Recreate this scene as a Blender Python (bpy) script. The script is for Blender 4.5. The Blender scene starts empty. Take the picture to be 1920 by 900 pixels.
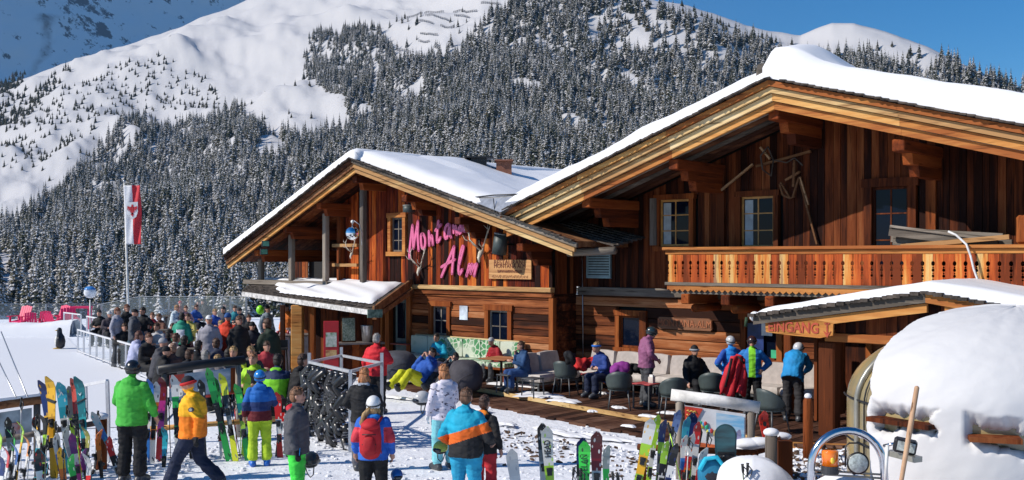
import bpy, bmesh, math, random
import numpy as np
from mathutils import Vector, Matrix, Euler, noise as mnoise

R = math.radians
rnd = random.Random(7)
SC = bpy.context.scene
COL = SC.collection

CH = 3.3            # camera height above the deck
HZ = 485.0          # pixel row of the horizon in the 1920 x 900 photograph
FP = 1920.0         # focal length in photograph pixels
cam_d = bpy.data.cameras.new("camera")
cam = bpy.data.objects.new("camera", cam_d)
COL.objects.link(cam)
cam.location = (0, 0, CH)
cam.rotation_euler = (R(90), 0, 0)
cam_d.sensor_width = 36
cam_d.lens = 36 * FP / 1920
cam_d.shift_y = (HZ - 450) / 1920
cam_d.clip_start = 0.1
cam_d.clip_end = 30000
SC.camera = cam

SUN_EL, SUN_LEFT = 36.0, 74.0     # elevation; angle from behind the camera towards the left
sx = -math.cos(R(SUN_EL)) * math.sin(R(SUN_LEFT))
sy = -math.cos(R(SUN_EL)) * math.cos(R(SUN_LEFT))
sz = math.sin(R(SUN_EL))
SUNV = Vector((sx, sy, sz))
sun_d = bpy.data.lights.new("sun", 'SUN')
sun_d.energy = 5.0
sun_d.angle = R(0.5)
sun_d.color = (1.0, 0.93, 0.83)
sun = bpy.data.objects.new("sun", sun_d)
COL.objects.link(sun)
sun.rotation_euler = SUNV.to_track_quat('Z', 'Y').to_euler()
sun.location = (-20, -20, 40)
world = bpy.data.worlds.new("World")
SC.world = world
world.use_nodes = True
wn = world.node_tree
for n_ in list(wn.nodes):
    wn.nodes.remove(n_)
wo = wn.nodes.new('ShaderNodeOutputWorld')
wb = wn.nodes.new('ShaderNodeBackground')
ws = wn.nodes.new('ShaderNodeTexSky')
ws.sky_type = 'NISHITA'
ws.sun_disc = False
ws.sun_elevation = R(SUN_EL)
ws.sun_rotation = math.atan2(sx, sy)
ws.altitude = 1800
ws.air_density = 1.3
ws.dust_density = 0.15
ws.ozone_density = 7.0
wb.inputs[1].default_value = 0.108
whs = wn.nodes.new('ShaderNodeHueSaturation')
whs.inputs['Saturation'].default_value = 1.25
wn.links.new(ws.outputs[0], whs.inputs['Color'])
wn.links.new(whs.outputs[0], wb.inputs[0])
wn.links.new(wb.outputs[0], wo.inputs[0])
SC.view_settings.view_transform = 'Standard'
SC.view_settings.look = 'None'
SC.view_settings.exposure = 0.0
SC.view_settings.gamma = 1.0
SC.cycles.max_bounces = 5
SC.cycles.diffuse_bounces = 3
SC.cycles.glossy_bounces = 2
SC.cycles.transmission_bounces = 3
SC.cycles.transparent_max_bounces = 6

def P(px, py, Y):
    """the point at distance Y that stands behind a place in the photograph"""
    return Vector(((px - 960) / FP * Y, Y, CH + (HZ - py) / FP * Y))

def gz(Y):
    """height of the trodden snow at distance Y"""
    t = min(1, max(0, (Y - 14) / 6.0))
    t = t * t * (3 - 2 * t)
    return 0.10 * (1 - t) - 0.14 * t

def gpt(px, py, z=None):
    """the place on the ground seen at a pixel (z given: at that height)"""
    if z is not None:
        Y = (CH - z) * FP / (py - HZ)
        return Vector(((px - 960) / FP * Y, Y, z))
    Y = 20
    for _ in range(12):
        Y = (CH - gz(Y)) * FP / (py - HZ)
    return Vector(((px - 960) / FP * Y, Y, gz(Y)))

UD = Vector((0.747, -0.6648, 0)); UN = Vector((0.6648, 0.747, 0))
FRAME = Matrix(((UD.x, UN.x, 0, 0), (UD.y, UN.y, 0, 0), (0, 0, 1, 0), (0, 0, 0, 1)))
def q(px, py, v):
    k = (px - 960) / FP
    Y = v / (UN.x * k + UN.y)
    X = k * Y
    return (UD.x * X + UD.y * Y, CH + (HZ - py) / FP * Y)
def qu(px, v): return q(px, HZ, v)[0]
def uvz(u, v, z): return UD * u + UN * v + Vector((0, 0, z))

def _h(ix, iy, s):
    n = (ix.astype(np.int64) * 374761393 + iy.astype(np.int64) * 668265263 + s * 1274126177) & 0xffffffff
    n = ((n ^ (n >> 13)) * 1274126177) & 0xffffffff
    return ((n ^ (n >> 16)) & 0xffff) / 65535.0
def vnoise(x, y, s=0):
    x = np.asarray(x, float); y = np.asarray(y, float)
    ix = np.floor(x); iy = np.floor(y); fx = x - ix; fy = y - iy
    fx = fx * fx * (3 - 2 * fx); fy = fy * fy * (3 - 2 * fy)
    a = _h(ix, iy, s); b = _h(ix + 1, iy, s); c = _h(ix, iy + 1, s); d = _h(ix + 1, iy + 1, s)
    return (a * (1 - fx) + b * fx) * (1 - fy) + (c * (1 - fx) + d * fx) * fy
def fbm(x, y, o=4, s=0):
    t = 0; a = 0.5
    for i in range(o):
        t = t + a * (vnoise(np.asarray(x) * 2 ** i, np.asarray(y) * 2 ** i, s + i * 17) - 0.5) * 2
        a *= 0.5
    return t

MW = {}
def mw(o): return MW.get(o.name, o.matrix_basis)
def props(o, label=None, cat=None, group=None, kind=None):
    if label: o['label'] = label
    if cat: o['category'] = cat
    if group: o['group'] = group
    if kind: o['kind'] = kind
    return o
def empty(name, loc=(0, 0, 0), rz=0.0, label=None, cat=None, group=None, kind=None, scale=None, rot=None):
    o = bpy.data.objects.new(name, None)
    COL.objects.link(o)
    o.empty_display_size = 0.2
    o.location = loc
    o.rotation_euler = rot if rot is not None else (0, 0, rz)
    if scale: o.scale = (scale,) * 3 if not hasattr(scale, '__len__') else scale
    return props(o, label, cat, group, kind)
def copy_tree(o, parent=None):
    c = o.copy(); COL.objects.link(c)
    if parent is not None: c.parent = parent
    for ch in list(o.children): copy_tree(ch, c)
    return c
def drop_props(o):
    for k in ('label', 'category', 'group', 'kind'):
        if k in o: del o[k]

class MB:
    """collects faces; build() links them as one mesh object"""
    def __init__(s): s.v = []; s.f = []; s.m = []; s.sm = []
    def add(s, vs, fs, mi=0, smooth=False):
        b = len(s.v)
        s.v.extend([tuple(p) for p in vs])
        for f in fs: s.f.append(tuple(i + b for i in f)); s.m.append(mi); s.sm.append(smooth)
        return s
    def box(s, c, size, mi=0, rot=None, taper=1.0):
        hx, hy, hz = size[0] / 2, size[1] / 2, size[2] / 2
        vs = []
        for z, t in ((-hz, 1.0), (hz, taper)):
            for x, y in ((-hx, -hy), (hx, -hy), (hx, hy), (-hx, hy)):
                vs.append(Vector((x * t, y * t, z)))
        if rot is not None:
            M = rot if isinstance(rot, Matrix) else Euler(rot).to_matrix()
            vs = [M @ p for p in vs]
        c = Vector(c)
        vs = [p + c for p in vs]
        return s.add(vs, [(3, 2, 1, 0), (4, 5, 6, 7), (0, 1, 5, 4), (1, 2, 6, 5), (2, 3, 7, 6), (3, 0, 4, 7)], mi)
    def span(s, a, b, mi=0):
        a = Vector(a); b = Vector(b)
        return s.box((a + b) / 2, [abs(b[i] - a[i]) for i in range(3)], mi)
    def bar(s, a, b, w, h, mi=0, up=(0, 0, 1), taper=1.0):
        """a square beam from a to b"""
        a = Vector(a); b = Vector(b); d = b - a; L = d.length
        if L < 1e-6: return s
        z = d / L; x = Vector(up).cross(z)
        if x.length < 1e-4: x = Vector((1, 0, 0)).cross(z)
        if x.length < 1e-4: x = Vector((0, 1, 0)).cross(z)
        x.normalize(); y = z.cross(x)
        M = Matrix((x, y, z)).transposed()
        return s.box((a + b) / 2, (w, h, L), mi, M, taper)
    def prism(s, poly, t, mi=0, axis='y', off=0.0):
        """poly of 2-D points thickened by t; axis y: the points are (x, z)"""
        n = len(poly)
        def P3(p, d):
            if axis == 'y': return (p[0], d, p[1])
            if axis == 'x': return (d, p[0], p[1])
            return (p[0], p[1], d)
        vs = [P3(p, off) for p in poly] + [P3(p, off + t) for p in poly]
        fs = [tuple(range(n)), tuple(range(2 * n - 1, n - 1, -1))]
        for i in range(n):
            j = (i + 1) % n
            fs.append((i, i + n, j + n, j))
        return s.add(vs, fs, mi)
    def tube(s, pts, rad, n=8, mi=0, smooth=True, caps=True, flat=None):
        pts = [Vector(p) for p in pts]
        if not hasattr(rad, '__len__'): rad = [rad] * len(pts)
        rings = []; prev = None
        for i, p in enumerate(pts):
            a = pts[max(0, i - 1)]; b = pts[min(len(pts) - 1, i + 1)]
            d = (b - a)
            if d.length < 1e-7: d = Vector((0, 0, 1))
            d.normalize()
            if prev is None:
                x = Vector((0, 0, 1)).cross(d)
                if x.length < 1e-3: x = Vector((1, 0, 0)).cross(d)
                if x.length < 1e-3: x = Vector((0, 1, 0)).cross(d)
            else:
                x = prev - d * prev.dot(d)
                if x.length < 1e-4: x = Vector((1, 0, 0)).cross(d)
            x.normalize(); y = d.cross(x); prev = x
            rings.append([p + (x * math.cos(2 * math.pi * k / n) + y * math.sin(2 * math.pi * k / n) * (flat or 1)) * rad[i] for k in range(n)])
        vs = [v for r in rings for v in r]; fs = []
        for i in range(len(pts) - 1):
            for k in range(n):
                k2 = (k + 1) % n
                fs.append((i * n + k, i * n + k2, (i + 1) * n + k2, (i + 1) * n + k))
        if caps:
            fs.append(tuple(range(n - 1, -1, -1))); fs.append(tuple((len(pts) - 1) * n + k for k in range(n)))
        return s.add(vs, fs, mi, smooth)
    def ball(s, c, r, mi=0, nu=12, nv=8, rot=None, smooth=True, z0=-1.0, z1=1.0):
        if not hasattr(r, '__len__'): r = (r, r, r)
        c = Vector(c); vs = []; fs = []
        t0 = math.asin(max(-1, z0)); t1 = math.asin(min(1, z1))
        for j in range(nv + 1):
            t = t0 + (t1 - t0) * j / nv
            for i in range(nu):
                a = 2 * math.pi * i / nu
                p = Vector((math.cos(a) * math.cos(t) * r[0], math.sin(a) * math.cos(t) * r[1], math.sin(t) * r[2]))
                if rot is not None: p = (rot if isinstance(rot, Matrix) else Euler(rot).to_matrix()) @ p
                vs.append(p + c)
        for j in range(nv):
            for i in range(nu):
                i2 = (i + 1) % nu
                fs.append((j * nu + i, j * nu + i2, (j + 1) * nu + i2, (j + 1) * nu + i))
        fs.append(tuple(range(nu - 1, -1, -1))); fs.append(tuple(nv * nu + k for k in range(nu)))
        return s.add(vs, fs, mi, smooth)
    def build(s, name, mats, parent=None, frame=None, label=None, cat=None, group=None, kind=None, bevel=0, loc=None, rz=0):
        me = bpy.data.meshes.new(name)
        me.from_pydata(s.v, [], s.f)
        if not isinstance(mats, (list, tuple)): mats = [mats]
        for m in mats: me.materials.append(m)
        me.polygons.foreach_set('material_index', s.m)
        me.polygons.foreach_set('use_smooth', s.sm)
        me.update()
        o = bpy.data.objects.new(name, me)
        COL.objects.link(o)
        if loc is not None: o.location = loc
        if rz: o.rotation_euler = (0, 0, rz)
        place(o, parent, frame)
        if bevel:
            b = o.modifiers.new('bevel', 'BEVEL'); b.width = bevel; b.segments = 1; b.limit_method = 'ANGLE'
        return props(o, label, cat, group, kind)

def place(o, parent=None, frame=None):
    if parent is not None:
        o.parent = parent
        pm = mw(parent)
        if frame is not None:
            if parent.name in MW:          # parent already stands in the frame
                pass
            else:
                o.matrix_parent_inverse = pm.inverted() @ frame
            MW[o.name] = frame
    elif frame is not None:
        o.matrix_world = frame
        MW[o.name] = frame
W = Matrix.Identity(4)   # frame for meshes given in world coordinates

MATS = {}
def _nodes(name):
    m = bpy.data.materials.new(name); m.use_nodes = True
    nt = m.node_tree
    return m, nt, nt.nodes['Principled BSDF']
def c4(c): return (c[0], c[1], c[2], 1)
def mat(name, col=None, rough=0.6, metal=0.0, vary=0.12, scale=8.0, bump=0.0, bscale=None, rand=0.0, emit=None, coat=0.0, stretch=None, spec=0.5, col2=None):
    """plain stuff with mottling and fine relief"""
    if name in MATS: return MATS[name]
    m, nt, b = _nodes(name)
    b.inputs['Roughness'].default_value = rough
    b.inputs['Metallic'].default_value = metal
    b.inputs['Specular IOR Level'].default_value = spec
    if coat: b.inputs['Coat Weight'].default_value = coat
    N = nt.nodes; L = nt.links
    tc = N.new('ShaderNodeTexCoord'); mp = N.new('ShaderNodeMapping')
    L.new(tc.outputs['Object'], mp.inputs[0])
    if stretch: mp.inputs['Scale'].default_value = stretch
    nz = N.new('ShaderNodeTexNoise'); nz.inputs['Scale'].default_value = scale; nz.inputs['Detail'].default_value = 6
    L.new(mp.outputs[0], nz.inputs['Vector'])
    mx = N.new('ShaderNodeMix'); mx.data_type = 'RGBA'
    c2 = col2 if col2 else tuple(max(0, x * (1 - 2.2 * vary)) for x in col)
    c1 = col if col2 else tuple(min(1, x * (1 + vary)) for x in col)
    mx.inputs[6].default_value = c4(c1); mx.inputs[7].default_value = c4(c2)
    cr = N.new('ShaderNodeMapRange'); cr.inputs[1].default_value = 0.35; cr.inputs[2].default_value = 0.68
    L.new(nz.outputs[0], cr.inputs[0]); L.new(cr.outputs[0], mx.inputs[0])
    out = mx.outputs[2]
    if rand:
        oi = N.new('ShaderNodeObjectInfo'); hs = N.new('ShaderNodeHueSaturation')
        mr = N.new('ShaderNodeMapRange'); mr.inputs[3].default_value = 1 - rand; mr.inputs[4].default_value = 1 + rand
        L.new(oi.outputs['Random'], mr.inputs[0]); L.new(mr.outputs[0], hs.inputs['Value']); L.new(out, hs.inputs['Color'])
        out = hs.outputs[0]
    L.new(out, b.inputs['Base Color'])
    if bump:
        bn = N.new('ShaderNodeTexNoise'); bn.inputs['Scale'].default_value = bscale or scale * 3; bn.inputs['Detail'].default_value = 5
        L.new(mp.outputs[0], bn.inputs['Vector'])
        bp = N.new('ShaderNodeBump'); bp.inputs['Strength'].default_value = bump; bp.inputs['Distance'].default_value = 0.02
        L.new(bn.outputs[0], bp.inputs['Height']); L.new(bp.outputs[0], b.inputs['Normal'])
    if emit:
        b.inputs['Emission Color'].default_value = c4(emit[:3]); b.inputs['Emission Strength'].default_value = emit[3]
    MATS[name] = m
    return m

def wood(name, cols, axis='z', grain=14.0, rough=0.75, rand=True, knots=True, bump=0.35):
    """weathered timber: grain along one axis, tint picked per board"""
    if name in MATS: return MATS[name]
    m, nt, b = _nodes(name)
    b.inputs['Roughness'].default_value = rough
    b.inputs['Specular IOR Level'].default_value = 0.12
    N = nt.nodes; L = nt.links
    tc = N.new('ShaderNodeTexCoord'); mp = N.new('ShaderNodeMapping')
    s = {'x': (0.07, 1, 1), 'y': (1, 0.07, 1), 'z': (1, 1, 0.07)}[axis]
    mp.inputs['Scale'].default_value = s
    L.new(tc.outputs['Object'], mp.inputs[0])
    oi = N.new('ShaderNodeObjectInfo')
    va = N.new('ShaderNodeVectorMath'); va.operation = 'ADD'
    vm = N.new('ShaderNodeVectorMath'); vm.operation = 'SCALE'; vm.inputs['Scale'].default_value = 37.0
    cb = N.new('ShaderNodeCombineXYZ')
    for i in range(3): L.new(oi.outputs['Random'], cb.inputs[i])
    L.new(cb.outputs[0], vm.inputs[0]); L.new(mp.outputs[0], va.inputs[0]); L.new(vm.outputs[0], va.inputs[1])
    g = N.new('ShaderNodeTexNoise'); g.inputs['Scale'].default_value = grain; g.inputs['Detail'].default_value = 8; g.inputs['Roughness'].default_value = 0.7
    L.new(va.outputs[0], g.inputs['Vector'])
    g2 = N.new('ShaderNodeTexNoise'); g2.inputs['Scale'].default_value = 2.2; g2.inputs['Detail'].default_value = 3
    L.new(va.outputs[0], g2.inputs['Vector'])
    ad = N.new('ShaderNodeMath'); ad.operation = 'MULTIPLY_ADD'; ad.inputs[1].default_value = 0.85
    L.new(g.outputs[0], ad.inputs[0])
    if rand:
        m2 = N.new('ShaderNodeMath'); m2.operation = 'MULTIPLY_ADD'; m2.inputs[1].default_value = 0.45; m2.inputs[2].default_value = -0.31
        L.new(oi.outputs['Random'], m2.inputs[0])
        m3 = N.new('ShaderNodeMath'); m3.operation = 'MULTIPLY_ADD'; m3.inputs[1].default_value = 0.62
        L.new(g2.outputs[0], m3.inputs[0]); L.new(m2.outputs[0], m3.inputs[2]); L.new(m3.outputs[0], ad.inputs[2])
    else:
        m3 = N.new('ShaderNodeMath'); m3.operation = 'MULTIPLY_ADD'; m3.inputs[1].default_value = 0.6; m3.inputs[2].default_value = -0.07
        L.new(g2.outputs[0], m3.inputs[0]); L.new(m3.outputs[0], ad.inputs[2])
    cr = N.new('ShaderNodeValToRGB')
    e = cr.color_ramp.elements
    n = len(cols)
    e[0].position = 0.50; e[0].color = c4(cols[0]); e[1].position = 0.97; e[1].color = c4(cols[-1])
    for i in range(1, n - 1):
        x = e.new(0.50 + (0.97 - 0.50) * i / (n - 1)); x.color = c4(cols[i])
    L.new(ad.outputs[0], cr.inputs[0])
    out = cr.outputs[0]
    w = N.new('ShaderNodeTexNoise'); w.inputs['Scale'].default_value = grain * 2.4; w.inputs['Detail'].default_value = 2
    L.new(va.outputs[0], w.inputs['Vector'])
    mr = N.new('ShaderNodeMapRange'); mr.inputs[1].default_value = 0.60; mr.inputs[2].default_value = 0.72
    L.new(w.outputs[0], mr.inputs[0])
    mx = N.new('ShaderNodeMix'); mx.data_type = 'RGBA'; mx.blend_type = 'MULTIPLY'
    mx.inputs[7].default_value = (0.16, 0.12, 0.10, 1)
    mu = N.new('ShaderNodeMath'); mu.operation = 'MULTIPLY'; mu.inputs[1].default_value = 0.75
    L.new(mr.outputs[0], mu.inputs[0]); L.new(mu.outputs[0], mx.inputs[0]); L.new(out, mx.inputs[6])
    L.new(mx.outputs[2], b.inputs['Base Color'])
    bp = N.new('ShaderNodeBump'); bp.inputs['Strength'].default_value = bump; bp.inputs['Distance'].default_value = 0.015
    L.new(g.outputs[0], bp.inputs['Height']); L.new(bp.outputs[0], b.inputs['Normal'])
    MATS[name] = m
    return m

def snow_mat(name, dirt=0.0, scale=3.0, bump=0.4, dist=0.06, col=(0.80, 0.82, 0.86)):
    if name in MATS: return MATS[name]
    m, nt, b = _nodes(name)
    N = nt.nodes; L = nt.links
    b.inputs['Roughness'].default_value = 0.7
    b.inputs['Specular IOR Level'].default_value = 0.2
    tc = N.new('ShaderNodeTexCoord')
    n1 = N.new('ShaderNodeTexNoise'); n1.inputs['Scale'].default_value = scale; n1.inputs['Detail'].default_value = 9; n1.inputs['Roughness'].default_value = 0.62
    L.new(tc.outputs['Object'], n1.inputs['Vector'])
    bp = N.new('ShaderNodeBump'); bp.inputs['Strength'].default_value = bump; bp.inputs['Distance'].default_value = dist
    L.new(n1.outputs[0], bp.inputs['Height']); L.new(bp.outputs[0], b.inputs['Normal'])
    mx = N.new('ShaderNodeMix'); mx.data_type = 'RGBA'
    mx.inputs[6].default_value = c4(col); mx.inputs[7].default_value = c4((0.17, 0.13, 0.10))
    if dirt:
        n2 = N.new('ShaderNodeTexNoise'); n2.inputs['Scale'].default_value = 0.55; n2.inputs['Detail'].default_value = 12; n2.inputs['Roughness'].default_value = 0.75
        L.new(tc.outputs['Object'], n2.inputs['Vector'])
        mr = N.new('ShaderNodeMapRange'); mr.inputs[1].default_value = 0.58; mr.inputs[2].default_value = 0.8; mr.inputs[4].default_value = dirt
        L.new(n2.outputs[0], mr.inputs[0]); L.new(mr.outputs[0], mx.inputs[0])
    else: mx.inputs[0].default_value = 0.0
    L.new(mx.outputs[2], b.inputs['Base Color'])
    MATS[name] = m
    return m

def glass_mat(name='window_glass', tint=(0.003, 0.006, 0.016), rough=0.05):
    if name in MATS: return MATS[name]
    m, nt, b = _nodes(name)
    b.inputs['Base Color'].default_value = c4(tint)
    b.inputs['Roughness'].default_value = rough
    b.inputs['Specular IOR Level'].default_value = 0.13
    MATS[name] = m
    return m

def clear_mat(name, alpha=0.2, col=(0.7, 0.8, 0.85), rough=0.08):
    if name in MATS: return MATS[name]
    m, nt, b = _nodes(name)
    b.inputs['Base Color'].default_value = c4(col)
    b.inputs['Roughness'].default_value = rough
    b.inputs['Alpha'].default_value = alpha
    MATS[name] = m
    return m

def inpoly(px, py, poly):
    px = np.asarray(px, float); py = np.asarray(py, float)
    r = np.zeros(px.shape, bool); n = len(poly); j = n - 1
    for i in range(n):
        xi, yi = poly[i]; xj, yj = poly[j]
        c = ((yi > py) != (yj > py)) & (px < (xj - xi) * (py - yi) / (yj - yi + 1e-12) + xi)
        r ^= c; j = i
    return r

def grid_mesh(name, X, Y, Z, mats, smooth=True, kind='structure', cat=None, label=None):
    h, w = X.shape
    co = np.stack([X, Y, Z], -1).reshape(-1, 3).astype(np.float32)
    idx = np.arange(h * w).reshape(h, w)
    f = np.stack([idx[:-1, :-1], idx[:-1, 1:], idx[1:, 1:], idx[1:, :-1]], -1).reshape(-1, 4)
    me = bpy.data.meshes.new(name)
    me.vertices.add(len(co)); me.vertices.foreach_set('co', co.ravel())
    me.loops.add(f.size); me.loops.foreach_set('vertex_index', f.ravel().astype(np.int32))
    me.polygons.add(len(f)); me.polygons.foreach_set('loop_start', np.arange(0, f.size, 4, dtype=np.int32))
    me.polygons.foreach_set('use_smooth', np.full(len(f), smooth))
    me.update(calc_edges=True); me.validate()
    for m in (mats if isinstance(mats, list) else [mats]): me.materials.append(m)
    o = bpy.data.objects.new(name, me); COL.objects.link(o)
    return props(o, label, cat, None, kind)
# ================================================================ LAND
def mountain_mat(name, col=(.60, .585, .585), rock=0.0, rscale=0.02, bump=1.0, bscale=0.05, soil=None, streak=None):
    m, nt, b = _nodes(name)
    N = nt.nodes; L = nt.links
    b.inputs['Roughness'].default_value = 0.8
    b.inputs['Specular IOR Level'].default_value = 0.1
    ge = N.new('ShaderNodeNewGeometry')
    n1 = N.new('ShaderNodeTexNoise'); n1.inputs['Scale'].default_value = rscale; n1.inputs['Detail'].default_value = 12; n1.inputs['Roughness'].default_value = 0.72
    mpp = N.new('ShaderNodeMapping'); mpp.inputs['Scale'].default_value = (1, 1, 0.75)
    L.new(ge.outputs['Position'], mpp.inputs[0])
    L.new(mpp.outputs[0], n1.inputs['Vector'])
    n3 = N.new('ShaderNodeTexNoise'); n3.inputs['Scale'].default_value = rscale * 0.18; n3.inputs['Detail'].default_value = 3
    L.new(ge.outputs['Position'], n3.inputs['Vector'])
    add = N.new('ShaderNodeMath'); add.operation = 'MULTIPLY_ADD'; add.inputs[1].default_value = 0.55
    L.new(n3.outputs[0], add.inputs[0]); L.new(n1.outputs[0], add.inputs[2])
    mr = N.new('ShaderNodeMapRange'); mr.inputs[1].default_value = 0.97 - rock; mr.inputs[2].default_value = 1.01 - rock
    L.new(add.outputs[0], mr.inputs[0])
    mx = N.new('ShaderNodeMix'); mx.data_type = 'RGBA'
    mx.inputs[6].default_value = tuple(col) + (1,); mx.inputs[7].default_value = (0.09, 0.075, 0.07, 1)
    L.new(mr.outputs[0], mx.inputs[0])
    out = mx.outputs[2]
    if streak:
        at = N.new('ShaderNodeAttribute'); at.attribute_name = 'earth'
        m2 = N.new('ShaderNodeMix'); m2.data_type = 'RGBA'; m2.inputs[7].default_value = (0.20, 0.15, 0.13, 1)
        mm = N.new('ShaderNodeMath'); mm.operation = 'MULTIPLY'
        mr2 = N.new('ShaderNodeMapRange'); mr2.inputs[1].default_value = 0.3; mr2.inputs[2].default_value = 0.6
        L.new(n1.outputs[0], mr2.inputs[0]); L.new(mr2.outputs[0], mm.inputs[0]); L.new(at.outputs['Fac'], mm.inputs[1])
        L.new(mm.outputs[0], m2.inputs[0]); L.new(out, m2.inputs[6]); out = m2.outputs[2]
    L.new(out, b.inputs['Base Color'])
    n2 = N.new('ShaderNodeTexNoise'); n2.inputs['Scale'].default_value = bscale; n2.inputs['Detail'].default_value = 8
    L.new(ge.outputs['Position'], n2.inputs['Vector'])
    bp = N.new('ShaderNodeBump'); bp.inputs['Strength'].default_value = 0.5; bp.inputs['Distance'].default_value = bump
    L.new(n2.outputs[0], bp.inputs['Height']); L.new(bp.outputs[0], b.inputs['Normal'])
    return m

TOPX = [-1200, -300, 0, 90, 200, 330, 420, 500, 640, 800, 1000, 1130, 1280, 1340, 1400, 1500, 1560, 1600, 1640, 1740, 1800, 1920, 2300, 3200]
TOPY = [250, 205, 172, 137, 100, 58, 18, -15, -40, -45, -25, 0, 14, 26, 46, 62, 42, 42, 52, 84, 112, 160, 260, 420]
DTX = [-1200, 0, 500, 700, 900, 1100, 1500, 1920, 3200]
DTY = [2700, 2700, 2600, 2300, 1850, 1650, 1550, 1350, 1000]
YB = 592.0
LIPS = [  # wind-carved humps of the open slope: centre, half sizes, height
    (395, 45, 75, 26, 85), (470, 25, 90, 16, 80), (560, 48, 80, 12, 55), (430, 95, 60, 12, 45),
    (500, 75, 100, 10, 45), (330, 85, 45, 10, 40), (640, 30, 60, 12, 60), (330, 128, 60, 10, 35),
    (420, 150, 70, 12, 40), (560, 140, 50, 14, 50), (600, 110, 60, 12, 45), (150, 150, 40, 12, 45),
    (60, 262, 60, 22, 40), (120, 300, 60, 18, 45), (820, 25, 60, 12, 35), (510, 165, 40, 20, 50),
    (560, 10, 60, 14, 60), (235, 110, 50, 10, 35)]
def hill_top(px): return np.interp(px, TOPX, TOPY)
def hill_D(px, py):
    yt = hill_top(px); dt = np.interp(px, DTX, DTY)
    t = (YB - py) / (YB - yt)
    return 620 * (dt / 620) ** np.clip(t, -0.3, 1.1)
def hill_xyz(px, py):
    px = np.asarray(px, float); py = np.asarray(py, float)
    D = hill_D(px, py)
    X = (px - 960) / FP * D; Z = CH + (HZ - py) / FP * D
    f = 1 + 0.0 * X
    dz = fbm((X + 0.5 * D) / 330, D / 560, 4, 3) * 78 + fbm((X + 0.6 * D) / 75, D / 170, 5, 9) * 32
    fade = np.clip((D - 600) / 500, 0, 1)
    dz = dz * fade
    edge = np.clip((py - hill_top(px)) / 40.0, 0, 1)
    for cx, cy, wx, wy, h in LIPS:
        u = (px - cx) / wx; v = (py - cy + 0.25 * (px - cx)) / wy
        s = np.where(u < 0.0, np.clip(u + 1, 0, 1), np.clip(1 - u, 0, 1))
        s = s * s * (3 - 2 * s)
        dz = dz + h * 0.22 * s * np.exp(-v * v)
    dz = dz * (0.25 + 0.75 * edge)
    return X, D, Z + dz
cols = np.concatenate([np.arange(-1200, -60, 24), np.arange(-60, 1980, 5), np.arange(1980, 3200, 24)]).astype(float)
rows = np.concatenate([np.linspace(1.0, 0.25, 130), np.linspace(0.25, -0.1, 24)[1:]])
PX, T = np.meshgrid(cols, rows)
PY = YB - T * (YB - hill_top(PX))
hx, hy, hz = hill_xyz(PX, PY)
back = [(hx[:1] * (1 + k), hy[:1] * (1 + k), hz[:1] - d) for k, d in ((0.25, 330), (0.08, 70))]
foot = [(hx[-1:] * 0.93, hy[-1:] * 0.93, np.minimum(hz[-1:] - 12, -62) + 0 * hz[-1:]), (hx[-1:] * 0.55, hy[-1:] * 0.55, hz[-1:] * 0 - 80)]
hx = np.concatenate([b[0] for b in back] + [hx] + [b[0] for b in foot])
hy = np.concatenate([b[1] for b in back] + [hy] + [b[1] for b in foot])
hz = np.concatenate([b[2] for b in back] + [hz] + [b[2] for b in foot])
hill = grid_mesh('wooded_hill', hx, hy, hz, mountain_mat('hill_snow', rock=-0.04, rscale=0.03, bump=2.5, bscale=0.04))

cx_ = np.linspace(-1500, 1300, 330); rt = np.linspace(0, 1, 120)
PX2, T2 = np.meshgrid(cx_, rt)
D0 = np.interp(PX2, [-1500, -600, 600, 1300], [3000, 3700, 6300, 7800])
top2 = np.interp(PX2, [-1500, -400, 300, 620, 900, 1300], [-700, -620, -420, -160, 60, 300])
PY2 = 330 + (top2 - 330) * T2
D2 = D0 * (1 + 0.50 * T2)
X2 = (PX2 - 960) / FP * D2; Z2 = CH + (HZ - PY2) / FP * D2
nz2 = fbm(X2 / 700, Z2 / 500, 6, 40) * 110 + np.abs(fbm((X2 + Z2 * 0.6) / 230, Z2 / 420, 5, 70)) * 90
D2b = D2 + nz2
mt = grid_mesh('far_mountain', (PX2 - 960) / FP * D2b, D2b, Z2 + nz2 * 0.3, mountain_mat('mountain_snow', col=(.86, .86, .86), rock=0.12, rscale=0.011, bump=9, bscale=0.01, streak=True))
pxx = PX2 + fbm(PX2 / 9, PY2 / 9, 3, 5) * 6; pyy = PY2
cxs = np.interp(pyy, [28, 55, 80, 100, 125, 150], [85, 86, 91, 85, 68, 55])
wid = np.interp(pyy, [24, 30, 40, 52, 70, 100, 150], [0, 24, 13, 7, 7, 8, 4])
ea = np.clip(1.4 - np.abs(pxx - cxs) / np.maximum(wid, 0.1), 0, 1) * np.interp(pyy, [24, 28, 50, 60, 140, 155], [0, 1, 1, 0.8, 0.5, 0])
at_ = mt.data.attributes.new('earth', 'FLOAT', 'POINT'); at_.data.foreach_set('value', ea.ravel().astype(np.float32))

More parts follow.
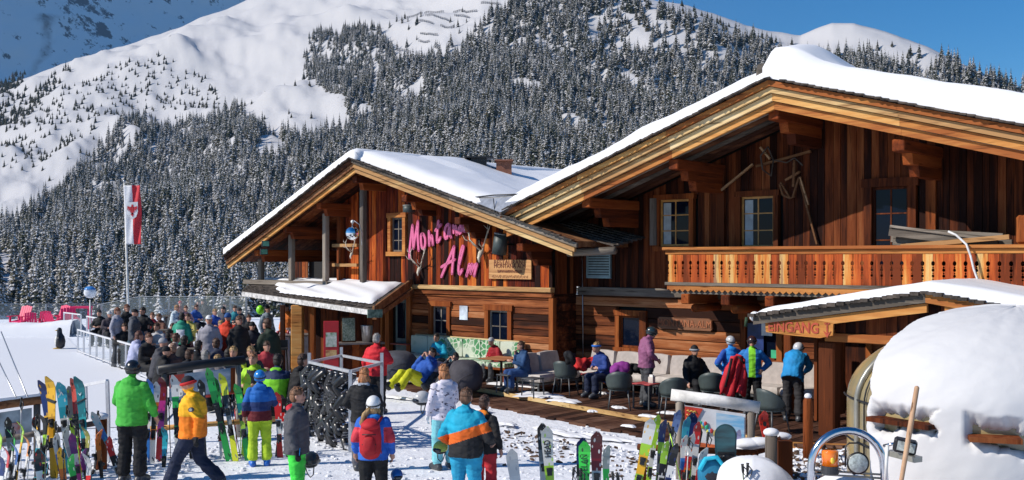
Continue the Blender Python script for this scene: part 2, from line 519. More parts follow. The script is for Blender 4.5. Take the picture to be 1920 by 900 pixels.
gx = np.concatenate([np.linspace(-900, -60, 15), np.linspace(-55, 55, 221), np.linspace(60, 900, 15)])
gy = np.concatenate([np.linspace(-60, 8, 12), np.linspace(9, 60, 205), np.linspace(61, 130, 24), np.linspace(140, 640, 12)])
GX, GY = np.meshgrid(gx, gy)
t_ = np.clip((GY - 14) / 6, 0, 1); t_ = t_ * t_ * (3 - 2 * t_)
GZ = 0.10 * (1 - t_) - 0.14 * t_
GZ = GZ + fbm(GX / 1.6, GY / 1.6, 4, 21) * 0.035 * np.clip((40 - GY) / 10, 0.2, 1)
drop = np.clip((GY - 62 - 0.15 * np.clip(GX, -60, 60)) / 60, 0, 1)
GZ = GZ - drop * drop * (3 - 2 * drop) * 66
ground = grid_mesh('snow_ground', GX, GY, GZ, snow_mat('trodden_snow', dirt=0.55, scale=5.0, bump=0.9, dist=0.05))

# ================================================================ FOREST
def spruce_mat():
    m, nt, b = _nodes('spruce_snow')
    N = nt.nodes; L = nt.links
    b.inputs['Roughness'].default_value = 0.85; b.inputs['Specular IOR Level'].default_value = 0.15
    ge = N.new('ShaderNodeNewGeometry'); tc = N.new('ShaderNodeTexCoord')
    oi = N.new('ShaderNodeObjectInfo')
    at = N.new('ShaderNodeAttribute'); at.attribute_name = 'cover'
    n1 = N.new('ShaderNodeTexNoise'); n1.inputs['Scale'].default_value = 1.3; n1.inputs['Detail'].default_value = 3
    L.new(tc.outputs['Object'], n1.inputs['Vector'])
    a = N.new('ShaderNodeMath'); a.operation = 'ADD'
    L.new(n1.outputs[0], a.inputs[0]); L.new(at.outputs['Fac'], a.inputs[1])
    r_ = N.new('ShaderNodeMath'); r_.operation = 'MULTIPLY_ADD'; r_.inputs[1].default_value = 0.22
    L.new(oi.outputs['Random'], r_.inputs[0]); L.new(a.outputs[0], r_.inputs[2])
    mr = N.new('ShaderNodeMapRange'); mr.inputs[1].default_value = 1.10; mr.inputs[2].default_value = 1.30
    L.new(r_.outputs[0], mr.inputs[0])
    hs = N.new('ShaderNodeMix'); hs.data_type = 'RGBA'
    hs.inputs[6].default_value = (0.040, 0.048, 0.022, 1); hs.inputs[7].default_value = (0.105, 0.085, 0.040, 1)
    L.new(oi.outputs['Random'], hs.inputs[0])
    mx = N.new('ShaderNodeMix'); mx.data_type = 'RGBA'
    mx.inputs[7].default_value = (0.66, 0.645, 0.64, 1)
    L.new(hs.outputs[2], mx.inputs[6]); L.new(mr.outputs[0], mx.inputs[0])
    L.new(mx.outputs[2], b.inputs['Base Color'])
    return m
SPR = spruce_mat()
BARK = mat('bark', (0.09, 0.06, 0.045), 0.9, vary=0.3, scale=6, bump=0.5)

def crown_mesh(seed, h=16.0, w=2.6, layers=15, per=9, cover=0.5, tip=1.0):
    """limbs drooping round a stem, each a folded fan with snow lying on some"""
    r = random.Random(seed)
    V = []; F = []; C = []
    for i in range(layers):
        t = i / (layers - 1)
        z = h * (0.06 + 0.92 * t ** 0.92)
        rad = 1.35 * w * (1 - t) ** tip * (0.85 + 0.35 * r.random()) + 0.16
        n = max(4, int(per * (1 - 0.45 * t)))
        a0 = r.random() * 6.28
        for k in range(n):
            a = a0 + 6.283 * k / n + r.uniform(-0.3, 0.3)
            L = rad * r.uniform(0.62, 1.15)
            dr = L * r.uniform(0.25, 0.6)
            ca, sa = math.cos(a), math.sin(a)
            hw = 0.40 * L + 0.12
            zz = z + r.uniform(-0.3, 0.3)
            base = (0.1 * ca, 0.1 * sa, zz + 0.25)
            mid = (0.6 * L * ca, 0.6 * L * sa, zz - dr * 0.25 + 0.12)
            lft = (0.6 * L * ca - hw * sa, 0.6 * L * sa + hw * ca, zz - dr * 0.65 - 0.15)
            rgt = (0.6 * L * ca + hw * sa, 0.6 * L * sa - hw * ca, zz - dr * 0.65 - 0.15)
            tipp = (L * ca, L * sa, zz - dr)
            b = len(V); V += [base, lft, mid, rgt, tipp]
            F += [(b, b + 1, b + 2), (b, b + 2, b + 3), (b + 1, b + 4, b + 2), (b + 2, b + 4, b + 3)]
            c = cover + r.uniform(-0.25, 0.3)
            C += [c - 0.1, c - 0.15 + r.uniform(-.1, .1), c + 0.15, c - 0.15 + r.uniform(-.1, .1), c + 0.1]
    b = len(V)
    V += [(0.12, 0, h * 0.9), (-0.08, 0.1, h * 0.9), (-0.06, -0.1, h * 0.9), (0, 0, h * 1.06)]
    F += [(b, b + 1, b + 3), (b + 1, b + 2, b + 3), (b + 2, b, b + 3)]; C += [cover] * 4
    me = bpy.data.meshes.new('crown'); me.from_pydata(V, [], F); me.materials.append(SPR)
    at = me.attributes.new('cover', 'FLOAT', 'POINT'); at.data.foreach_set('value', C)
    me.update(); return me
def trunk_mesh(h):
    b = MB(); b.tube([(0, 0, -0.8), (0.03, 0, h * 0.35), (0, 0.04, h * 0.9)], [0.24, 0.16, 0.05], 6)
    me = bpy.data.meshes.new('trunk'); me.from_pydata(b.v, [], b.f); me.materials.append(BARK); return me
CROWNS = [crown_mesh(11, 17, 2.5, 16, 9, 0.50), crown_mesh(12, 15, 2.3, 14, 9, 0.56), crown_mesh(13, 18, 2.7, 17, 10, 0.44),
          crown_mesh(14, 14, 2.6, 13, 9, 0.62), crown_mesh(15, 16, 2.2, 15, 8, 0.52), crown_mesh(16, 13, 2.4, 13, 9, 0.38)]
DARKC = [crown_mesh(21, 15, 2.7, 14, 9, 0.16), crown_mesh(22, 12, 2.6, 12, 9, 0.10, 0.8), crown_mesh(23, 16, 2.6, 15, 9, 0.22)]
TRUNK = trunk_mesh(12)

MAIN = [(-900, 520), (0, 388), (55, 362), (120, 322), (165, 290), (205, 255), (255, 226), (330, 214), (380, 192), (432, 172), (470, 196), (500, 216), (560, 216), (600, 205), (640, 178), (690, 132), (760, 100), (840, 78), (880, 50), (920, 22), (960, 4), (1010, -30), (1110, -40), (1135, 22), (1200, 30), (1250, 46), (1330, 66), (1440, 84), (1560, 86), (1650, 92), (1730, 96), (1810, 124), (1920, 158), (3000, 430), (3000, 610), (-900, 610)]
GAPS = [[(485, 232), (520, 228), (540, 262), (520, 292), (492, 282)], [(590, 172), (640, 168), (640, 186), (600, 196)],
        [(1124, 200), (1142, 200), (1158, 266), (1136, 272)], [(1074, 190), (1080, 190), (1082, 244), (1074, 240)], [(1092, 196), (1099, 196), (1100, 230), (1093, 228)],
        [(1106, 34), (1120, 34), (1118, 66), (1108, 60)], [(0, 505), (22, 500), (24, 585), (0, 590)], [(700, 100), (712, 96), (706, 160), (696, 150)],
        [(284, 452), (306, 440), (300, 470), (288, 476)], [(150, 372), (168, 340), (176, 350), (160, 392)], [(1196, 66), (1212, 60), (1216, 84), (1200, 86)]]
CLUMP = [(566, 90), (590, 62), (640, 52), (680, 42), (735, 70), (748, 96), (742, 118), (700, 140), (668, 168), (610, 150), (570, 118)]
LEFTW = [(-900, 200), (-40, 165), (0, 158), (48, 140), (42, 172), (22, 190), (60, 200), (90, 178), (126, 158), (132, 172), (90, 200), (62, 232), (30, 252), (0, 262), (-900, 500)]
SCAT = [(60, 222), (150, 190), (230, 160), (300, 142), (400, 136), (420, 165), (330, 190), (250, 205), (160, 260), (100, 300), (0, 332), (0, 268)]
rng = np.random.default_rng(5)
def scatter(n, x0, x1, y0, y1, poly, gaps=(), jig=7.0):
    px = rng.uniform(x0, x1, n); py = rng.uniform(y0, y1, n)
    jx = px + fbm(px / 14, py / 14, 2, 31) * jig; jy = py + fbm(px / 14, py / 14, 2, 57) * jig
    k = inpoly(jx, jy, poly)
    for g in gaps: k &= ~inpoly(jx, jy, g)
    return px[k], py[k]
pts = []          # px, py, scale, dark
def put(px, py, s0, s1, dark):
    for a, b in zip(px, py): pts.append((a, b, rng.uniform(s0, s1), dark))
x_, y_ = scatter(62000, -500, 2500, -40, 610, MAIN, GAPS)
D_ = hill_D(x_, y_)
keep = rng.uniform(0, 1, len(x_)) < np.clip((D_ / 1750.0) ** 1.35, 0.10, 1.0) * 1.9
thin = vnoise(x_ / 34, y_ / 26, 77)
keep &= (thin > 0.22) | (rng.uniform(0, 1, len(x_)) < 0.35)
topedge = (y_ < 90) & (x_ > 1140)
keep &= ~(topedge & (rng.uniform(0, 1, len(x_)) < 0.55))
put(x_[keep], y_[keep], 0.65, 1.9, 0)
x_, y_ = scatter(3000, 560, 760, 40, 175, CLUMP, GAPS); put(x_[:700], y_[:700], 0.9, 1.4, 0)
x_, y_ = scatter(16000, -500, 140, 130, 480, LEFTW); put(x_[:3200], y_[:3200], 0.8, 1.25, 1)
x_, y_ = scatter(1500, 0, 430, 130, 340, SCAT); put(x_[:420], y_[:420], 0.4, 0.9, 1)
x_, y_ = scatter(60, 180, 650, 125, 205, [(180, 205), (260, 150), (640, 120), (650, 200)]); put(x_, y_, 0.45, 0.9, 1)
x_, y_ = scatter(90, 60, 330, 230, 345, [(60, 345), (160, 262), (260, 230), (180, 300), (100, 345)]); put(x_, y_, 0.35, 0.8, 1)
x_, y_ = scatter(50, 700, 900, 10, 100, [(700, 70), (760, 20), (900, 10), (880, 60), (760, 98)]); put(x_[:26], y_[:26], 0.6, 1.1, 0)
x_, y_ = scatter(300, 1130, 1760, 0, 100, [(1130, 8), (1280, 22), (1340, 34), (1400, 55), (1500, 72), (1560, 60), (1640, 66), (1750, 92), (1700, 100), (1130, 60)]); put(x_[:70], y_[:70], 0.6, 1.15, 1)
pts = np.array(pts)
TX, TY, TZ = hill_xyz(pts[:, 0], pts[:, 1])
vis = (pts[:, 0] > -5) & (pts[:, 0] < 640) & (pts[:, 3] == 0) & ~((pts[:, 0] > 415) & (pts[:, 1] > 480 - (pts[:, 0] - 420) * 0.8))
order = np.argsort(np.where(vis, TY, 1e9))[:300]
near = np.zeros(len(pts), bool); near[order] = True
kinds = bpy.data.collections.new('spruce_kinds'); darkk = bpy.data.collections.new('dark_spruce_kinds')
ky = 0
for n_, i in enumerate(order):
    px = pts[i, 0]
    where_ = ('at the left picture edge', 'above the pink garden chairs', 'between pink chairs and round lamp', 'behind the round lamp', 'left of the flagpole', 'right behind the flagpole', 'just right of the flag', 'behind the left of the crowd', 'behind the middle of the crowd', 'behind the right of the crowd', 'left of the chalet eave', 'beside the low canopy', 'behind the wing eave')[int(np.clip(np.searchsorted((18, 70, 130, 175, 215, 245, 285, 330, 370, 405, 435, 480), px), 0, 12))]
    dep = 'front-row' if n_ < 60 else ('second-row' if n_ < 130 else ('third-row' if n_ < 210 else 'higher'))
    siz = 'short' if pts[i, 2] < .9 else ('middling' if pts[i, 2] < 1.3 else ('tall' if pts[i, 2] < 1.6 else 'very tall'))
    cov = ('snow-dusted', 'snowy', 'lightly snowed', 'thickly snowed', 'narrow snow-dusted', 'dark')[n_ % 6]
    lab, grp = '%s %s %s spruce %s' % (siz, cov, dep, where_), 'spruces at the foot of the forest'
    t = empty('spruce_tree', (TX[i], TY[i], TZ[i] - 0.3), rng.uniform(0, 6.28), lab, 'tree', grp, scale=float(pts[i, 2]))
    me = CROWNS[n_ % 6]
    c = bpy.data.objects.new('crown', me); COL.objects.link(c); c.parent = t
    k = bpy.data.objects.new('trunk', TRUNK); COL.objects.link(k); k.parent = t
    if n_ < 6: kinds.objects.link(c)
dk = np.where((pts[:, 3] == 1) & (pts[:, 0] > 20) & (pts[:, 0] < 400))[0]
dk = dk[np.argsort(TY[dk])][:3]
for j, i in enumerate(dk):
    pos = 'leftmost' if pts[i, 0] == min(pts[dk, 0]) else ('rightmost' if pts[i, 0] == max(pts[dk, 0]) else 'middle')
    t = empty('spruce_tree', (TX[i], TY[i], TZ[i] - 0.3), 0.7 * j, '%s of the three lowest dark spruces on the open snow slope at far left' % pos, 'tree', 'dark spruces on the snow slope', scale=float(pts[i, 2]))
    c = bpy.data.objects.new('crown', DARKC[j]); COL.objects.link(c); c.parent = t; darkk.objects.link(c)
    k = bpy.data.objects.new('trunk', TRUNK); COL.objects.link(k); k.parent = t
    near[i] = True

def forest(name, mask, coll, label):
    idx = np.where(mask)[0]
    me = bpy.data.meshes.new(name)
    me.vertices.add(len(idx))
    me.vertices.foreach_set('co', np.stack([TX[idx], TY[idx], TZ[idx] - 0.4], -1).ravel().astype(np.float32))
    a = me.attributes.new('tsize', 'FLOAT', 'POINT'); a.data.foreach_set('value', pts[idx, 2].astype(np.float32))
    a = me.attributes.new('tturn', 'FLOAT', 'POINT'); a.data.foreach_set('value', rng.uniform(0, 6.28, len(idx)).astype(np.float32))
    o = bpy.data.objects.new(name, me); COL.objects.link(o)
    ng = bpy.data.node_groups.new(name, 'GeometryNodeTree')
    ng.interface.new_socket('Geometry', in_out='INPUT', socket_type='NodeSocketGeometry')
    ng.interface.new_socket('Geometry', in_out='OUTPUT', socket_type='NodeSocketGeometry')
    N = ng.nodes; L = ng.links
    gi = N.new('NodeGroupInput'); go = N.new('NodeGroupOutput')
    ip = N.new('GeometryNodeInstanceOnPoints'); ci = N.new('GeometryNodeCollectionInfo')
    ci.inputs[0].default_value = coll; ci.inputs['Separate Children'].default_value = True; ci.inputs['Reset Children'].default_value = True
    ip.inputs['Pick Instance'].default_value = True
    a1 = N.new('GeometryNodeInputNamedAttribute'); a1.data_type = 'FLOAT'; a1.inputs[0].default_value = 'tsize'
    a2 = N.new('GeometryNodeInputNamedAttribute'); a2.data_type = 'FLOAT'; a2.inputs[0].default_value = 'tturn'
    cb = N.new('ShaderNodeCombineXYZ')
    L.new(a2.outputs[0], cb.inputs[2])
    rr = N.new('FunctionNodeEulerToRotation'); L.new(cb.outputs[0], rr.inputs[0])
    L.new(rr.outputs[0], ip.inputs['Rotation'])
    L.new(a1.outputs[0], ip.inputs['Scale'])
    L.new(gi.outputs[0], ip.inputs['Points']); L.new(ci.outputs[0], ip.inputs['Instance'])
    L.new(ip.outputs[0], go.inputs[0])
    md = o.modifiers.new('forest', 'NODES'); md.node_group = ng
    props(o, label, 'forest', None, 'stuff')
    return o
forest('spruce_forest', ~near & (pts[:, 3] == 0), kinds, 'dense forest of snow-dusted spruces covering the hillside behind the chalet')
forest('dark_spruce_wood', ~near & (pts[:, 3] == 1), darkk, 'darker scattered spruces on the open snow slope and along the ridge')
print('trees', len(pts))

BAR = mat('barrier_steel', (0.10, 0.10, 0.11), 0.6, vary=0.2)
rows_ = [(796, 14, 832), (850, 12, 896), (902, 4, 940), (798, 30, 845), (852, 22, 880), (780, 40, 812), (788, 54, 822), (742, 76, 770), (785, 62, 806), (748, 92, 806), (826, 44, 850), (760, 20, 792)]
words = ['topmost long', 'right upper', 'highest right', 'second row', 'second row right', 'third row', 'fourth row', 'lower left', 'fifth row', 'lowest long', 'short middle right', 'upper left']
for (a, y0, b_), w_ in zip(rows_, words):
    mb = MB(); prev = None
    for px in np.arange(a, b_ + 1, 4.0):
        x, y, z = hill_xyz(px, y0 + (px - a) * 0.05)
        p = Vector((float(x), float(y), float(z)))
        mb.bar(p, p + Vector((0, 0, 4.2)), 0.5, 0.5)
        if prev is not None:
            for h_ in (1.6, 2.8, 4.0): mb.bar(prev + Vector((0, 0, h_)), p + Vector((0, 0, h_)), 0.35, 0.5)
        prev = p
    mb.build('avalanche_barrier', BAR, label='%s avalanche barrier standing on the snow slope above the forest' % w_, cat='snow barrier', group='avalanche barriers on the slope')
# ================================================================ TIMBER
W_RED = wood('red_plank', [(.014, .004, .003), (.12, .016, .006), (.38, .070, .012), (.60, .19, .035)], 'z', 9)
W_BIG = wood('brown_plank', [(.018, .005, .003), (.075, .018, .006), (.16, .040, .012), (.24, .082, .028)], 'z', 9)
W_LOG = wood('log_timber', [(.028, .010, .006), (.13, .036, .013), (.32, .105, .036), (.48, .23, .11)], 'x', 8)
W_FAS = wood('pale_barge', [(.38, .21, .09), (.60, .42, .20), (.70, .55, .32)], 'x', 8)
W_FOR = wood('orange_barge', [(.30, .095, .028), (.52, .23, .065), (.64, .38, .14)], 'x', 8)
W_DKF = wood('brown_barge', [(.05, .02, .012), (.15, .06, .028), (.32, .16, .075)], 'x', 8)
W_BEAM = wood('beam_timber', [(.07, .016, .006), (.20, .042, .010), (.32, .085, .020)], 'y', 8)
W_BEAMX = wood('beam_timber_x', [(.12, .035, .014), (.28, .085, .028), (.40, .17, .06)], 'x', 8)
W_POST = wood('post_timber', [(.09, .024, .008), (.22, .055, .014), (.36, .12, .032)], 'z', 8)
W_GREY = wood('grey_timber', [(.09, .075, .062), (.20, .17, .14), (.34, .30, .26)], 'x', 9)
W_GREYZ = wood('grey_post', [(.12, .10, .085), (.24, .205, .17), (.38, .34, .29)], 'z', 9)
W_BALC = wood('balcony_board', [(.14, .03, .010), (.32, .060, .016), (.46, .10, .022), (.56, .22, .05), (.62, .40, .15), (.30, .16, .09)], 'z', 7)
W_SASH = mat('yellow_sash', (.48, .23, .05), 0.5, vary=0.15)
W_DECK = wood('deck_board', [(.030, .014, .010), (.085, .038, .024), (.15, .08, .052)], 'x', 8)
GLASS = glass_mat()
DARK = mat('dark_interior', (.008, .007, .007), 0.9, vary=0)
CURT = mat('pale_curtain', (.35, .40, .42), 0.9, vary=0.1)
SNOW = snow_mat('roof_snow_white', 0, 1.6, 0.25, 0.05, (.76, .765, .79))
SHING = mat('old_shingle', (.07, .055, .045), 0.9, vary=0.4, scale=5, bump=0.6)
STONE = mat('ridge_stone', (.13, .11, .09), 0.9, vary=0.3, scale=5, bump=0.5)
STEEL = mat('galvanised', (.45, .46, .48), 0.35, 0.8, vary=0.1)
BLACK = mat('black_metal', (.02, .02, .022), 0.45, 0.3, vary=0.1)

def lin(a, b):
    s_ = (b[1] - a[1]) / (b[0] - a[0])
    return lambda u: a[1] + s_ * (u - a[0])

def snowbank(name, u0, u1, v0, v1, zf, th, parent, frame, nu=60, nv=40, rnd_=0.25, seed=0, amp=0.06, thf=None, flo=.25, mats=None, cat=None, label=None):
    """lying snow: a rounded blanket over the surface z = zf(u, v)"""
    us = np.linspace(u0, u1, nu); vs = np.linspace(v0, v1, nv)
    U, V = np.meshgrid(us, vs)
    base = np.vectorize(lambda a, b: zf(a, b))(U, V)
    du = np.minimum(U - u0, u1 - U); dv = np.minimum(V - v0, v1 - V)
    d = np.clip(np.minimum(du, dv) / rnd_, 0, 1)
    e = np.sqrt(1 - (1 - d) ** 2)
    t = th if thf is None else np.vectorize(thf)(U, V)
    top = base + (t + fbm(U / 1.9, V / 1.9, 4, seed) * amp + fbm(U / 0.35, V / 0.35, 3, seed + 3) * 0.015) * (flo + (1 - flo) * e)
    bot = base - 0.01
    n = nu * nv
    vv = list(zip(U.ravel(), V.ravel(), top.ravel())) + list(zip(U.ravel(), V.ravel(), bot.ravel()))
    f = []
    for j in range(nv - 1):
        for i in range(nu - 1):
            a = j * nu + i
            f.append((a, a + 1, a + nu + 1, a + nu));
    rim = [i for i in range(nu)] + [j * nu + nu - 1 for j in range(1, nv)] + [(nv - 1) * nu + i for i in range(nu - 2, -1, -1)] + [j * nu for j in range(nv - 2, 0, -1)]
    for k in range(len(rim)):
        a = rim[k]; b = rim[(k + 1) % len(rim)]
        f.append((b, a, a + n, b + n))
    mb = MB(); mb.add([tuple(map(float, p)) for p in vv], f, 0, True)
    return mb.build(name, mats or SNOW, parent, frame, label=label, cat=cat)

def box_part(name, a, b, m, parent, frame=FRAME, **kw):
    return MB().span(a, b).build(name, m, parent, frame, **kw)

def window(root, v, px0, py0, px1, py1, nc, nr, casing=0.12, mc=None, ms=None, deep=0.08, curtain=False, name='window'):
    """casing boards proud of the wall, sash, bars and a pane set back"""
    (u0, za) = q(px0, (py0 + py1) / 2, v); (u1, zb) = q(px1, (py0 + py1) / 2, v)
    pc = (px0 + px1) / 2
    z1 = q(pc, py0, v)[1]; z0 = q(pc, py1, v)[1]
    mc = mc or W_POST; ms = ms or W_SASH
    mb = MB()
    c = casing
    mb.span((u0 - c, v - 0.07, z0 - c * .6), (u0, v + deep, z1 + c)); mb.span((u1, v - 0.07, z0 - c * .6), (u1 + c, v + deep, z1 + c))
    mb.span((u0 - c * 1.3, v - 0.085, z1 + .001), (u1 + c * 1.3, v + deep - .002, z1 + c * 1.1)); mb.span((u0 - c * 1.3, v - 0.11, z0 - c), (u1 + c * 1.3, v + deep - .003, z0 - .002))
    w = mb.build(name, mc, root, FRAME)
    s = MB(); t = 0.055
    s.span((u0 + .002, v + .02, z0), (u0 + t, v + .06, z1)); s.span((u1 - t, v + .02, z0), (u1 - .002, v + .06, z1))
    s.span((u0 + t, v + .021, z1 - t), (u1 - t, v + .06, z1 - .002)); s.span((u0 + t, v + .021, z0 + .002), (u1 - t, v + .06, z0 + t))
    s.build('sash', ms, w, FRAME)
    g = MB()
    for i in range(1, nc):
        uu = u0 + (u1 - u0) * i / nc; g.span((uu - .016, v + .03, z0 + t), (uu + .016, v + .055, z1 - t))
    for j in range(1, nr):
        zz = z0 + (z1 - z0) * j / nr; g.span((u0 + t, v + .032, zz - .014), (u1 - t, v + .054, zz + .014))
    if nc * nr > 1: g.build('glazing_bar', ms, w, FRAME)
    for i in range(nc):
        for j in range(nr):
            a = (u0 + (u1 - u0) * i / nc, v + .045, z0 + (z1 - z0) * j / nr); b = (u0 + (u1 - u0) * (i + 1) / nc, v + .05, z0 + (z1 - z0) * (j + 1) / nr)
            MB().span(a, b).build('pane', GLASS, w, FRAME)
    if curtain:
        box_part('curtain', (u0 + .08, v + .036, z0 + .06), (u0 + (u1 - u0) * .34, v + .043, z1 - .08), CURT, w)
    return (u0 - c * .9, u1 + c * .9, z0 - c * .8, z1 + c * .9)

def cut(a, b, holes):
    """what is left of the span a-b after the holes"""
    segs = [(a, b)]
    for h0, h1 in holes:
        n = []
        for s0, s1 in segs:
            if h1 <= s0 or h0 >= s1: n.append((s0, s1)); continue
            if h0 > s0: n.append((s0, h0))
            if h1 < s1: n.append((h1, s1))
        segs = n
    return [(s0, s1) for s0, s1 in segs if s1 - s0 > 0.03]

def plank_wall(root, u0, u1, v, zbot, ztop, m, holes=(), w=0.16, r=None):
    r = r or random.Random(3)
    u = u0
    while u < u1 - 0.02:
        ww = min(w * r.uniform(0.75, 1.25), u1 - u)
        uc = u + ww / 2
        hs = [(h[2], h[3]) for h in holes if h[0] - ww * .4 < uc < h[1] + ww * .4]
        zt0, zt1 = ztop(u), ztop(u + ww)
        for s0, s1 in cut(zbot, min(zt0, zt1), hs):
            dv = r.uniform(0, 0.022)
            mb = MB(); e = 0.005
            top0, top1 = (zt0, zt1) if abs(s1 - min(zt0, zt1)) < 1e-6 else (s1, s1)
            mb.prism([(u + e, s0), (u + ww - e, s0), (u + ww - e, top1), (u + e, top0)], 0.035, axis='y', off=v - dv)
            mb.build('plank', m, root, FRAME)
        u += ww

def log_wall(root, u0, u1, v, z0, z1, m, holes=(), h=0.23, r=None):
    r = r or random.Random(4)
    z = z0
    while z < z1 - 0.03:
        hh = min(h * r.uniform(0.8, 1.2), z1 - z)
        hs = [(q_[0], q_[1]) for q_ in holes if q_[2] < z + hh * .5 < q_[3]]
        for s0, s1 in cut(u0, u1, hs):
            dv = r.uniform(0, 0.03); b = 0.02
            prof = [(v - dv + b, z + .003), (v - dv, z + b), (v - dv, z + hh - b), (v - dv + b, z + hh - .003), (v + .12, z + hh - .003), (v + .12, z + .003)]
            mb = MB()
            mb.prism(prof, s1 - s0, axis='x', off=s0)
            mb.build('log', m, root, FRAME)
        z += hh

# ================================================================ BIG CHALET
VF = 19.4; VB = 21.9
base = uvz(-11, VB, 0)
CHAL = empty('big_chalet', base, math.atan2(UD.y, UD.x), 'large timber chalet on the right with a carved balcony and deep snow on its roof', 'chalet')
rl = q(940, 400, VF); rt_ = q(1440, 150, VF)
UR, ZR = rt_
sl = (ZR - rl[1]) / (UR - rl[0]); sr = 0.285
UE = rl[0] - 0.05; UEr = UR + 8.0
def mz(u): return ZR - (sl * (UR - u) if u < UR else sr * (u - UR))
TH = 0.62
def under(u): return mz(u) - TH
for a, b in ((UE, UR), (UR, UEr)):
    MB().prism([(a, mz(a) - .22), (b, mz(b) - .22), (b, mz(b) - .02), (a, mz(a) - .02)], 14.4, axis='y', off=VF + .12).build('roof_deck', W_DKF, CHAL, FRAME)
for a, b, mats_ in ((UE, UR, (W_FOR, W_FAS, W_FAS, W_FOR)), (UR, UEr, (W_FOR, W_FAS, W_FOR, W_FOR))):
    zz = 0.0
    for i, (hh, m) in enumerate(zip((.13, .13, .16, .17), mats_)):
        n = 3 if b - a > 7 else 2
        for k in range(n):
            a2 = a + (b - a) * k / n + (.004 if k else 0); b2 = a + (b - a) * (k + 1) / n
            mb = MB(); o0 = VF + i * .085
            mb.prism([(a2, mz(a2) - zz - hh + .012), (b2, mz(b2) - zz - hh + .012), (b2, mz(b2) - zz), (a2, mz(a2) - zz)], .082, axis='y', off=o0)
            mb.build('barge_board', m, CHAL, FRAME)
        zz += hh
r = random.Random(5)
mb = MB()
for a, b in ((UE, UR), (UR + .3, UEr)):
    u = a
    while u < b:
        w_ = r.uniform(.10, .2); mb.bar((u, VF - .03 - r.uniform(0, .05), mz(u) + .03), (u + w_, VF - .03, mz(u + w_) + .03 + r.uniform(0, .03)), .16, .035); u += w_ * 1.05
mb.build('shingle_edge', SHING, CHAL, FRAME, kind='stuff')
for i, v in enumerate((19.86, 20.2, 20.55, 20.9, 21.25, 21.6)):
    for a, b in ((UE + .3, UR - .1), (UR + .1, UEr - .2)):
        n = 1
        mb = MB(); mb.tube([(a, v, under(a) + .25), ((a + b) / 2, v + .03, under((a + b) / 2) + .27), (b, v, under(b) + .25)], .085 if i else .075, 8)
        mb.build('rafter', [W_GREY, W_GREY, W_DKF, W_GREY, W_DKF, W_DKF][i], CHAL, FRAME)
def purlin(root, px, py, v0, v1, w=.26, h=.26, steps=((.45, .22), (.8, .22)), m=None, tall=None):
    u, z = q(px, py, v0)
    mb = MB(); mb.span((u - w / 2, v0, z - h / 2), (u + w / 2, v1, z + h / 2))
    p = mb.build('purlin', m or W_BEAM, root, FRAME, bevel=.02)
    zz = z - h / 2 - .002
    for dv, hh in steps:
        mb = MB()
        mb.prism([(v0 + dv, zz), (v0 + dv + .06, zz - hh), (v1, zz - hh), (v1, zz)], w - .05, axis='x', off=u - w / 2 + .025)
        mb.build('corbel', m or W_BEAM, root, FRAME); zz -= hh + .002
for px, py in ((1450, 214), (1262, 308), (1098, 380), (1684, 272), (1985, 330)):
    purlin(CHAL, px, py, 19.78, VB + .05, .25, .24)
uL = q(1087, 500, VB)[0]; uRt = UR + 7.0
ZS = q(1170, 548, VB)[1]
H1 = window(CHAL, VB, 1238, 374, 1294, 462, 2, 3, .12, curtain=True)
H2 = window(CHAL, VB, 1390, 368, 1452, 464, 2, 3, .12, curtain=True)
H3 = window(CHAL, VB, 1636, 350, 1704, 500, 2, 3, .17, W_BIG, W_BIG)
plank_wall(CHAL, uL - .9, uRt, VB, ZS + .12, lambda u: under(u) + .2, W_BIG, (H1, H2, H3), .17)
MB().span((uL, VB - .1, ZS - .1), (uRt, VB + .1, ZS + .12)).build('storey_beam', W_GREY, CHAL, FRAME, bevel=.02)
H4 = window(CHAL, VB, 1163, 592, 1204, 652, 1, 1, .13, W_POST, W_POST)
H5 = window(CHAL, VB, 1400, 600, 1458, 674, 1, 1, .14, W_POST, W_BEAMX)
dl = q(1560, 700, VB)[0]; dr = q(1625, 700, VB)[0]
log_wall(CHAL, uL - .9, uRt, VB, -.1, ZS - .1, W_LOG, (H4, H5, (dl, dr, -.2, 2.1)), .235)
mb = MB(); mb.span((dl - .14, VB - .06, -.1), (dl, VB + .1, 2.2)); mb.span((dr, VB - .06, -.1), (dr + .14, VB + .1, 2.2)); mb.span((dl, VB - .05, 2.08), (dr, VB + .1, 2.2))
D1 = mb.build('door_frame', W_POST, CHAL, FRAME)
box_part('door', (dl, VB + .04, -.1), (dr, VB + .09, 2.08), W_BIG, CHAL)
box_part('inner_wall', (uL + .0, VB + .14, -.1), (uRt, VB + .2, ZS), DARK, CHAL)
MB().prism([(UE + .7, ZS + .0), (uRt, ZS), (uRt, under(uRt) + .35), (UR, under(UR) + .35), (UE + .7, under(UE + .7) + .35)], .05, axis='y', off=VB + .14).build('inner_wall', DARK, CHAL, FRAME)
for vv in (33.2,):
    MB().prism([(UE + .7, -.1), (uRt, -.1), (uRt, under(uRt)), (UR, under(UR)), (UE + .7, under(UE + .7))], .1, axis='y', off=vv).build('rear_wall', W_BIG, CHAL, FRAME)
box_part('side_wall', (uRt - .1, VB + .2, -.1), (uRt, 33.2, under(uRt)), W_BIG, CHAL)
box_part('side_wall', (UE + .7, VB + .25, -.1), (UE + .8, 33.2, under(UE + .7)), W_BIG, CHAL)
for px, y0, y1 in ((1352, 318, 462), (1226, 372, 460), (1746, 300, 432), (1206, 585, 650)):
    u_, z_ = q(px, (y0 + y1) / 2, VB - .05); za = q(px, y0, VB - .05)[1]; zb = q(px, y1, VB - .05)[1]
    box_part('wall_stud', (u_ - .1, VB - .09, zb), (u_ + .1, VB + .0, za), W_POST if px != 1226 else W_GREYZ, CHAL)
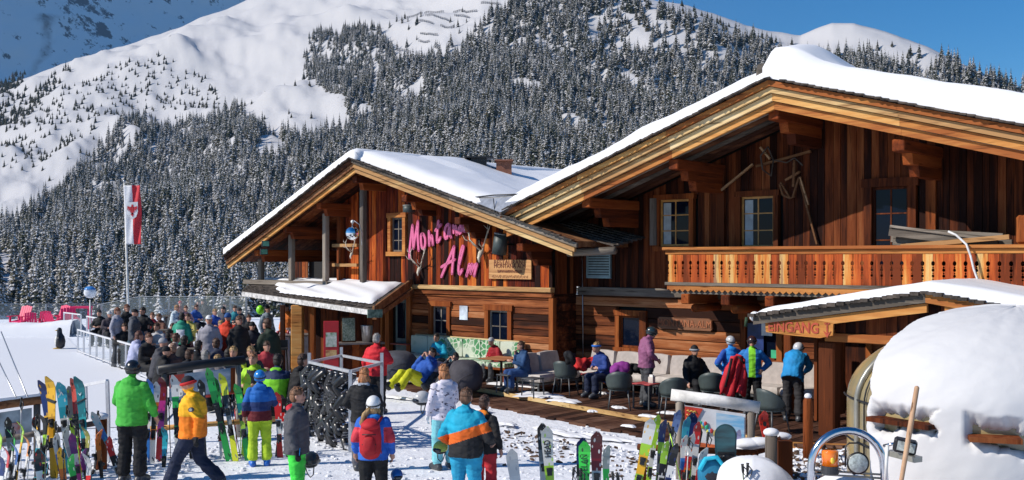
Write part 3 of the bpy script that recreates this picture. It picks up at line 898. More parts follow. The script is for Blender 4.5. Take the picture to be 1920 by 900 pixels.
def sth(u, v):
    t = .30 + .34 * min(1, max(0, (u - UR + 1.0) / 2.5))
    return t
snowbank('roof_snow', UE - .05, UR + .25, VF + .02, 33.8, lambda u, v: mz(u) + .05, .36, CHAL, FRAME, 80, 60, .16, 3, .16, flo=.5)
snowbank('roof_snow', UR - .1, UEr + .2, VF - .05, 33.8, lambda u, v: mz(u) + .05, .6, CHAL, FRAME, 90, 70, .22, 5, .12, flo=.4, thf=lambda u, v: .56 + .42 * math.exp(-((u - UR - .42) / .55) ** 2 - ((v - VF - 1.3) / 1.3) ** 2))
mb = MB(); mb.box((UR - .02, VF + .38, ZR + .17), (.62, .70, .42), taper=.9); mb.build('ridge_block', STONE, CHAL, FRAME, bevel=.03)

VBAL = 20.6
ub0 = q(1254, 500, VBAL)[0]; ub1 = uRt - .3
zr = q(1500, 466, VBAL)[1]; zb_ = q(1500, 534, VBAL)[1]; zl = q(1500, 551, VBAL)[1]
mb = MB(); mb.span((ub0 - .02, VBAL + .05, zb_ - .12), (ub1, VB - .02, zb_ - .02))
BAL = mb.build('balcony', W_GREY, CHAL, FRAME)
mb = MB(); mb.span((ub0 - .12, VBAL - .12, zr - .02), (ub1, VBAL + .14, zr + .05)); mb.span((ub0 - .07, VBAL - .05, zr - .12), (ub1, VBAL + .07, zr - .022))
mb.build('handrail', W_FOR, BAL, FRAME, bevel=.01)
mb = MB(); mb.span((ub0 - .07, VBAL - .07, zb_ - .06), (ub1, VBAL + .04, zb_ + .01)); mb.build('bottom_rail', W_GREY, BAL, FRAME)
pts_f = [(ub0 - .02, zb_ - .062)];
sc = []; u = ub1
while u > ub0:
    sc += [(u, zl + .02), (u - .05, zl - .015), (u - .10, zl + .02), (u - .125, zl + .045)]; u -= .15
poly = [(ub0 - .02, zb_ - .062), (ub0 - .02, zl + .02)] + [p for p in reversed(sc) if p[0] > ub0 + .02] + [(ub1, zb_ - .062)]
MB().prism(poly, .03, axis='y', off=VBAL - .045).build('fascia', W_FOR, BAL, FRAME)
mb = MB(); mb.span((ub0 + .05, VBAL + .02, zl - .06), (ub1, VBAL + .10, zl + .03)); mb.build('fascia_beam', W_GREY, BAL, FRAME)
def board(w, z0, z1):
    h = z1 - z0; hw = w / 2 - .004
    nt_ = [(.30, .052, .034), (.42, .02, .016), (.50, .035, .026), (.60, .018, .014), (.68, .032, .024), (.78, .016, .016)]
    right = [(hw, z1)]
    for f, hh, d in nt_:
        zc = z1 - f * h
        right += [(hw, zc + hh), (hw - d * .8, zc + hh * .6), (hw - d, zc), (hw - d * .8, zc - hh * .6), (hw, zc - hh)]
    right += [(hw, z0)]
    return right + [(-x, z) for x, z in reversed(right)]
bm_ = MB().prism(board(.205, 0, zr - zb_ - .13), .028, axis='y')
bme = None; u = ub0 + .1; i = 0
while u < ub1 - .05:
    if bme is None:
        o = bm_.build('baluster_board', W_BALC, BAL, FRAME); bme = o.data
    else:
        o = bpy.data.objects.new('baluster_board', bme); COL.objects.link(o); place(o, BAL, FRAME)
    o.location = (u, VBAL - .035 + (.006 if i % 2 else 0), zb_ + .012)
    u += .205; i += 1
mb = MB()
for k in range(6): mb.span((ub0 - .03, VBAL + .06 + k * .2, zb_ + .012), (ub0 - .0, VBAL + .24 + k * .2, zr - .12))
mb.build('end_board', W_BALC, BAL, FRAME)
for px in (1284, 1359, 1442, 1540, 1660, 1790):
    u_, z_ = q(px, 558, VBAL - .1)
    mb = MB(); mb.span((u_ - .11, VBAL - .1, zl - .30), (u_ + .11, VB, zl - .065)); mb.build('joist', W_BEAM, BAL, FRAME, bevel=.02)
    mb = MB(); mb.tube([(u_ + .08, VBAL + .2, zl - .40), (u_ + .08, VB, zl - .40)], .10, 10); mb.build('joist_brace', W_BEAM, BAL, FRAME)

# ================================================================ GABLE WING
VW = 20.9
WING = empty('gable_wing', uvz(-19, VW, 0), math.atan2(UD.y, UD.x), 'smaller chalet wing with pink lettering, antlers and an open loggia under its snowy gable', 'chalet')
wl = q(420, 482, VF); wr = q(658, 298, VF); we = q(1066, 450, VF)
UW, ZW = wr
s1 = (ZW - wl[1]) / (UW - wl[0]); s2 = (ZW - we[1]) / (we[0] - UW)
def wz(u): return ZW - (s1 * (UW - u) if u < UW else s2 * (u - UW))
THW = .42
def wunder(u): return wz(u) - THW
for a, b in ((wl[0], UW), (UW, we[0])):
    MB().prism([(a, wz(a) - .16), (b, wz(b) - .16), (b, wz(b) - .02), (a, wz(a) - .02)], 13.5 if b == UW else 11.0, axis='y', off=VF + .1).build('roof_deck', W_DKF, WING, FRAME)
    k = 0; v = VF + .3
    while v < VF + 4.2:
        MB().prism([(a + .05, wz(a + .05) - .185), (b, wz(b) - .185), (b, wz(b) - .165), (a + .05, wz(a + .05) - .165)], .2, axis='y', off=v).build('soffit_board', W_BIG, WING, FRAME)
        v += .21
for a, b, ms_ in ((wl[0], UW, (W_DKF, W_DKF, W_FOR)), (UW, we[0], (W_GREY, W_FAS, W_FAS))):
    zz = 0
    for i, (hh, m) in enumerate(zip((.12, .14, .14), ms_)):
        for k in range(2):
            a2 = a + (b - a) * k / 2 + (.004 if k else 0); b2 = a + (b - a) * (k + 1) / 2 + (.12 * (2 - i) if (k and b == we[0]) else 0)
            MB().prism([(a2, wz(a2) - zz - hh + .012), (b2, wz(b2) - zz - hh + .012), (b2, wz(b2) - zz), (a2, wz(a2) - zz)], .07, axis='y', off=VF + i * .072).build('barge_board', m, WING, FRAME)
        zz += hh
mb = MB()
for a, b in ((wl[0], UW), (UW, we[0] + .1)):
    u = a
    while u < b:
        w_ = r.uniform(.08, .16); mb.bar((u, VF - .03 - r.uniform(0, .05), wz(u) + .02), (u + w_, VF - .03, wz(u + w_) + .02 + r.uniform(0, .04)), .14, .03); u += w_ * 1.05
mb.build('shingle_edge', SHING, WING, FRAME, kind='stuff')
snowbank('roof_snow', wl[0] - .02, UW + .25, VF - .02, 33, lambda u, v: wz(u) + .04, .30, WING, FRAME, 60, 60, .10, 8, .05, flo=.75)
snowbank('roof_snow', UW - .1, we[0] - 2.3, VF + .10, 31.5, lambda u, v: wz(u) + .04, .28, WING, FRAME, 60, 50, .5, 9, .07, thf=lambda u, v: .30 + .10 * math.sin(v * .8 + u) * (v > 22))
for (px, py), top in zip(((597, 386), (534, 430), (480, 474), (664, 336)), (1, 1, 1, 0)):
    purlin(WING, px, py, 19.7, 23.4, .22, .20, ((.25, .2),))
for px, py in ((757, 372), (857, 414), (974, 464)):
    purlin(WING, px, py, 19.7, VW + .04, .22, .20, ((.35, .2), (.6, .16)))
uw0 = q(632, 480, VW)[0]; uw1 = q(1037, 500, VW)[0]
ZWS = q(905, 541, VW)[1]
h1 = window(WING, VW, 735, 408, 757, 472, 2, 3, .13, W_FOR, W_GREYZ, .12)
h1 = (h1[0] - .1, h1[1], h1[2], h1[3])
plank_wall(WING, uw0, uw1, VW, ZWS + .05, lambda u: wunder(u) + .22, W_RED, (h1,), .155)
ulw = q(766, 600, VW)[0]
mb = MB(); mb.span((ulw, VW - .13, ZWS - .06), (uw1 + .02, VW + .05, ZWS + .07)); mb.build('storey_beam', W_FAS, WING, FRAME, bevel=.015)
mb = MB(); mb.span((ulw + .3, VW - .07, ZWS - .20), (uw1 + .01, VW + .05, ZWS - .065)); mb.build('storey_beam', W_LOG, WING, FRAME, bevel=.015)
h2 = window(WING, VW, 812, 574, 840, 628, 2, 2, .13, W_POST, W_GREYZ)
h3 = window(WING, VW, 918, 582, 954, 642, 2, 2, .14, W_POST, W_GREYZ)
log_wall(WING, ulw, uw1 - .12, VW, -.1, ZWS - .2, W_LOG, (h2, h3), .20, random.Random(9))
box_part('corner_post', (uw1 - .12, VW - .04, -.1), (uw1 + .03, VW + .1, ZWS - .2), W_POST, WING)
r2 = random.Random(12)
for k in range(6):
    v0 = VW + .11 + k * .147
    box_part('plank', (uw1 - .03, v0, ZWS - .1), (uw1 + .01 + r2.uniform(0, .02), v0 + .142, wunder(uw1) + .3), W_BIG, WING)
z = -.1
while z < ZWS - .12:
    hh = .2; box_part('log', (uw1 - .09, VW + .1, z), (uw1 - .01 + r2.uniform(0, .02), VB - .02, min(z + hh - .008, ZWS - .1)), W_LOG, WING); z += hh
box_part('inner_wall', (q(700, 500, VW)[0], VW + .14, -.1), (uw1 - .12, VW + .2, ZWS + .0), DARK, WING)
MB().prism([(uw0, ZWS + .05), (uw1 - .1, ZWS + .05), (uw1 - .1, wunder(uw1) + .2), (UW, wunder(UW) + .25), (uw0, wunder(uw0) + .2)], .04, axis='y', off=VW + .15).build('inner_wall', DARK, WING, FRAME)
zfl = q(640, 528, 20.3)[1]
ulg = q(470, 530, 20.3)[0]
mb = MB(); mb.span((ulg, 20.0, zfl - .14), (uw0 + .6, 24.0, zfl)); mb.build('loggia_floor', W_GREY, WING, FRAME)
for px, yt, yb in ((490, 486, 526), (547, 440, 530), (611, 400, 530), (681, 345, 528)):
    u_, _ = q(px, 500, 20.3); za = q(px, yt, 20.3)[1]
    mb = MB(); mb.box((u_, 20.3, (zfl + za) / 2), (.17, .17, za - zfl)); mb.build('post', W_GREYZ, WING, FRAME, bevel=.02)
ua = q(545, 480, 23.4)[0]; ub = q(640, 480, 23.4)[0]
u = ua; k = 0
while u < ub + 1.5:
    if not (ua + .9 < u < ua + 1.9):
        box_part('plank', (u, 23.4, zfl), (u + .17, 23.44, wunder(u) + .22 if u > wl[0] else zfl + 1), W_BEAM if k % 4 == 0 else W_BIG, WING)
    u += .175; k += 1
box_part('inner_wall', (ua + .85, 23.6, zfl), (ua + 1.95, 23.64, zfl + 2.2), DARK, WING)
box_part('side_wall', (uw0, VW + .2, zfl), (uw0 + .1, 24, wunder(uw0) + .2), W_BIG, WING)
box_part('side_wall', (uw0 + .2, 24, -.1), (uw0 + .3, 32, wunder(uw0)), W_BIG, WING)
mb = MB()
u5 = q(634, 520, VW - .05)[0]; u6 = q(680, 520, VW - .05)[0]
for y in (460, 497):
    z_ = q(655, y, VW - .3)[1]; mb.span((u5, VW - .3, z_ - .05), (u6, VW - .2, z_ + .05))
mb.build('loggia_rail', W_FAS, WING, FRAME)
box_part('loggia_stud', (q(635, 470, VW - .2)[0] - .1, VW - .2, zfl), (q(635, 470, VW - .2)[0] + .08, VW - .02, q(635, 407, VW)[1]), W_POST, WING)
for (px, py, w_, d_) in ((640, 525, 1.9, .8), (520, 527, 1.2, .5), (580, 528, .8, .4)):
    u_, _ = q(px, py, 20.9); snowbank('floor_snow', u_ - w_ / 2, u_ + w_ / 2, 20.7, 20.7 + d_, lambda a, b: zfl, .07, WING, FRAME, 14, 8, .2, int(px), .03)
A = q(1010, 418, 21.0); B_ = q(1155, 462, 20.6)
mb = MB(); lk = lin(A, B_)
for k in range(7):
    for j in range(12):
        uu = A[0] + (B_[0] - A[0]) * j / 12; u2 = uu + (B_[0] - A[0]) / 12 * 1.0
        v0 = 20.5 + k * .2
        zz = lk(uu) + k * .035 - .0
        mb.prism([(uu + .004, zz), (u2 - .004, lk(u2) + k * .035), (u2 - .004, lk(u2) + k * .035 + .03 + .01 * (j % 2)), (uu + .004, zz + .03 + .01 * (j % 2))], .235, axis='y', off=v0)
mb.build('link_roof_shingles', SHING, CHAL, FRAME, kind='stuff')
mb = MB(); mb.tube([(q(1066, 470, 20.5)[0], 20.5, q(1066, 472, 20.5)[1] - .03), (B_[0] + .05, 20.5, B_[1] - .1)], .1, 10); mb.build('link_beam', W_GREY, CHAL, FRAME)
a0 = P(872, 372, 27.4); a1 = P(1004, 363, 25.6); a2 = P(938, 398, 26.0)
mb = MB(); mb.add([a0, a1, a2, a0 + Vector((0, .2, -.1)), a1 + Vector((0, .2, -.1)), a2 + Vector((0, .2, -.1))], [(0, 2, 1), (3, 4, 5), (0, 1, 4, 3), (1, 2, 5, 4), (2, 0, 3, 5)])
mb.build('valley_flashing', STEEL, CHAL, W)
mb = MB(); mb.tube([a0, P(925, 366, 26.6), a1], .02, 6); mb.tube([P(925, 372, 26.4), P(928, 398, 26.2)], .012, 5); mb.tube([P(978, 366, 25.9), P(980, 380, 25.7)], .012, 5)
mb.build('snow_guard', BLACK, CHAL, W)
for px, py, nm, mm in ((898, 288, 'flue_cap', BLACK), (945, 294, 'flue_stack', mat('flue_brick', (.25, .10, .06), .9))):
    p = P(px, py, 33.5); mb = MB(); mb.box((p.x, p.y, p.z - .62), (.5, .5, .9)); mb.box((p.x, p.y, p.z - .14), (.95 if mm is BLACK else .6, .7, .05)); mb.build(nm, mm, WING, W)
mb = MB(); mb.bar(P(1230, 436 - 0, 19.6), P(1208, 437, 20), .02, .02);

# ================================================================ BAR CANOPY
cA = P(455, 545, 33.5); cB = P(698, 578, 27.8); cC = uvz(*((lambda t: (t[0], VW - .1, t[1]))(q(770, 530, VW)))); cD = P(476, 524, 36.0)
CAN = empty('bar_canopy', ((cB + cC) / 2).to_tuple()[:2] + (0,), 0, 'low snow-covered canopy roof over the outdoor bar beneath the loggia', 'canopy roof')
def quad(a, b, c, d, th, name, m, parent, frame=W):
    dn = Vector((0, 0, -th)); vs = [a, b, c, d, a + dn, b + dn, c + dn, d + dn]
    return MB().add(vs, [(0, 1, 2, 3), (7, 6, 5, 4), (0, 4, 5, 1), (1, 5, 6, 2), (2, 6, 7, 3), (3, 7, 4, 0)]).build(name, m, parent, frame)
quad(cA, cB, cC, cD, .10, 'canopy_deck', SHING, CAN)
dn = Vector((0, 0, 1))
mb = MB(); mb.bar(cA - dn * .10, cB - dn * .12, .07, .14); mb.build('gutter_board', mat('snowy_gutter', (.62, .60, .58), .7, vary=.2), CAN, W)
mb = MB(); mb.bar(cB - dn * .06 + Vector((.05, -.1, 0)), cC + Vector((.12, -.1, 0.02)), .06, .22); mb.bar(cB - dn * .24 + Vector((.05, 0, 0)), cC + Vector((.15, 0, -.22)), .12, .14); mb.build('verge_board', W_DKF, CAN, W)
mb = MB(); n_ = 60
for i in range(n_):
    for j in range(5):
        f0 = i / n_; p = cA.lerp(cB, f0).lerp(cD.lerp(cC, f0), j * .09); p2 = cA.lerp(cB, f0 + 1 / n_ * .9).lerp(cD.lerp(cC, f0 + 1 / n_ * .9), j * .09)
        mb.bar(p + dn * (.02 + .012 * ((i + j) % 2)), p2 + dn * (.02 + .02 * ((i * 7 + j) % 3) * .5), .05, .02)
mb.build('canopy_shingles', SHING, CAN, W, kind='stuff')
nu, nv = 60, 16
V_ = []; F_ = []
for j in range(nv):
    for i in range(nu):
        fu = .20 + .77 * i / (nu - 1); fv = .10 + .86 * j / (nv - 1)
        fu2 = fu + (.10 * (1 - j / (nv - 1)) * (1 - i / (nu - 1)) - .05 * (1 - i / (nu - 1)) * j / (nv - 1)) + .02 * math.sin(j * 1.3) * (i < 4)
        p = cA.lerp(cB, fu2).lerp(cD.lerp(cC, fu2), fv)
        e = min(1, min(i, nu - 1 - i, ) / 4, min(j, nv - 1 - j) / 2.5); e = math.sqrt(1 - (1 - e) ** 2)
        V_.append(p + dn * (.01 + (.11 + .02 * math.sin(i * .3 + j)) * (.15 + .85 * e)))
for j in range(nv - 1):
    for i in range(nu - 1):
        a = j * nu + i; F_.append((a, a + 1, a + nu + 1, a + nu))
MB().add(V_, F_, 0, True).build('canopy_snow', SNOW, CAN, W)
for px, w_, m in ((558, .34, W_FOR), (585, .2, W_POST), (706, .2, W_POST), (530, .14, W_DKF)):
    Yp = 31.0 if px < 600 else 29.3
    p = P(px, 575, Yp); mb = MB(); mb.box((p.x, p.y, (p.z + .1) / 2 - .1), (w_, w_, p.z + .2)); mb.build('canopy_post', m, CAN, W, bevel=.02)
bw0 = P(560, 600, 33.0); bw1 = uvz(q(720, 600, VW)[0], VW + .3, 0)
for k in range(16):
    a = Vector((bw0.x, bw0.y, 0)).lerp(Vector((bw1.x, bw1.y, 0)), k / 16); b = Vector((bw0.x, bw0.y, 0)).lerp(Vector((bw1.x, bw1.y, 0)), (k + .96) / 16)
    mb = MB(); mb.bar(a + Vector((0, 0, 1.15)), b + Vector((0, 0, 1.15)), .05, 2.5); mb.build('bar_back_plank', W_BIG, CAN, W)
for px, m in ((716, W_POST), (729, W_POST), (769, W_POST)):
    u_, _ = q(px, 600, VW); box_part('door_jamb', (u_ - .09, VW - .08, -.1), (u_ + .09, VW + .1, ZWS - .05), m, WING)
u3 = q(742, 600, VW)[0]; u4 = q(762, 600, VW)[0]
dd = box_part('glass_door', (u3, VW - .0, -.1), (u4, VW + .05, ZWS - .15), mat('teal_door', (.05, .10, .11), .4), WING)
box_part('pane', (u3 + .1, VW - .02, .9), (u4 - .06, VW - .003, ZWS - .5), GLASS, dd)
# ================================================================ PEOPLE
def cloth(col, rough=0.75, name=None):
    k = 'cloth_%02x%02x%02x' % tuple(int(min(1, c) * 255) for c in col)
    return mat(k, col, rough, vary=0.10, scale=5, bump=0.55, bscale=7, spec=0.3)
GREEN = (.06, .42, .05); LIME = (.42, .60, .03); BLACKC = (.010, .010, .012); NAVY = (.012, .018, .045); YEL = (.85, .42, .015); ORG = (.80, .20, .01)
BLUE = (.012, .10, .42); SKYB = (.02, .30, .62); TEAL = (.015, .32, .42); REDC = (.55, .015, .02); MAROON = (.12, .012, .018); GREY = (.22, .22, .24); DGREY = (.055, .058, .065)
WHITE = (.72, .72, .76); PURP = (.20, .08, .20); PALE = (.45, .62, .70); ROY = (.02, .09, .38); BROWN = (.14, .07, .04); PINK = (.65, .08, .25); DGREEN = (.02, .035, .02); TURQ = (.01, .34, .50); HIVIS = (.40, .75, .03)
SKIN = mat('skin', (.50, .26, .18), 0.55, vary=0.12, scale=14, spec=0.4)
EYE = mat('eye_dark', (.02, .012, .01), 0.25, vary=0)
LIP = mat('lip', (.38, .10, .09), 0.5, vary=0)
LENS = mat('dark_lens', (.01, .01, .015), 0.08, vary=0, spec=0.9)
def hairm(c): return mat('hair_%d%d%d' % tuple(int(x * 99) for x in c), c, 0.6, vary=0.3, scale=30, bump=0.6, stretch=(1, 1, .2))
H_BR = (.075, .032, .015); H_BL = (.42, .26, .11); H_GR = (.30, .28, .26); H_DK = (.018, .012, .009); H_RB = (.40, .16, .06)

def J(**k):
    j = dict(pel=(0, 0, .96), che=(0, 0, 1.26), nec=(0, .01, 1.46), hea=(0, -.015, 1.605))
    for s, x in (('L', 1), ('R', -1)):
        j['sh' + s] = (x * .175, .01, 1.385); j['el' + s] = (x * .255, .04, 1.12); j['ha' + s] = (x * .265, -.05, .90)
        j['hip' + s] = (x * .095, 0, .90); j['kn' + s] = (x * .115, -.02, .50); j['an' + s] = (x * .125, .03, .10); j['toe' + s] = (x * .15, -.14, .05)
    j.update(k); return j
def sitj(lean=.0, **k):
    """sitting on a seat 0.45 m high"""
    d = -.43
    j = J()
    for n in ('pel', 'che', 'nec', 'hea', 'shL', 'shR'):
        x, y, z = j[n]; t = max(0, (z - .96)); j[n] = (x, y - lean * t, z + d)
    for s, x in (('L', 1), ('R', -1)):
        j['hip' + s] = (x * .10, -.02, .50); j['kn' + s] = (x * .15, -.44, .50); j['an' + s] = (x * .15, -.42, .12); j['toe' + s] = (x * .16, -.58, .06)
        j['el' + s] = (x * .26, -.12 - lean * .2, .72); j['ha' + s] = (x * .12, -.34, .70)
    j.update(k); return j
STAND = J()
WALK = J(knL=(.10, -.20, .54), anL=(.10, -.34, .13), toeL=(.11, -.50, .10), knR=(-.10, .06, .50), anR=(-.10, .40, .16), toeR=(-.10, .28, .05),
         elL=(.24, .16, 1.12), haL=(.24, .12, .86), elR=(-.25, -.06, 1.12), haR=(-.24, -.22, .90), nec=(0, -.03, 1.45), hea=(0, -.07, 1.59))
PHONE = J(elL=(.27, -.08, 1.14), haL=(.10, -.30, 1.22), elR=(-.29, .02, 1.12), haR=(-.30, -.10, .93))
HIPS = J(elL=(.38, .10, 1.14), haL=(.22, -.04, .98), elR=(-.38, .10, 1.14), haR=(-.22, -.04, .98))
FWD = J(elL=(.26, -.08, 1.12), haL=(.14, -.36, 1.08), elR=(-.26, -.08, 1.12), haR=(-.14, -.36, 1.08))
BEND = J(pel=(0, .05, .93), che=(0, -.10, 1.17), nec=(0, -.30, 1.30), hea=(0, -.42, 1.36), shL=(.17, -.24, 1.26), shR=(-.17, -.24, 1.26), elL=(.22, -.40, 1.04), haL=(.10, -.52, .90), elR=(-.22, -.40, 1.04), haR=(-.10, -.52, .90))
SIT = sitj(); SITL = sitj(.45); SITT = sitj(.15, haL=(.14, -.40, .80), haR=(-.10, -.22, .98), elR=(-.25, -.16, .74))
RECL = J(pel=(0, .0, .30), che=(0, .22, .50), nec=(0, .36, .66), hea=(0, .40, .80), shL=(.18, .32, .60), shR=(-.18, .32, .60), elL=(.30, .10, .50), haL=(.10, .16, .76), elR=(-.30, .12, .48), haR=(-.08, .18, .76),
         hipL=(.10, -.05, .30), hipR=(-.10, -.05, .30), knL=(.16, -.42, .46), knR=(-.14, -.42, .42), anL=(.18, -.78, .12), anR=(-.16, -.76, .12), toeL=(.20, -.86, .20), toeR=(-.18, -.84, .20))

def person(pos, face, pose, jacket, trousers, label, height=None, hat=None, hatcol=BLACKC, hair=H_BR, longhair=False, gloves=None, boots=DGREY, vox=.026, hood=True,
           paint=None, band=None, glasses=False, look=0, group=None, ztop=None, girth=1.08, ztilt=0, goggles=None, pony=False):
    """one skinned figure; pos is the ground point, face 0 looks at the camera, +90 to the right"""
    j = {k: Vector(v) for k, v in pose.items()}
    top = j['hea'].z + .125 + (.02 if hat == 'helmet' else 0)
    s = 1.0
    if ztop: s = (ztop - pos[2]) / top
    elif height: s = height / 1.73
    e = empty('person', pos, R(face), label, 'person', group, scale=s)
    mb = MB(); segs = []       # (a, b, ra, rb, tag)
    g = girth
    xs = (j['shL'] - j['shR']).normalized()
    ax = j['nec'] - j['pel']
    prof = [(-.27, .176, .148), (-.245, .194, .165), (-.05, .186, .158), (.25, .184, .154), (.55, .200, .158), (.78, .196, .142), (.93, .135, .105), (1.0, .078, .075)]
    def tp(t):
        p0, p1, p2 = j['pel'], j['che'], j['nec']
        f = .6
        return p0 + (p1 - p0) * (t / f) if t < f else p1 + (p2 - p1) * ((t - f) / (1 - f))
    vs = []; n = 16
    for t, rx, ry in prof:
        c = tp(t); d = (tp(min(1, t + .1)) - tp(t - .1)).normalized(); y = d.cross(xs).normalized(); x2 = y.cross(d).normalized()
        for k in range(n):
            a = 2 * math.pi * k / n
            vs.append(c + x2 * math.cos(a) * rx * g + y * math.sin(a) * ry * g)
    fs = [(i * n + k, i * n + (k + 1) % n, (i + 1) * n + (k + 1) % n, (i + 1) * n + k) for i in range(len(prof) - 1) for k in range(n)]
    fs += [tuple(range(n - 1, -1, -1)), tuple((len(prof) - 1) * n + k for k in range(n))]
    mb.add(vs, fs)
    segs.append((tp(-.14), tp(.3), .165 * g, .155 * g, 'J')); segs.append((tp(.3), tp(.82), .155 * g, .16 * g, 'J')); segs.append((tp(.85), tp(.96), .13, .09, 'J'))
    def cap(a, b, ra, rb, tag, n=10):
        d = (b - a); L = d.length or 1e-4; d = d / L
        mb.tube([a - d * ra * .8, a - d * ra * .4, a, b, b + d * rb * .4, b + d * rb * .8], [ra * .5, ra * .9, ra, rb, rb * .9, rb * .5], n)
        segs.append((a, b, ra, rb, tag))
    hd = j['hea']
    cap(j['nec'] - Vector((0, 0, .02)), hd - Vector((0, 0, .05)), .056, .054, 'S')
    Rh = Matrix.Rotation(R(look), 3, 'Z') @ Matrix.Rotation(R(ztilt), 3, 'X')
    def hp(x, y, z): return hd + Rh @ Vector((x, y, z))
    mb.ball(hp(0, 0, .015), (.074, .092, .108), nu=16, nv=10, rot=Rh); mb.ball(hp(0, -.022, -.058), (.056, .066, .055), nu=12, nv=8, rot=Rh)
    mb.tube([hp(0, -.086, .022), hp(0, -.106, -.010), hp(0, -.088, -.022)], [.010, .015, .012], 6)
    mb.ball(hp(0, -.086, -.05), (.026, .014, .014), nu=8, nv=6, rot=Rh); mb.ball(hp(0, -.078, -.088), (.022, .018, .016), nu=8, nv=6, rot=Rh)
    for x in (.076, -.076): mb.ball(hp(x, .008, .0), (.012, .022, .030), nu=8, nv=6, rot=Rh)
    segs.append((hp(0, 0, .03), hp(0, -.01, -.05), .09, .07, 'S'))
    if hood: mb.ball(j['nec'] + Vector((0, .062, -.015)), (.125, .075, .065), nu=12, nv=8); segs.append((j['nec'] + Vector((-.05, .075, 0)), j['nec'] + Vector((.05, .075, 0)), .08, .08, 'H'))
    else: segs.append((j['nec'] + Vector((0, 0, -.03)), j['nec'] + Vector((0, 0, .01)), .075, .07, 'J'));
    cap(j['nec'] + Vector((0, 0, -.04)), j['nec'] + Vector((0, 0, .015)), .078, .072, 'J')
    for sd in 'LR':
        sh, el, ha = j['sh' + sd], j['el' + sd], j['ha' + sd]
        cap(sh * 1.0 + Vector((-sh.x * .06, 0, -.015)), el, .072 * g, .064 * g, 'A'); cap(el, ha - (ha - el).normalized() * .045, .064 * g, .052, 'A')
        d = (ha - el).normalized(); side = d.cross(xs)
        if side.length < .2: side = d.cross(Vector((0, 0, 1)))
        side.normalize(); w = side                 # across the knuckles
        pn = d.cross(w).normalized()
        if pn.dot(Vector((0, 0, 0)) + (Vector((0, ha.y, ha.z)) - ha)) < 0: pn = -pn   # palm turns to the body
        pr = .012 if not gloves else .014
        c = ha + d * .04
        mb.tube([ha - d * .02, c, c + d * .045], [.026, .040, .036], 10, flat=.62); segs.append((ha - d * .01, c + d * .05, .035, .035, 'G'))
        for q_ in range(4):
            o = (q_ - 1.5) * .019; l = (.034, .040, .037, .028)[q_]
            b0 = c + d * .045 + w * o; b1 = b0 + d * l + pn * .010; b2 = b1 + d * l * .45 + pn * l * .7; b3 = b2 - d * .006 + pn * l * .5
            mb.tube([b0 - d * .012, b0, b1, b2, b3], [pr, pr, pr * .95, pr * .85, pr * .7], 6)
            segs.append((b0, b2, .012, .012, 'G'))
        t0 = ha + d * .012 + w * .034; mb.tube([t0 - w * .01, t0 + w * .022 + d * .03 + pn * .012, t0 + w * .012 + d * .062 + pn * .03], [.016, .015, .011], 6); segs.append((t0, t0 + w * .02 + d * .05 + pn * .02, .014, .012, 'G'))
        hip, kn, an, to = j['hip' + sd], j['kn' + sd], j['an' + sd], j['toe' + sd]
        cap(hip, kn, .112 * g, .090, 'T'); cap(kn, an + (kn - an).normalized() * .08, .088, .098, 'T')
        cap(an + (kn - an).normalized() * .12, an, .074, .068, 'B');
        heel = an + (an - to) * .25; heel.z = to.z + .005
        cap(heel, to, .060, .056, 'B'); cap(an + (to - an) * .3, to, .068, .054, 'B')
    me = bpy.data.meshes.new('t'); me.from_pydata(mb.v, [], mb.f)
    tmp = bpy.data.objects.new('t', me); COL.objects.link(tmp)
    m = tmp.modifiers.new('r', 'REMESH'); m.mode = 'VOXEL'; m.voxel_size = vox; m.use_smooth_shade = True
    m2 = tmp.modifiers.new('s', 'SMOOTH'); m2.factor = .5; m2.iterations = 2
    dg = bpy.context.evaluated_depsgraph_get()
    ev = tmp.evaluated_get(dg)
    body = bpy.data.meshes.new_from_object(ev); body.name = 'body'
    bpy.data.objects.remove(tmp); bpy.data.meshes.remove(me)
    nf = len(body.polygons)
    cen = np.empty(nf * 3, np.float32); body.polygons.foreach_get('center', cen); cen = cen.reshape(-1, 3)
    best = np.full(nf, 1e9); tag = np.zeros(nf, int); tags = 'SJHTBGA'
    for a, b, ra, rb, tg in segs:
        a = np.array(a); b = np.array(b); ab = b - a; L2 = max(1e-9, ab @ ab)
        t = np.clip(((cen - a) @ ab) / L2, 0, 1)
        dd = np.linalg.norm(cen - (a + t[:, None] * ab), axis=1) - (ra + (rb - ra) * t)
        k = dd < best; best[k] = dd[k]; tag[k] = tags.index(tg)
    axd = np.array((j['che'] - j['pel']).normalized()); rel = cen - np.array(j['pel']); al = rel @ axd
    rad_ = np.linalg.norm(rel - al[:, None] * axd, axis=1)
    lo = (tag == 1) & (al < -.125); tag[lo] = 3
    tag[(tag == 3) & (al > -.125) & (rad_ < .24)] = 1
    tag[tag == 6] = 1
    nv_ = len(body.vertices); co = np.empty(nv_ * 3, np.float32); body.vertices.foreach_get('co', co); co = co.reshape(-1, 3)
    no = np.empty(nv_ * 3, np.float32); body.vertices.foreach_get('normal', no); no = no.reshape(-1, 3)
    sd_ = len(bpy.data.objects)
    fold = fbm(co[:, 0] * 9 + co[:, 1] * 7 + sd_, co[:, 2] * 20 + co[:, 1] * 6, 3, sd_ % 97) * .017
    vt = np.zeros(nv_, bool)
    lv = np.empty(len(body.loops), np.int32); body.loops.foreach_get('vertex_index', lv)
    ls = np.empty(nf, np.int32); lt = np.empty(nf, np.int32); body.polygons.foreach_get('loop_start', ls); body.polygons.foreach_get('loop_total', lt)
    isc = np.isin(tag, (1, 2, 3)); vt[lv[np.repeat(isc, lt)]] = True
    co = co + no * (fold * vt)[:, None]; body.vertices.foreach_set('co', co.ravel().astype(np.float32)); body.update()
    jm = cloth(jacket); tm = cloth(trousers)
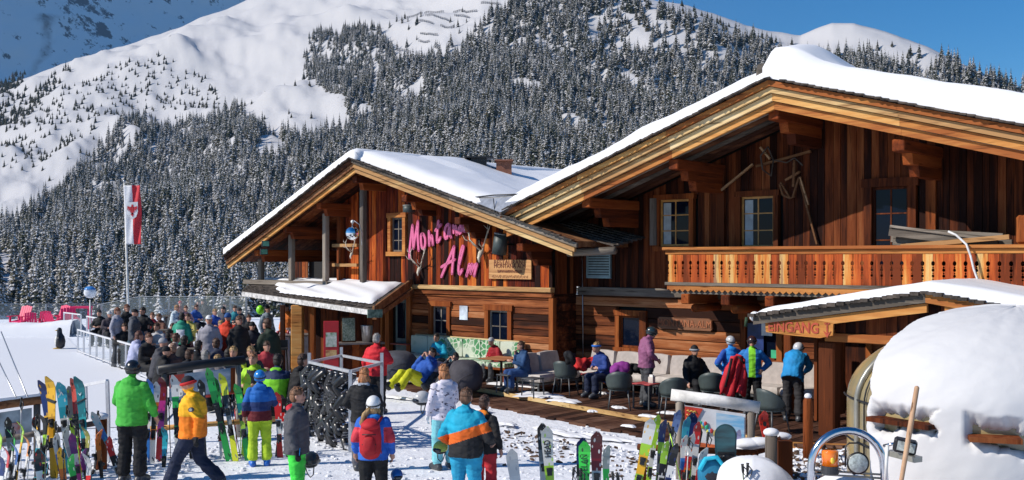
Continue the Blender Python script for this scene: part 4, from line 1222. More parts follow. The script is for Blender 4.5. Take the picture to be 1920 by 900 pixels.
    mats = [SKIN, jm, cloth(hood) if isinstance(hood, tuple) else jm, tm, mat('boot_%d%d%d' % tuple(int(c * 99) for c in boots), boots, .4, vary=.1), cloth(gloves) if gloves else SKIN]
    if paint:
        extra, fn = paint
        for c in extra: mats.append(cloth(c))
        fn(cen, tag)
    for mm in mats: body.materials.append(mm)
    body.polygons.foreach_set('material_index', tag.astype(np.int32)); body.polygons.foreach_set('use_smooth', np.ones(nf, bool))
    bo = bpy.data.objects.new('body', body); COL.objects.link(bo); bo.parent = e
    Me = lambda b_, nm, m_: b_.build(nm, m_, e)
    if hat == 'helmet':
        b_ = MB(); b_.ball(hp(0, .008, .030), (.104, .126, .112), nu=20, nv=10, rot=Rh, z0=-.35); b_.ball(hp(0, .030, -.012), (.100, .098, .075), nu=16, nv=6, rot=Rh, z0=-.6, z1=.6)
        Me(b_, 'helmet', mat('shell_%d%d%d' % tuple(int(c * 99) for c in hatcol), hatcol, .25, vary=.05, spec=.6))
        b_ = MB(); ring = [hp(.108 * math.sin(a), .008 - .130 * math.cos(a), .022 + .03 * math.cos(a)) for a in np.linspace(0, 2 * math.pi, 21)]
        b_.tube(ring, .010, 6, caps=False); Me(b_, 'goggle_strap', mat('strap_%s' % ('w' if goggles == 'w' else 'k'), WHITE if goggles == 'w' else (.03, .03, .03), .6))
        if goggles:
            b_ = MB(); b_.ball(hp(0, -.070, .030), (.072, .048, .034), nu=14, nv=8, rot=Rh); Me(b_, 'goggles', LENS)
    elif hat == 'beanie':
        b_ = MB(); b_.ball(hp(0, .008, .035), (.086, .104, .105), nu=16, nv=8, rot=Rh, z0=-.15); Me(b_, 'beanie', cloth(hatcol))
        if band:
            b_ = MB(); ring = [hp(.086 * math.sin(a), .008 - .104 * math.cos(a), .030) for a in np.linspace(0, 2 * math.pi, 21)]
            b_.tube(ring, .024, 6, caps=False); Me(b_, 'hat_band', cloth(band))
    elif hat == 'cap':
        b_ = MB(); b_.ball(hp(0, .008, .040), (.084, .100, .092), nu=16, nv=8, rot=Rh, z0=0); b_.box(hp(0, -.115, .045), (.11, .09, .012), rot=Rh); Me(b_, 'cap', cloth(hatcol))
    elif hat == 'headband':
        b_ = MB(); ring = [hp(.080 * math.sin(a), .004 - .098 * math.cos(a), .045) for a in np.linspace(0, 2 * math.pi, 21)]
        b_.tube(ring, .026, 6, caps=False); Me(b_, 'headband', cloth(hatcol))
    if hat in (None, 'headband') or longhair:
        b_ = MB(); rr = random.Random(int(pos[0] * 100))
        if hat in (None, 'headband'):
            b_.ball(hp(0, .014, .040), (.083, .096, .098), nu=18, nv=8, rot=Rh, z0=-.05); b_.ball(hp(0, .036, .0), (.080, .074, .088), nu=14, nv=8, rot=Rh)
            for k in range(26):
                a = rr.uniform(0, 6.28); t = rr.uniform(.1, 1.3); x, y, z = math.cos(a) * math.cos(t) * .084, math.sin(a) * math.cos(t) * .098 + .014, math.sin(t) * .10 + .040
                b_.tube([hp(x * .92, y * .92, z), hp(x * 1.06, y * 1.05 - .006, z + .012)], [.016, .004], 5)
        if longhair:
            b_.tube([hp(0, .06, .02), hp(.0, .088, -.06), hp(.0, .085, -.16)], [.075, .078, .050], 10, flat=.6); b_.tube([hp(.05, .05, 0), hp(.078, .04, -.08), hp(.07, .04, -.15)], [.03, .034, .02], 7); b_.tube([hp(-.05, .05, 0), hp(-.078, .04, -.08), hp(-.07, .04, -.15)], [.03, .034, .02], 7)
        if pony: b_.tube([hp(.03, .09, -.03), hp(.10, .13, -.12), hp(.15, .12, -.24), hp(.15, .10, -.32)], [.035, .048, .040, .012], 8)
        Me(b_, 'hair', hairm(hair))
    if glasses:
        b_ = MB(); b_.ball(hp(.032, -.082, .022), (.026, .014, .017), nu=10, nv=6, rot=Rh); b_.ball(hp(-.032, -.082, .022), (.026, .014, .017), nu=10, nv=6, rot=Rh); b_.tube([hp(-.075, 0, .025), hp(-.055, -.08, .025), hp(.055, -.08, .025), hp(.075, 0, .025)], .004, 5)
        Me(b_, 'sunglasses', LENS)
    elif not goggles and vox < .024:
        for x in (.030, -.030):
            b_ = MB(); b_.ball(hp(x, -.084, .018), (.011, .007, .006), nu=8, nv=5, rot=Rh); b_.tube([hp(x - .016, -.086, .034), hp(x + .016, -.088, .036)], .004, 5); Me(b_, 'eye', EYE)
        b_ = MB(); b_.ball(hp(0, -.099, -.050), (.022, .006, .006), nu=10, nv=5, rot=Rh); Me(b_, 'mouth', LIP)
    return e

def ppl(px, yh, yf, face, pose, jacket, trousers, label, z=None, **k):
    """stand or seat a figure so that its head top comes at row yh and its ground at row yf"""
    p = gpt(px, yf, z)
    zt = CH + (HZ - yh) / FP * p.y
    return person(p, face, pose, jacket, trousers, label, ztop=zt, **k)

def backpack(owner_pos, face, s, c, label, group=None, z=1.22):
    e = empty('backpack', owner_pos, R(face), label, 'backpack', group, scale=s)
    b = MB(); b.tube([(0, .20, z - .30), (0, .245, z - .24), (0, .25, z - .05), (0, .235, z + .14), (0, .19, z + .20)], [.12, .155, .160, .135, .08], 14, flat=.68); b.build('bag', cloth(c), e)
    b = MB(); b.tube([(0, .32, z - .26), (0, .355, z - .20), (0, .35, z - .06), (0, .32, z)], [.07, .10, .09, .05], 12, flat=.5); b.build('front_pocket', cloth(tuple(x * .8 for x in c)), e)
    b = MB()
    b.ball((0, .25, z + .13), (.14, .12, .075), nu=14, nv=8); b.build('lid', cloth(c), e)
    for x in (.12, -.12):
        b = MB(); b.tube([(x * .8, .17, z + .14), (x * 1.1, .06, z + .215), (x * 1.15, -.10, z + .16), (x * 1.1, -.17, z), (x * 1.3, -.08, z - .2), (x * 1.1, .14, z - .27)], .016, 6, flat=2.0); b.build('strap', cloth(tuple(x * .7 for x in c)), e)
    for zz in (-.12, .02):
        b = MB(); b.tube([(-.10, .34 + .02, z + zz), (.10, .34 + .02, z + zz)], .008, 5); b.build('buckle_strap', BLACK, e)
    return e

def pk_ywl(c, t): t[(t == 1) & (c[:, 2] < 1.16)] = 6
ppl(248, 674, 906, 172, PHONE, GREEN, BLACKC, 'man from behind in bright green hooded jacket and black helmet beside the left ski rack', hat='helmet', hatcol=(.012, .012, .014), vox=.012, look=25, girth=1.18)
YM = ppl(362, 706, 925, -88, WALK, YEL, NAVY, 'man striding left in yellow and orange jacket, navy trousers and red-banded black hat', hat='beanie', hatcol=(.012, .012, .02), band=(.5, .02, .02), vox=.012, gloves=BLACKC, paint=([ORG], pk_ywl), hood=YEL, ztilt=14, girth=1.25)
b = MB(); b.tube([(.27, .055, 1.27), (.335, .055, 1.275)], .034, 12, smooth=False); b.build('arm_badge', cloth((.05, .06, .10)), YM)
b = MB(); b.tube([(.325, .055, 1.275), (.337, .055, 1.275)], .022, 10, smooth=False); b.build('arm_badge', cloth((.45, .45, .40)), YM)
def pk_kid(c, t):
    j = (t == 1); t[j & (c[:, 2] < 1.18)] = 6; t[j & (c[:, 2] < 1.02)] = 7
ppl(487, 693, 874, 195, J(elR=(-.26, -.10, 1.12), haR=(-.18, -.32, 1.14)), (.015, .13, .45), LIME, 'child in blue and maroon jacket with lime trousers and blue helmet at the skis', hat='helmet', hatcol=(.02, .20, .55), vox=.014, boots=(.02, .14, .55), paint=([(.02, .04, .14), MAROON], pk_kid))
def pk_boy(c, t): pass
boy_p = gpt(556, 962)
BOY = ppl(556, 727, 962, 96, J(elR=(-.25, .05, 1.13), haR=(-.27, -.02, .90), elL=(.24, .10, 1.12), haL=(.22, .12, .88)), (.075, .075, .085), (.05, .62, .06), 'bareheaded boy in grey jacket with red hood lining and bright green trousers, facing right', hair=(.20, .09, .04), gloves=BLACKC, vox=.012, hood=(.45, .015, .03), girth=1.12)
def pk_w(c, t):
    j = (t == 1); t[j & (np.abs(c[:, 0]) > .17) & (c[:, 1] > -.02) & (c[:, 2] > 1.08) & (c[:, 2] < 1.30)] = 6
WBP = ppl(700, 741, 968, 178, STAND, (.025, .12, .50), BLACKC, 'woman from behind in blue jacket and white helmet wearing a red backpack', hat='helmet', hatcol=(.75, .75, .74), longhair=True, pony=True, hair=H_BL, vox=.012, paint=([(.6, .05, .07)], pk_w), hood=(.02, .20, .60), girth=1.15)
b = MB(); b.tube([(-.27, -.06, .78), (-.285, -.075, .95)], .006, 5); b.build('zip', mat('zip_blue', (.05, .45, .80), .4), BOY)
s_w = WBP.scale[0]; backpack(WBP.location, 178, s_w, (.45, .018, .025), 'red backpack worn by the woman in the white helmet')
WBK = ppl(683, 690, 882, 185, J(elL=(.30, -.02, 1.14), haL=(.2, -.2, 1.0)), (.014, .014, .016), (.10, .10, .12), 'woman from behind in black jacket with grey and turquoise hood beside the boot rack', hair=H_RB, longhair=True, vox=.014, hood=(.30, .33, .38), girth=1.2)
ppl(706, 626, 776, 165, J(elR=(-.30, -.05, 1.15), haR=(-.12, -.25, 1.1)), (.60, .02, .03), BLACKC, 'grey-haired man from behind in a plain red jacket beyond the boot rack', hair=H_GR, vox=.016, girth=1.25)
def pk_wh(c, t):
    n = fbm(c[:, 0] / .05 + 3, c[:, 2] / .03, 2, 4); t[(t == 1) & (n > .33)] = 6
WHT = ppl(832, 684, 880, -150, J(elR=(-.27, -.12, 1.12), haR=(-.18, -.38, 1.10)), (.66, .63, .72), (.20, .55, .62), 'red-haired woman in white patterned jacket and pale turquoise trousers holding a helmet', hair=H_RB, longhair=True, gloves=WHITE, vox=.013, girth=1.12, paint=([(.10, .09, .13)], pk_wh))
def pk_tri(c, t):
    j = (t == 1); w = c[:, 2] + .35 * c[:, 0]
    t[j & (w < 1.20)] = 6; t[j & (w < 1.06)] = 7
TRI = ppl(874, 729, 972, 160, J(elR=(-.33, .02, 1.10), haR=(-.30, -.18, 1.0), elL=(.34, .0, 1.10), haL=(.28, -.15, .95)), (.01, .33, .50), (.02, .30, .50), 'man from behind in a turquoise, orange and black jacket in the foreground', hair=(.13, .06, .03), vox=.012, girth=1.28, paint=([(.72, .13, .015), (.018, .018, .02)], pk_tri), gloves=None)
ORB = ppl(908, 742, 948, 150, STAND, (.018, .018, .02), (.5, .03, .04), 'person with orange hood and black backpack partly hidden behind the turquoise jacket', hair=(.06, .025, .015), vox=.016, hood=(.80, .22, .02))
backpack(ORB.location, 130, ORB.scale[0], (.015, .015, .018), 'black backpack on the person with the orange hood')

def onseat(px, yh, Y, face, pose, jacket, trousers, label, z=0.0, s=1.0, **k):
    p = P(px, 500, Y); p.z = z
    zt = CH + (HZ - yh) / FP * Y
    return person(p, face, pose, jacket, trousers, label, ztop=zt, **k)
onseat(786, 655, 25.2, -42, RECL, ROY, (.55, .55, .02), 'person lounging in a bean bag in blue jacket and yellow trousers', hair=H_DK, vox=.018, boots=BLACKC, z=.05)
onseat(838, 664, 25.6, -30, RECL, (.03, .03, .04), (.05, .05, .055), 'person in dark clothes lounging low behind the yellow trousers', hair=H_DK, vox=.02, z=.02)
onseat(829, 624, 28.6, -30, SITL, TURQ, DGREY, 'person in turquoise jacket seated at the table before the green bench', hair=H_DK, vox=.02)
onseat(936, 632, 27.6, -50, SITL, (.32, .012, .02), DGREY, 'person in dark red jacket and grey beanie seated on the green bench', hat='beanie', hatcol=(.35, .37, .40), vox=.02)
onseat(984, 640, 25.4, -70, SITT, (.025, .07, .17), (.02, .06, .18), 'man in navy blue jacket seated at the right end of the bench table', hair=H_BR, vox=.018)
onseat(1138, 641, 24.4, -60, SITL, (.02, .05, .22), NAVY, 'person in blue jacket and blue headband seated on the grey sofa', hat='headband', hatcol=(.02, .15, .55), hair=H_BL, vox=.018)
ppl(1212, 612, 762, 100, J(nec=(0, -.05, 1.44), hea=(0, -.12, 1.56), elR=(-.30, .0, 1.14), haR=(-.2, -.18, 1.0)), (.26, .09, .18), DGREY, 'person in plum checked jacket and dark helmet standing by the sofa', z=0, hat='helmet', hatcol=(.02, .035, .04), vox=.016, ztilt=25)
onseat(1299, 647, 23.2, 20, sitj(.1, haL=(.30, -.30, .52), haR=(-.30, -.3, .52)), BLACKC, BLACKC, 'person in black with goggles on a black beanie seated on the sofa', hat='beanie', hatcol=BLACKC, band=(.3, .32, .35), vox=.018, girth=1.15, glasses=True)
def pk_b2(c, t): t[(t == 1) & (np.abs(c[:, 0]) > .16) & (c[:, 2] > 1.12)] = 6
ppl(1370, 629, 772, -165, HIPS, (.02, .22, .60), BLACKC, 'man from behind in light blue jacket and silver helmet holding a red coat', z=0, hat='helmet', hatcol=(.42, .44, .46), vox=.015, paint=([(.02, .08, .36)], pk_b2))
def pk_b3(c, t): t[(t == 1) & (np.abs(c[:, 0]) < .075) & (c[:, 1] < 0)] = 6;
ppl(1410, 629, 777, -12, HIPS, (.02, .16, .45), BLACKC, 'skier in blue jacket open over bright green, black helmet, facing the camera', z=0, hat='helmet', hatcol=(.03, .012, .014), vox=.014, paint=([(.22, .62, .03)], pk_b3), hood=(.55, .05, .03))
ppl(1487, 644, 790, 150, BEND, (.015, .24, .55), (.03, .028, .03), 'skier in bright blue jacket and white helmet bending over the sofa', z=0, hat='helmet', hatcol=(.55, .56, .60), vox=.015)

def seat(px, yh, face, jc, tr, label, ht=1.27, lean=.2, **k):
    Y = (CH - ht) * FP / (yh - HZ)
    p = P(px, 500, Y); p.z = gz(Y) + .0
    k.setdefault('group', 'people crowding the terrace')
    return person(p, face, sitj(lean), jc, tr, label, ztop=ht, **k)
def stnd(px, yh, face, jc, tr, label, ht=1.74, pose=STAND, **k):
    Y = (CH - ht) * FP / (yh - HZ)
    p = P(px, 500, Y); p.z = gz(Y)
    k.setdefault('group', 'people crowding the terrace')
    return person(p, face, pose, jc, tr, label, ztop=ht, **k)
g_ = lambda: random.Random(len(bpy.data.objects)).uniform(-40, 40)
stnd(220, 577, 80, (.30, .30, .36), DGREY, 'man in pale grey hoodie standing at the left end of the terrace crowd', hair=(.22, .08, .04))
stnd(238, 571, 60, BLACKC, BLACKC, 'dark-clad red-haired man just behind the grey hoodie at the left', hair=(.20, .07, .03))
stnd(252, 579, 100, (.07, .075, .09), NAVY, 'man in slate jacket and dark cap standing right of the grey hoodie', hat='cap', glasses=True)
stnd(268, 576, -20, BLACKC, BLACKC, 'person in plain black jacket standing behind the tall table at the left', hair=H_DK, pose=HIPS)
seat(189, 581, 0, BLACKC, BLACKC, 'dark-clad person seated farthest left by the round lamp', hair=H_DK)
seat(203, 583, 40, (.05, .04, .05), BLACKC, 'seated person in dark coat between round lamp and grey hoodie', hat='beanie', hatcol=(.5, .5, .5))
seat(287, 586, 10, (.50, .03, .04), DGREY, 'person in red jacket seated behind the tall table', hair=(.2, .07, .03))
seat(304, 588, -30, (.14, .06, .04), NAVY, 'person in brown jacket seated right of the red jacket', hair=(.16, .07, .03))
seat(326, 572, 70, (.50, .58, .62), DGREY, 'person in white jacket seated sideways in the back row', hair=(.4, .22, .1), ht=1.3)
seat(338, 564, 20, (.30, .015, .02), BLACKC, 'person in dark red hood in the back row by the glass fence', hat='beanie', hatcol=(.4, .02, .03))
seat(347, 573, 30, (.45, .22, .22), BLACKC, 'person in pink top seated beside the white jacket', hair=(.15, .06, .03))
seat(364, 571, 60, (.02, .08, .32), BLACKC, 'person in blue jacket seated on the wooden bench back row', hair=(.12, .05, .03))
seat(375, 563, -10, BLACKC, BLACKC, 'dark-haired person in black leaning between blue and black jackets', hair=H_DK)
seat(388, 561, -60, BLACKC, BLACKC, 'broad person in black seated highest in the back row', hair=H_DK, girth=1.25, ht=1.35)
seat(414, 567, 90, (.03, .03, .04), BLACKC, 'person in black seated alone at the right of the back row', hair=H_DK)
def pk_gr(c, t): t[(t == 1) & (c[:, 1] > .03) & (np.abs(c[:, 0]) < .12) & (c[:, 2] > 1.0) & (c[:, 2] < 1.25)] = 6
stnd(341, 587, 180, (.03, .28, .18), BLACKC, 'person from behind in green racing jersey with white panel', paint=([WHITE], pk_gr), hair=H_DK, ht=1.66)
stnd(392, 591, 10, (.30, .29, .33), (.12, .14, .2), 'man in grey hoodie and white cap standing in mid terrace', hat='cap', hatcol=(.7, .7, .7), ht=1.78, vox=.022)
stnd(427, 587, 170, (.62, .05, .02), BLACKC, 'man in orange red jacket and blue cap standing in mid terrace', hat='beanie', hatcol=(.03, .10, .30), ht=1.80, girth=1.15, vox=.022, pose=PHONE)
stnd(448, 593, 40, BLACKC, BLACKC, 'person in black jacket standing right of the orange red jacket', hair=(.14, .06, .03), ht=1.74, vox=.022)
seat(322, 626, 150, (.45, .40, .38), DGREY, 'brown-haired person in cream top seated near the rink rail', hair=(.14, .05, .025), ht=1.32)
seat(341, 631, 175, BLACKC, BLACKC, 'person from behind in black jacket with a round yellow badge', hair=H_DK, ht=1.3, paint=([(.6, .7, .02)], lambda c, t: t.__setitem__((t == 1) & (c[:, 1] > .05) & (c[:, 0] ** 2 + (c[:, 2] - .74) ** 2 < .0022), 6)))
seat(385, 615, 150, BLACKC, BLACKC, 'large person from behind in black hood in front of the grey hoodie', hat='beanie', hatcol=BLACKC, ht=1.42, girth=1.3)
seat(272, 625, 60, BLACKC, BLACKC, 'auburn-haired man in black seated near the rink rail', hair=(.16, .06, .03), ht=1.3)
seat(294, 634, 100, (.05, .05, .06), BLACKC, 'person in grey beanie seated right behind the rink rail', hat='beanie', hatcol=(.32, .32, .34), ht=1.3)
seat(250, 622, 120, (.42, .44, .62), BLACKC, 'person in lavender white jacket seated at the rink rail', hair=(.16, .06, .04), ht=1.3)
seat(262, 606, 0, (.05,.10,.14), BLACKC, 'dark person seated facing us behind the lavender jacket', hair=(.14, .05, .03))
seat(276, 603, 30, BLACKC, BLACKC, 'dark person seated left of the tall table legs', hair=H_DK)
seat(319, 645, 170, (.10, .05, .04), BLACKC, 'bald man seated lowest along the rink rail', hair=(.42, .24, .16), ht=1.25)
seat(433, 618, 110, BLACKC, BLACKC, 'person in black seated with back to the orange red jacket', hair=(.08, .03, .02), ht=1.35, girth=1.15)
seat(455, 612, -90, BLACKC, BLACKC, 'person in black seated sideways left of the bar table', hair=H_DK, ht=1.35, girth=1.1)
seat(510, 598, -120, (.018, .03, .02), BLACKC, 'person in dark green coat on a bar stool at the white bar table', hair=H_BR, ht=1.62, girth=1.2, vox=.022)
seat(378, 658, 160, (.25, .24, .26), BLACKC, 'grey-haired person behind the left notice board', hair=H_GR, ht=1.28, vox=.022)
seat(405, 666, 180, (.35, .30, .28), BLACKC, 'fair-haired child peeping over the left notice board', hair=H_BL, ht=1.15, vox=.022)
def pk_hv(c, t): t[(t == 1) & (c[:, 2] > .86)] = 6
seat(441, 649, 0, (.03, .03, .035), BLACKC, 'fair man in yellow and black jacket facing us above the notice board', hair=H_BL, ht=1.3, paint=([(.50, .60, .03)], pk_hv), vox=.022)
seat(469, 649, 20, (.05, .05, .05), BLACKC, 'blond person seated behind the lime jacket', hair=H_BL, ht=1.28, vox=.022)
seat(480, 660, -8, (.35, .62, .03), BLACKC, 'man in lime and black jacket facing us between the ski stands', hair=(.30, .14, .07), ht=1.32, vox=.02, paint=([(.02, .02, .03)], lambda c, t: t.__setitem__((t == 1) & (np.abs(c[:, 0]) < .11) & (c[:, 2] < .98), 6)))
def pk_puff(c, t): t[(t == 1) & (c[:, 2] > .88)] = 6
seat(517, 666, 178, (.18, .55, .02), BLACKC, 'person from behind in green quilted jacket with navy shoulders', hair=H_DK, ht=1.33, vox=.018, paint=([(.02, .035, .09)], pk_puff), girth=1.12)
seat(554, 665, 120, BLACKC, BLACKC, 'young man in black seated right of the green quilted jacket', hair=(.06, .03, .02), ht=1.34, vox=.018)
stnd(501, 573, 60, (.20, .25, .30), BLACKC, 'person in grey jacket at the back by the green balloon', hair=H_DK)
stnd(538, 570, -30, (.70, .18, .03), BLACKC, 'person in orange and white behind the bar pillar', hair=H_DK)
seat(466, 590, 20, BLACKC, BLACKC, 'person in black seated at back near the bar table', hair=H_BR)
seat(455, 577, -40, (.03, .03, .03), BLACKC, 'dark person at the back below the round lamp of the canopy', hat='beanie', hatcol=(.03, .03, .03))
seat(300, 605, -20, (.40, .40, .42), BLACKC, 'person in light top seated under the tall table', hair=H_BR)
seat(412, 600, 30, (.30, .10, .12), BLACKC, 'person in rose top seated between the grey hoodie and orange jacket', hair=H_BL)
seat(352, 600, -50, (.10,.012,.02), NAVY, 'person in dark maroon seated behind the green racing jersey', hair=H_DK)

for k, (px, yh, fc, jc, tr, w_, ht, hr, hc) in enumerate((
 (365, 640, 160, BLACKC, BLACKC, 'dark-clad person just behind the black hood near the rink rail', 1.3, H_DK, None), (408, 636, -150, (.03, .035, .06), BLACKC, 'person in midnight blue between black hood and orange red jacket', 1.32, H_BR, None),
 (472, 603, 20, (.02, .02, .03), BLACKC, 'person in black beanie just left of the green coated drinker', 1.34, H_DK, BLACKC), (492, 612, 100, (.05, .05, .05), BLACKC, 'person in charcoal behind the bar stool', 1.34, H_BR, None),
 (396, 606, 10, BLACKC, BLACKC, 'person in black seated directly behind the grey hoodie and white cap', 1.3, H_DK, None), (330, 606, -20, (.12, .03, .03), BLACKC, 'person in wine red seated left of the green racing jersey', 1.3, H_BR, None),
 (308, 618, 130, BLACKC, BLACKC, 'dark-haired person in black near the tall wooden table end', 1.3, H_DK, None), (232, 606, 30, BLACKC, BLACKC, 'person in black seated low behind the left railing', 1.25, H_BR, None),
 (423, 575, -20, (.05, .05, .07), BLACKC, 'person in dark jacket at the back by the last fence posts', 1.3, H_DK, None), (440, 573, 20, (.03, .25, .30), BLACKC, 'person in teal at the back near the canopy corner', 1.3, H_BR, None),
 (400, 579, 40, (.02, .07, .35), BLACKC, 'person in royal blue seated behind the blue cap', 1.3, H_BL, None), (356, 588, -10, (.50, .42, .10), BLACKC, 'person in mustard seated beyond the racing jersey', 1.3, H_BR, None),
 (424, 655, 175, (.10, .10, .11), BLACKC, 'person from behind in dark grey right of the fair-haired child', 1.25, H_DK, None), (497, 640, 30, (.40, .04, .05), BLACKC, 'person in red facing us beside the bar stool legs', 1.25, H_BR, None),
 (346, 657, 150, BLACKC, BLACKC, 'person in black below the round yellow badge', 1.22, H_BR, None), (300, 650, 120, BLACKC, BLACKC, 'person in black seated lowest left along the rink rail', 1.2, H_DK, BLACKC))):
    seat(px, yh, fc, jc, tr, w_, ht=ht, hair=hr, **(dict(hat='beanie', hatcol=hc) if hc else {}))
# ================================================================ SIGNS AND WALL THINGS
def text_obj(name, s, size, depth, m, parent, M, frame=None, align='CENTER', bold=0.0, squash=1.0, **kw):
    cu = bpy.data.curves.new('t', 'FONT'); cu.body = s; cu.size = size; cu.extrude = depth / 2; cu.align_x = align; cu.align_y = 'CENTER'; cu.offset = bold
    t = bpy.data.objects.new('t', cu); COL.objects.link(t)
    me = bpy.data.meshes.new_from_object(t.evaluated_get(bpy.context.evaluated_depsgraph_get())); me.name = name
    bpy.data.objects.remove(t)
    me.transform(M @ Matrix.Diagonal((squash, 1, 1, 1))); me.materials.clear(); me.materials.append(m)
    o = bpy.data.objects.new(name, me); COL.objects.link(o); place(o, parent, frame)
    return props(o, **kw)
FACE = Matrix(((1, 0, 0, 0), (0, 0, -1, 0), (0, 1, 0, 0), (0, 0, 0, 1)))      # text plane standing up, read from -v

PINKP = mat('pink_paint', (.66, .13, .29), .45, vary=.06)
BONE = mat('antler_bone', (.62, .56, .46), .6, vary=.25, scale=20)
ROOT = math.atan2(UD.y, UD.x)
def wall_empty(name, px, py, v, label, cat, group=None):
    u_, z_ = q(px, py, v)
    return empty(name, uvz(u_, v, z_), ROOT, label, cat, group)
def zz(x, y): return (740 + x / 6.0, 390 + y / 6.0)
STROKES = {
 'letter_M': [[(172, 570), (168, 520), (185, 360), (205, 190)], [(205, 190), (212, 330), (215, 460)], [(215, 460), (235, 330), (268, 145)], [(268, 145), (262, 300), (275, 480)]],
 'letter_o': [[(318, 290), (300, 300), (300, 380), (315, 460), (340, 455), (352, 380), (340, 310), (318, 290)]],
 'letter_n': [[(390, 260), (392, 350), (395, 425)], [(395, 380), (420, 300), (430, 330), (435, 415)]],
 'letter_t': [[(497, 145), (485, 260), (478, 370), (492, 392), (520, 330)], [(462, 255), (490, 225), (525, 185)]],
 'letter_a': [[(610, 180), (575, 210), (565, 300), (575, 350), (600, 330), (625, 190)], [(625, 190), (625, 300), (640, 330)]],
 'letter_n.001': [[(665, 195), (668, 280)], [(668, 250), (690, 190), (700, 250), (704, 302)]],
 'letter_a.001': [[(770, 190), (730, 215), (722, 280), (745, 290), (770, 200)], [(770, 200), (775, 262), (808, 258)]],
 'letter_A': [[(530, 775), (560, 700), (620, 560), (675, 428)], [(675, 428), (662, 560), (650, 740)], [(530, 665), (600, 620), (680, 580)]],
 'letter_l': [[(730, 640), (760, 520), (785, 430), (765, 430), (735, 560), (720, 700), (735, 760), (765, 690)]],
 'letter_m': [[(845, 630), (830, 700), (812, 768)], [(820, 740), (860, 650), (885, 625), (870, 690), (862, 742)], [(868, 720), (900, 650), (935, 620), (912, 700), (898, 768)]]}
LET = wall_empty('pink_wall_lettering', 850, 470, VW, 'big pink brush-script letters reading Montana Alm on the red plank gable', 'lettering')
for k, sts in STROKES.items():
    mb = MB()
    for st in sts:
        pp = [q(*zz(*p), VW - .06) for p in st]
        pv = [Vector((u_, VW - .06, z_)) for u_, z_ in pp]
        for _ in range(2):
            if len(pv) > 2:
                n_ = [pv[0]]
                for i in range(len(pv) - 1): n_ += [pv[i].lerp(pv[i + 1], .25), pv[i].lerp(pv[i + 1], .75)]
                pv = n_ + [pv[-1]]
        rr = [.043 if i not in (0, len(pv) - 1) else .034 for i in range(len(pv))]
        for i in range(len(pv) - 1):
            a, b = pv[i], pv[i + 1]; d = (b - a).normalized(); n2 = Vector((d.z, 0, -d.x)); r_ = rr[i]
            poly = [a + n2 * r_, b + n2 * rr[i + 1], b - n2 * rr[i + 1], a - n2 * r_]
            mb.prism([(p.x, p.z) for p in poly], .045, axis='y', off=VW - .085)
        for i, p in enumerate(pv):
            if i % 2 == 0 or i == len(pv) - 1:
                mb.prism([(p.x + rr[i] * math.cos(t), p.z + rr[i] * math.sin(t)) for t in np.linspace(0, 2 * math.pi, 11)[:-1]], .047, axis='y', off=VW - .086)
    mb.build(k.split('.')[0], PINKP, LET, FRAME)

def antlers(root_px, v, sx_, label, sc=1.0):
    e = wall_empty('antlers', root_px[0], root_px[1], v, label, 'antlers')
    e.scale = (sc,) * 3
    mb = MB(); mb.tube([(0, 0, .10), (0, -.10, .05), (0, -.17, -.08), (0, -.16, -.20)], [.055, .075, .05, .022], 10); mb.build('skull', BONE, e)
    for s_ in (1, -1):
        mb = MB()
        mb.tube([(.03 * s_, -.06, .10), (.14 * s_, -.14, .24), (.30 * s_, -.22, .42), (.36 * s_, -.20, .66), (.30 * s_, -.14, .86)], [.026, .024, .022, .018, .006], 7)
        mb.tube([(.10 * s_, -.12, .20), (.12 * s_, -.28, .28), (.16 * s_, -.34, .40)], [.018, .014, .004], 6)
        mb.tube([(.24 * s_, -.20, .35), (.38 * s_, -.32, .42), (.46 * s_, -.34, .54)], [.018, .014, .004], 6)
        mb.tube([(.35 * s_, -.20, .58), (.46 * s_, -.26, .70), (.48 * s_, -.24, .80)], [.016, .012, .004], 6)
        mb.tube([(.34 * s_, -.18, .70), (.22 * s_, -.24, .82)], [.014, .004], 6)
        mb.build('antler', BONE, e)
    return e
antlers((790, 507), VW - .03, 1, 'bleached deer antlers on the wall below the pink capital M', .82)
antlers((906, 478), VW - .03, 1, 'larger deer antlers on the wall right of the pink lettering', 1.02)
antlers((662, 478), VW - .35, 1, 'deer antlers on the loggia rail below the mirror ball', .6)

def speaker(px0, py0, px1, py1, v, label, tilt=0):
    u0, z1 = q(px0, py0, v); u1, z0 = q(px1, py1, v)
    e = empty('wall_speaker', uvz((u0 + u1) / 2, v, (z0 + z1) / 2), ROOT, label, 'loudspeaker')
    e.rotation_euler = (0, R(tilt), ROOT)
    w_, h_ = abs(u1 - u0) * .72, abs(z1 - z0) * .94
    MB().tube([(0, 0, -h_ / 2), (0, 0, h_ / 2)], w_ / 2, 14).build('cabinet', mat('speaker_grey', (.045, .062, .062), .5, vary=.1), e)
    MB().tube([(0, 0, h_ / 2), (0, 0, h_ / 2 + .02)], w_ / 2 * 1.04, 14).build('cap', mat('speaker_cap', (.30, .32, .31), .5), e)
    MB().bar((0, w_ / 2, 0), (0, w_ / 2 + .4, .0), .05, .05).build('bracket', BLACK, e)
speaker(924, 438, 952, 478, VW - .55, 'big grey wall loudspeaker under the right eave of the wing', 10)
speaker(756, 386, 777, 398, VW - .45, 'small grey loudspeaker beneath the ridge above the lettering')
p = P(661, 437, 29.9)
e = empty('mirror_ball', p, 0, 'mirrored disco ball hanging from a curved lamp in the loggia', 'disco ball')
MB().ball((0, 0, 0), .205, nu=24, nv=14, smooth=False).build('ball', mat('mirror', (.75, .78, .82), .06, 1.0, vary=0), e)
MB().tube([(.25, .1, -.35), (.27, .05, .0), (.20, 0, .25), (.05, 0, .36), (0, 0, .30), (0, 0, .20)], .016, 7).build('hook', STEEL, e)
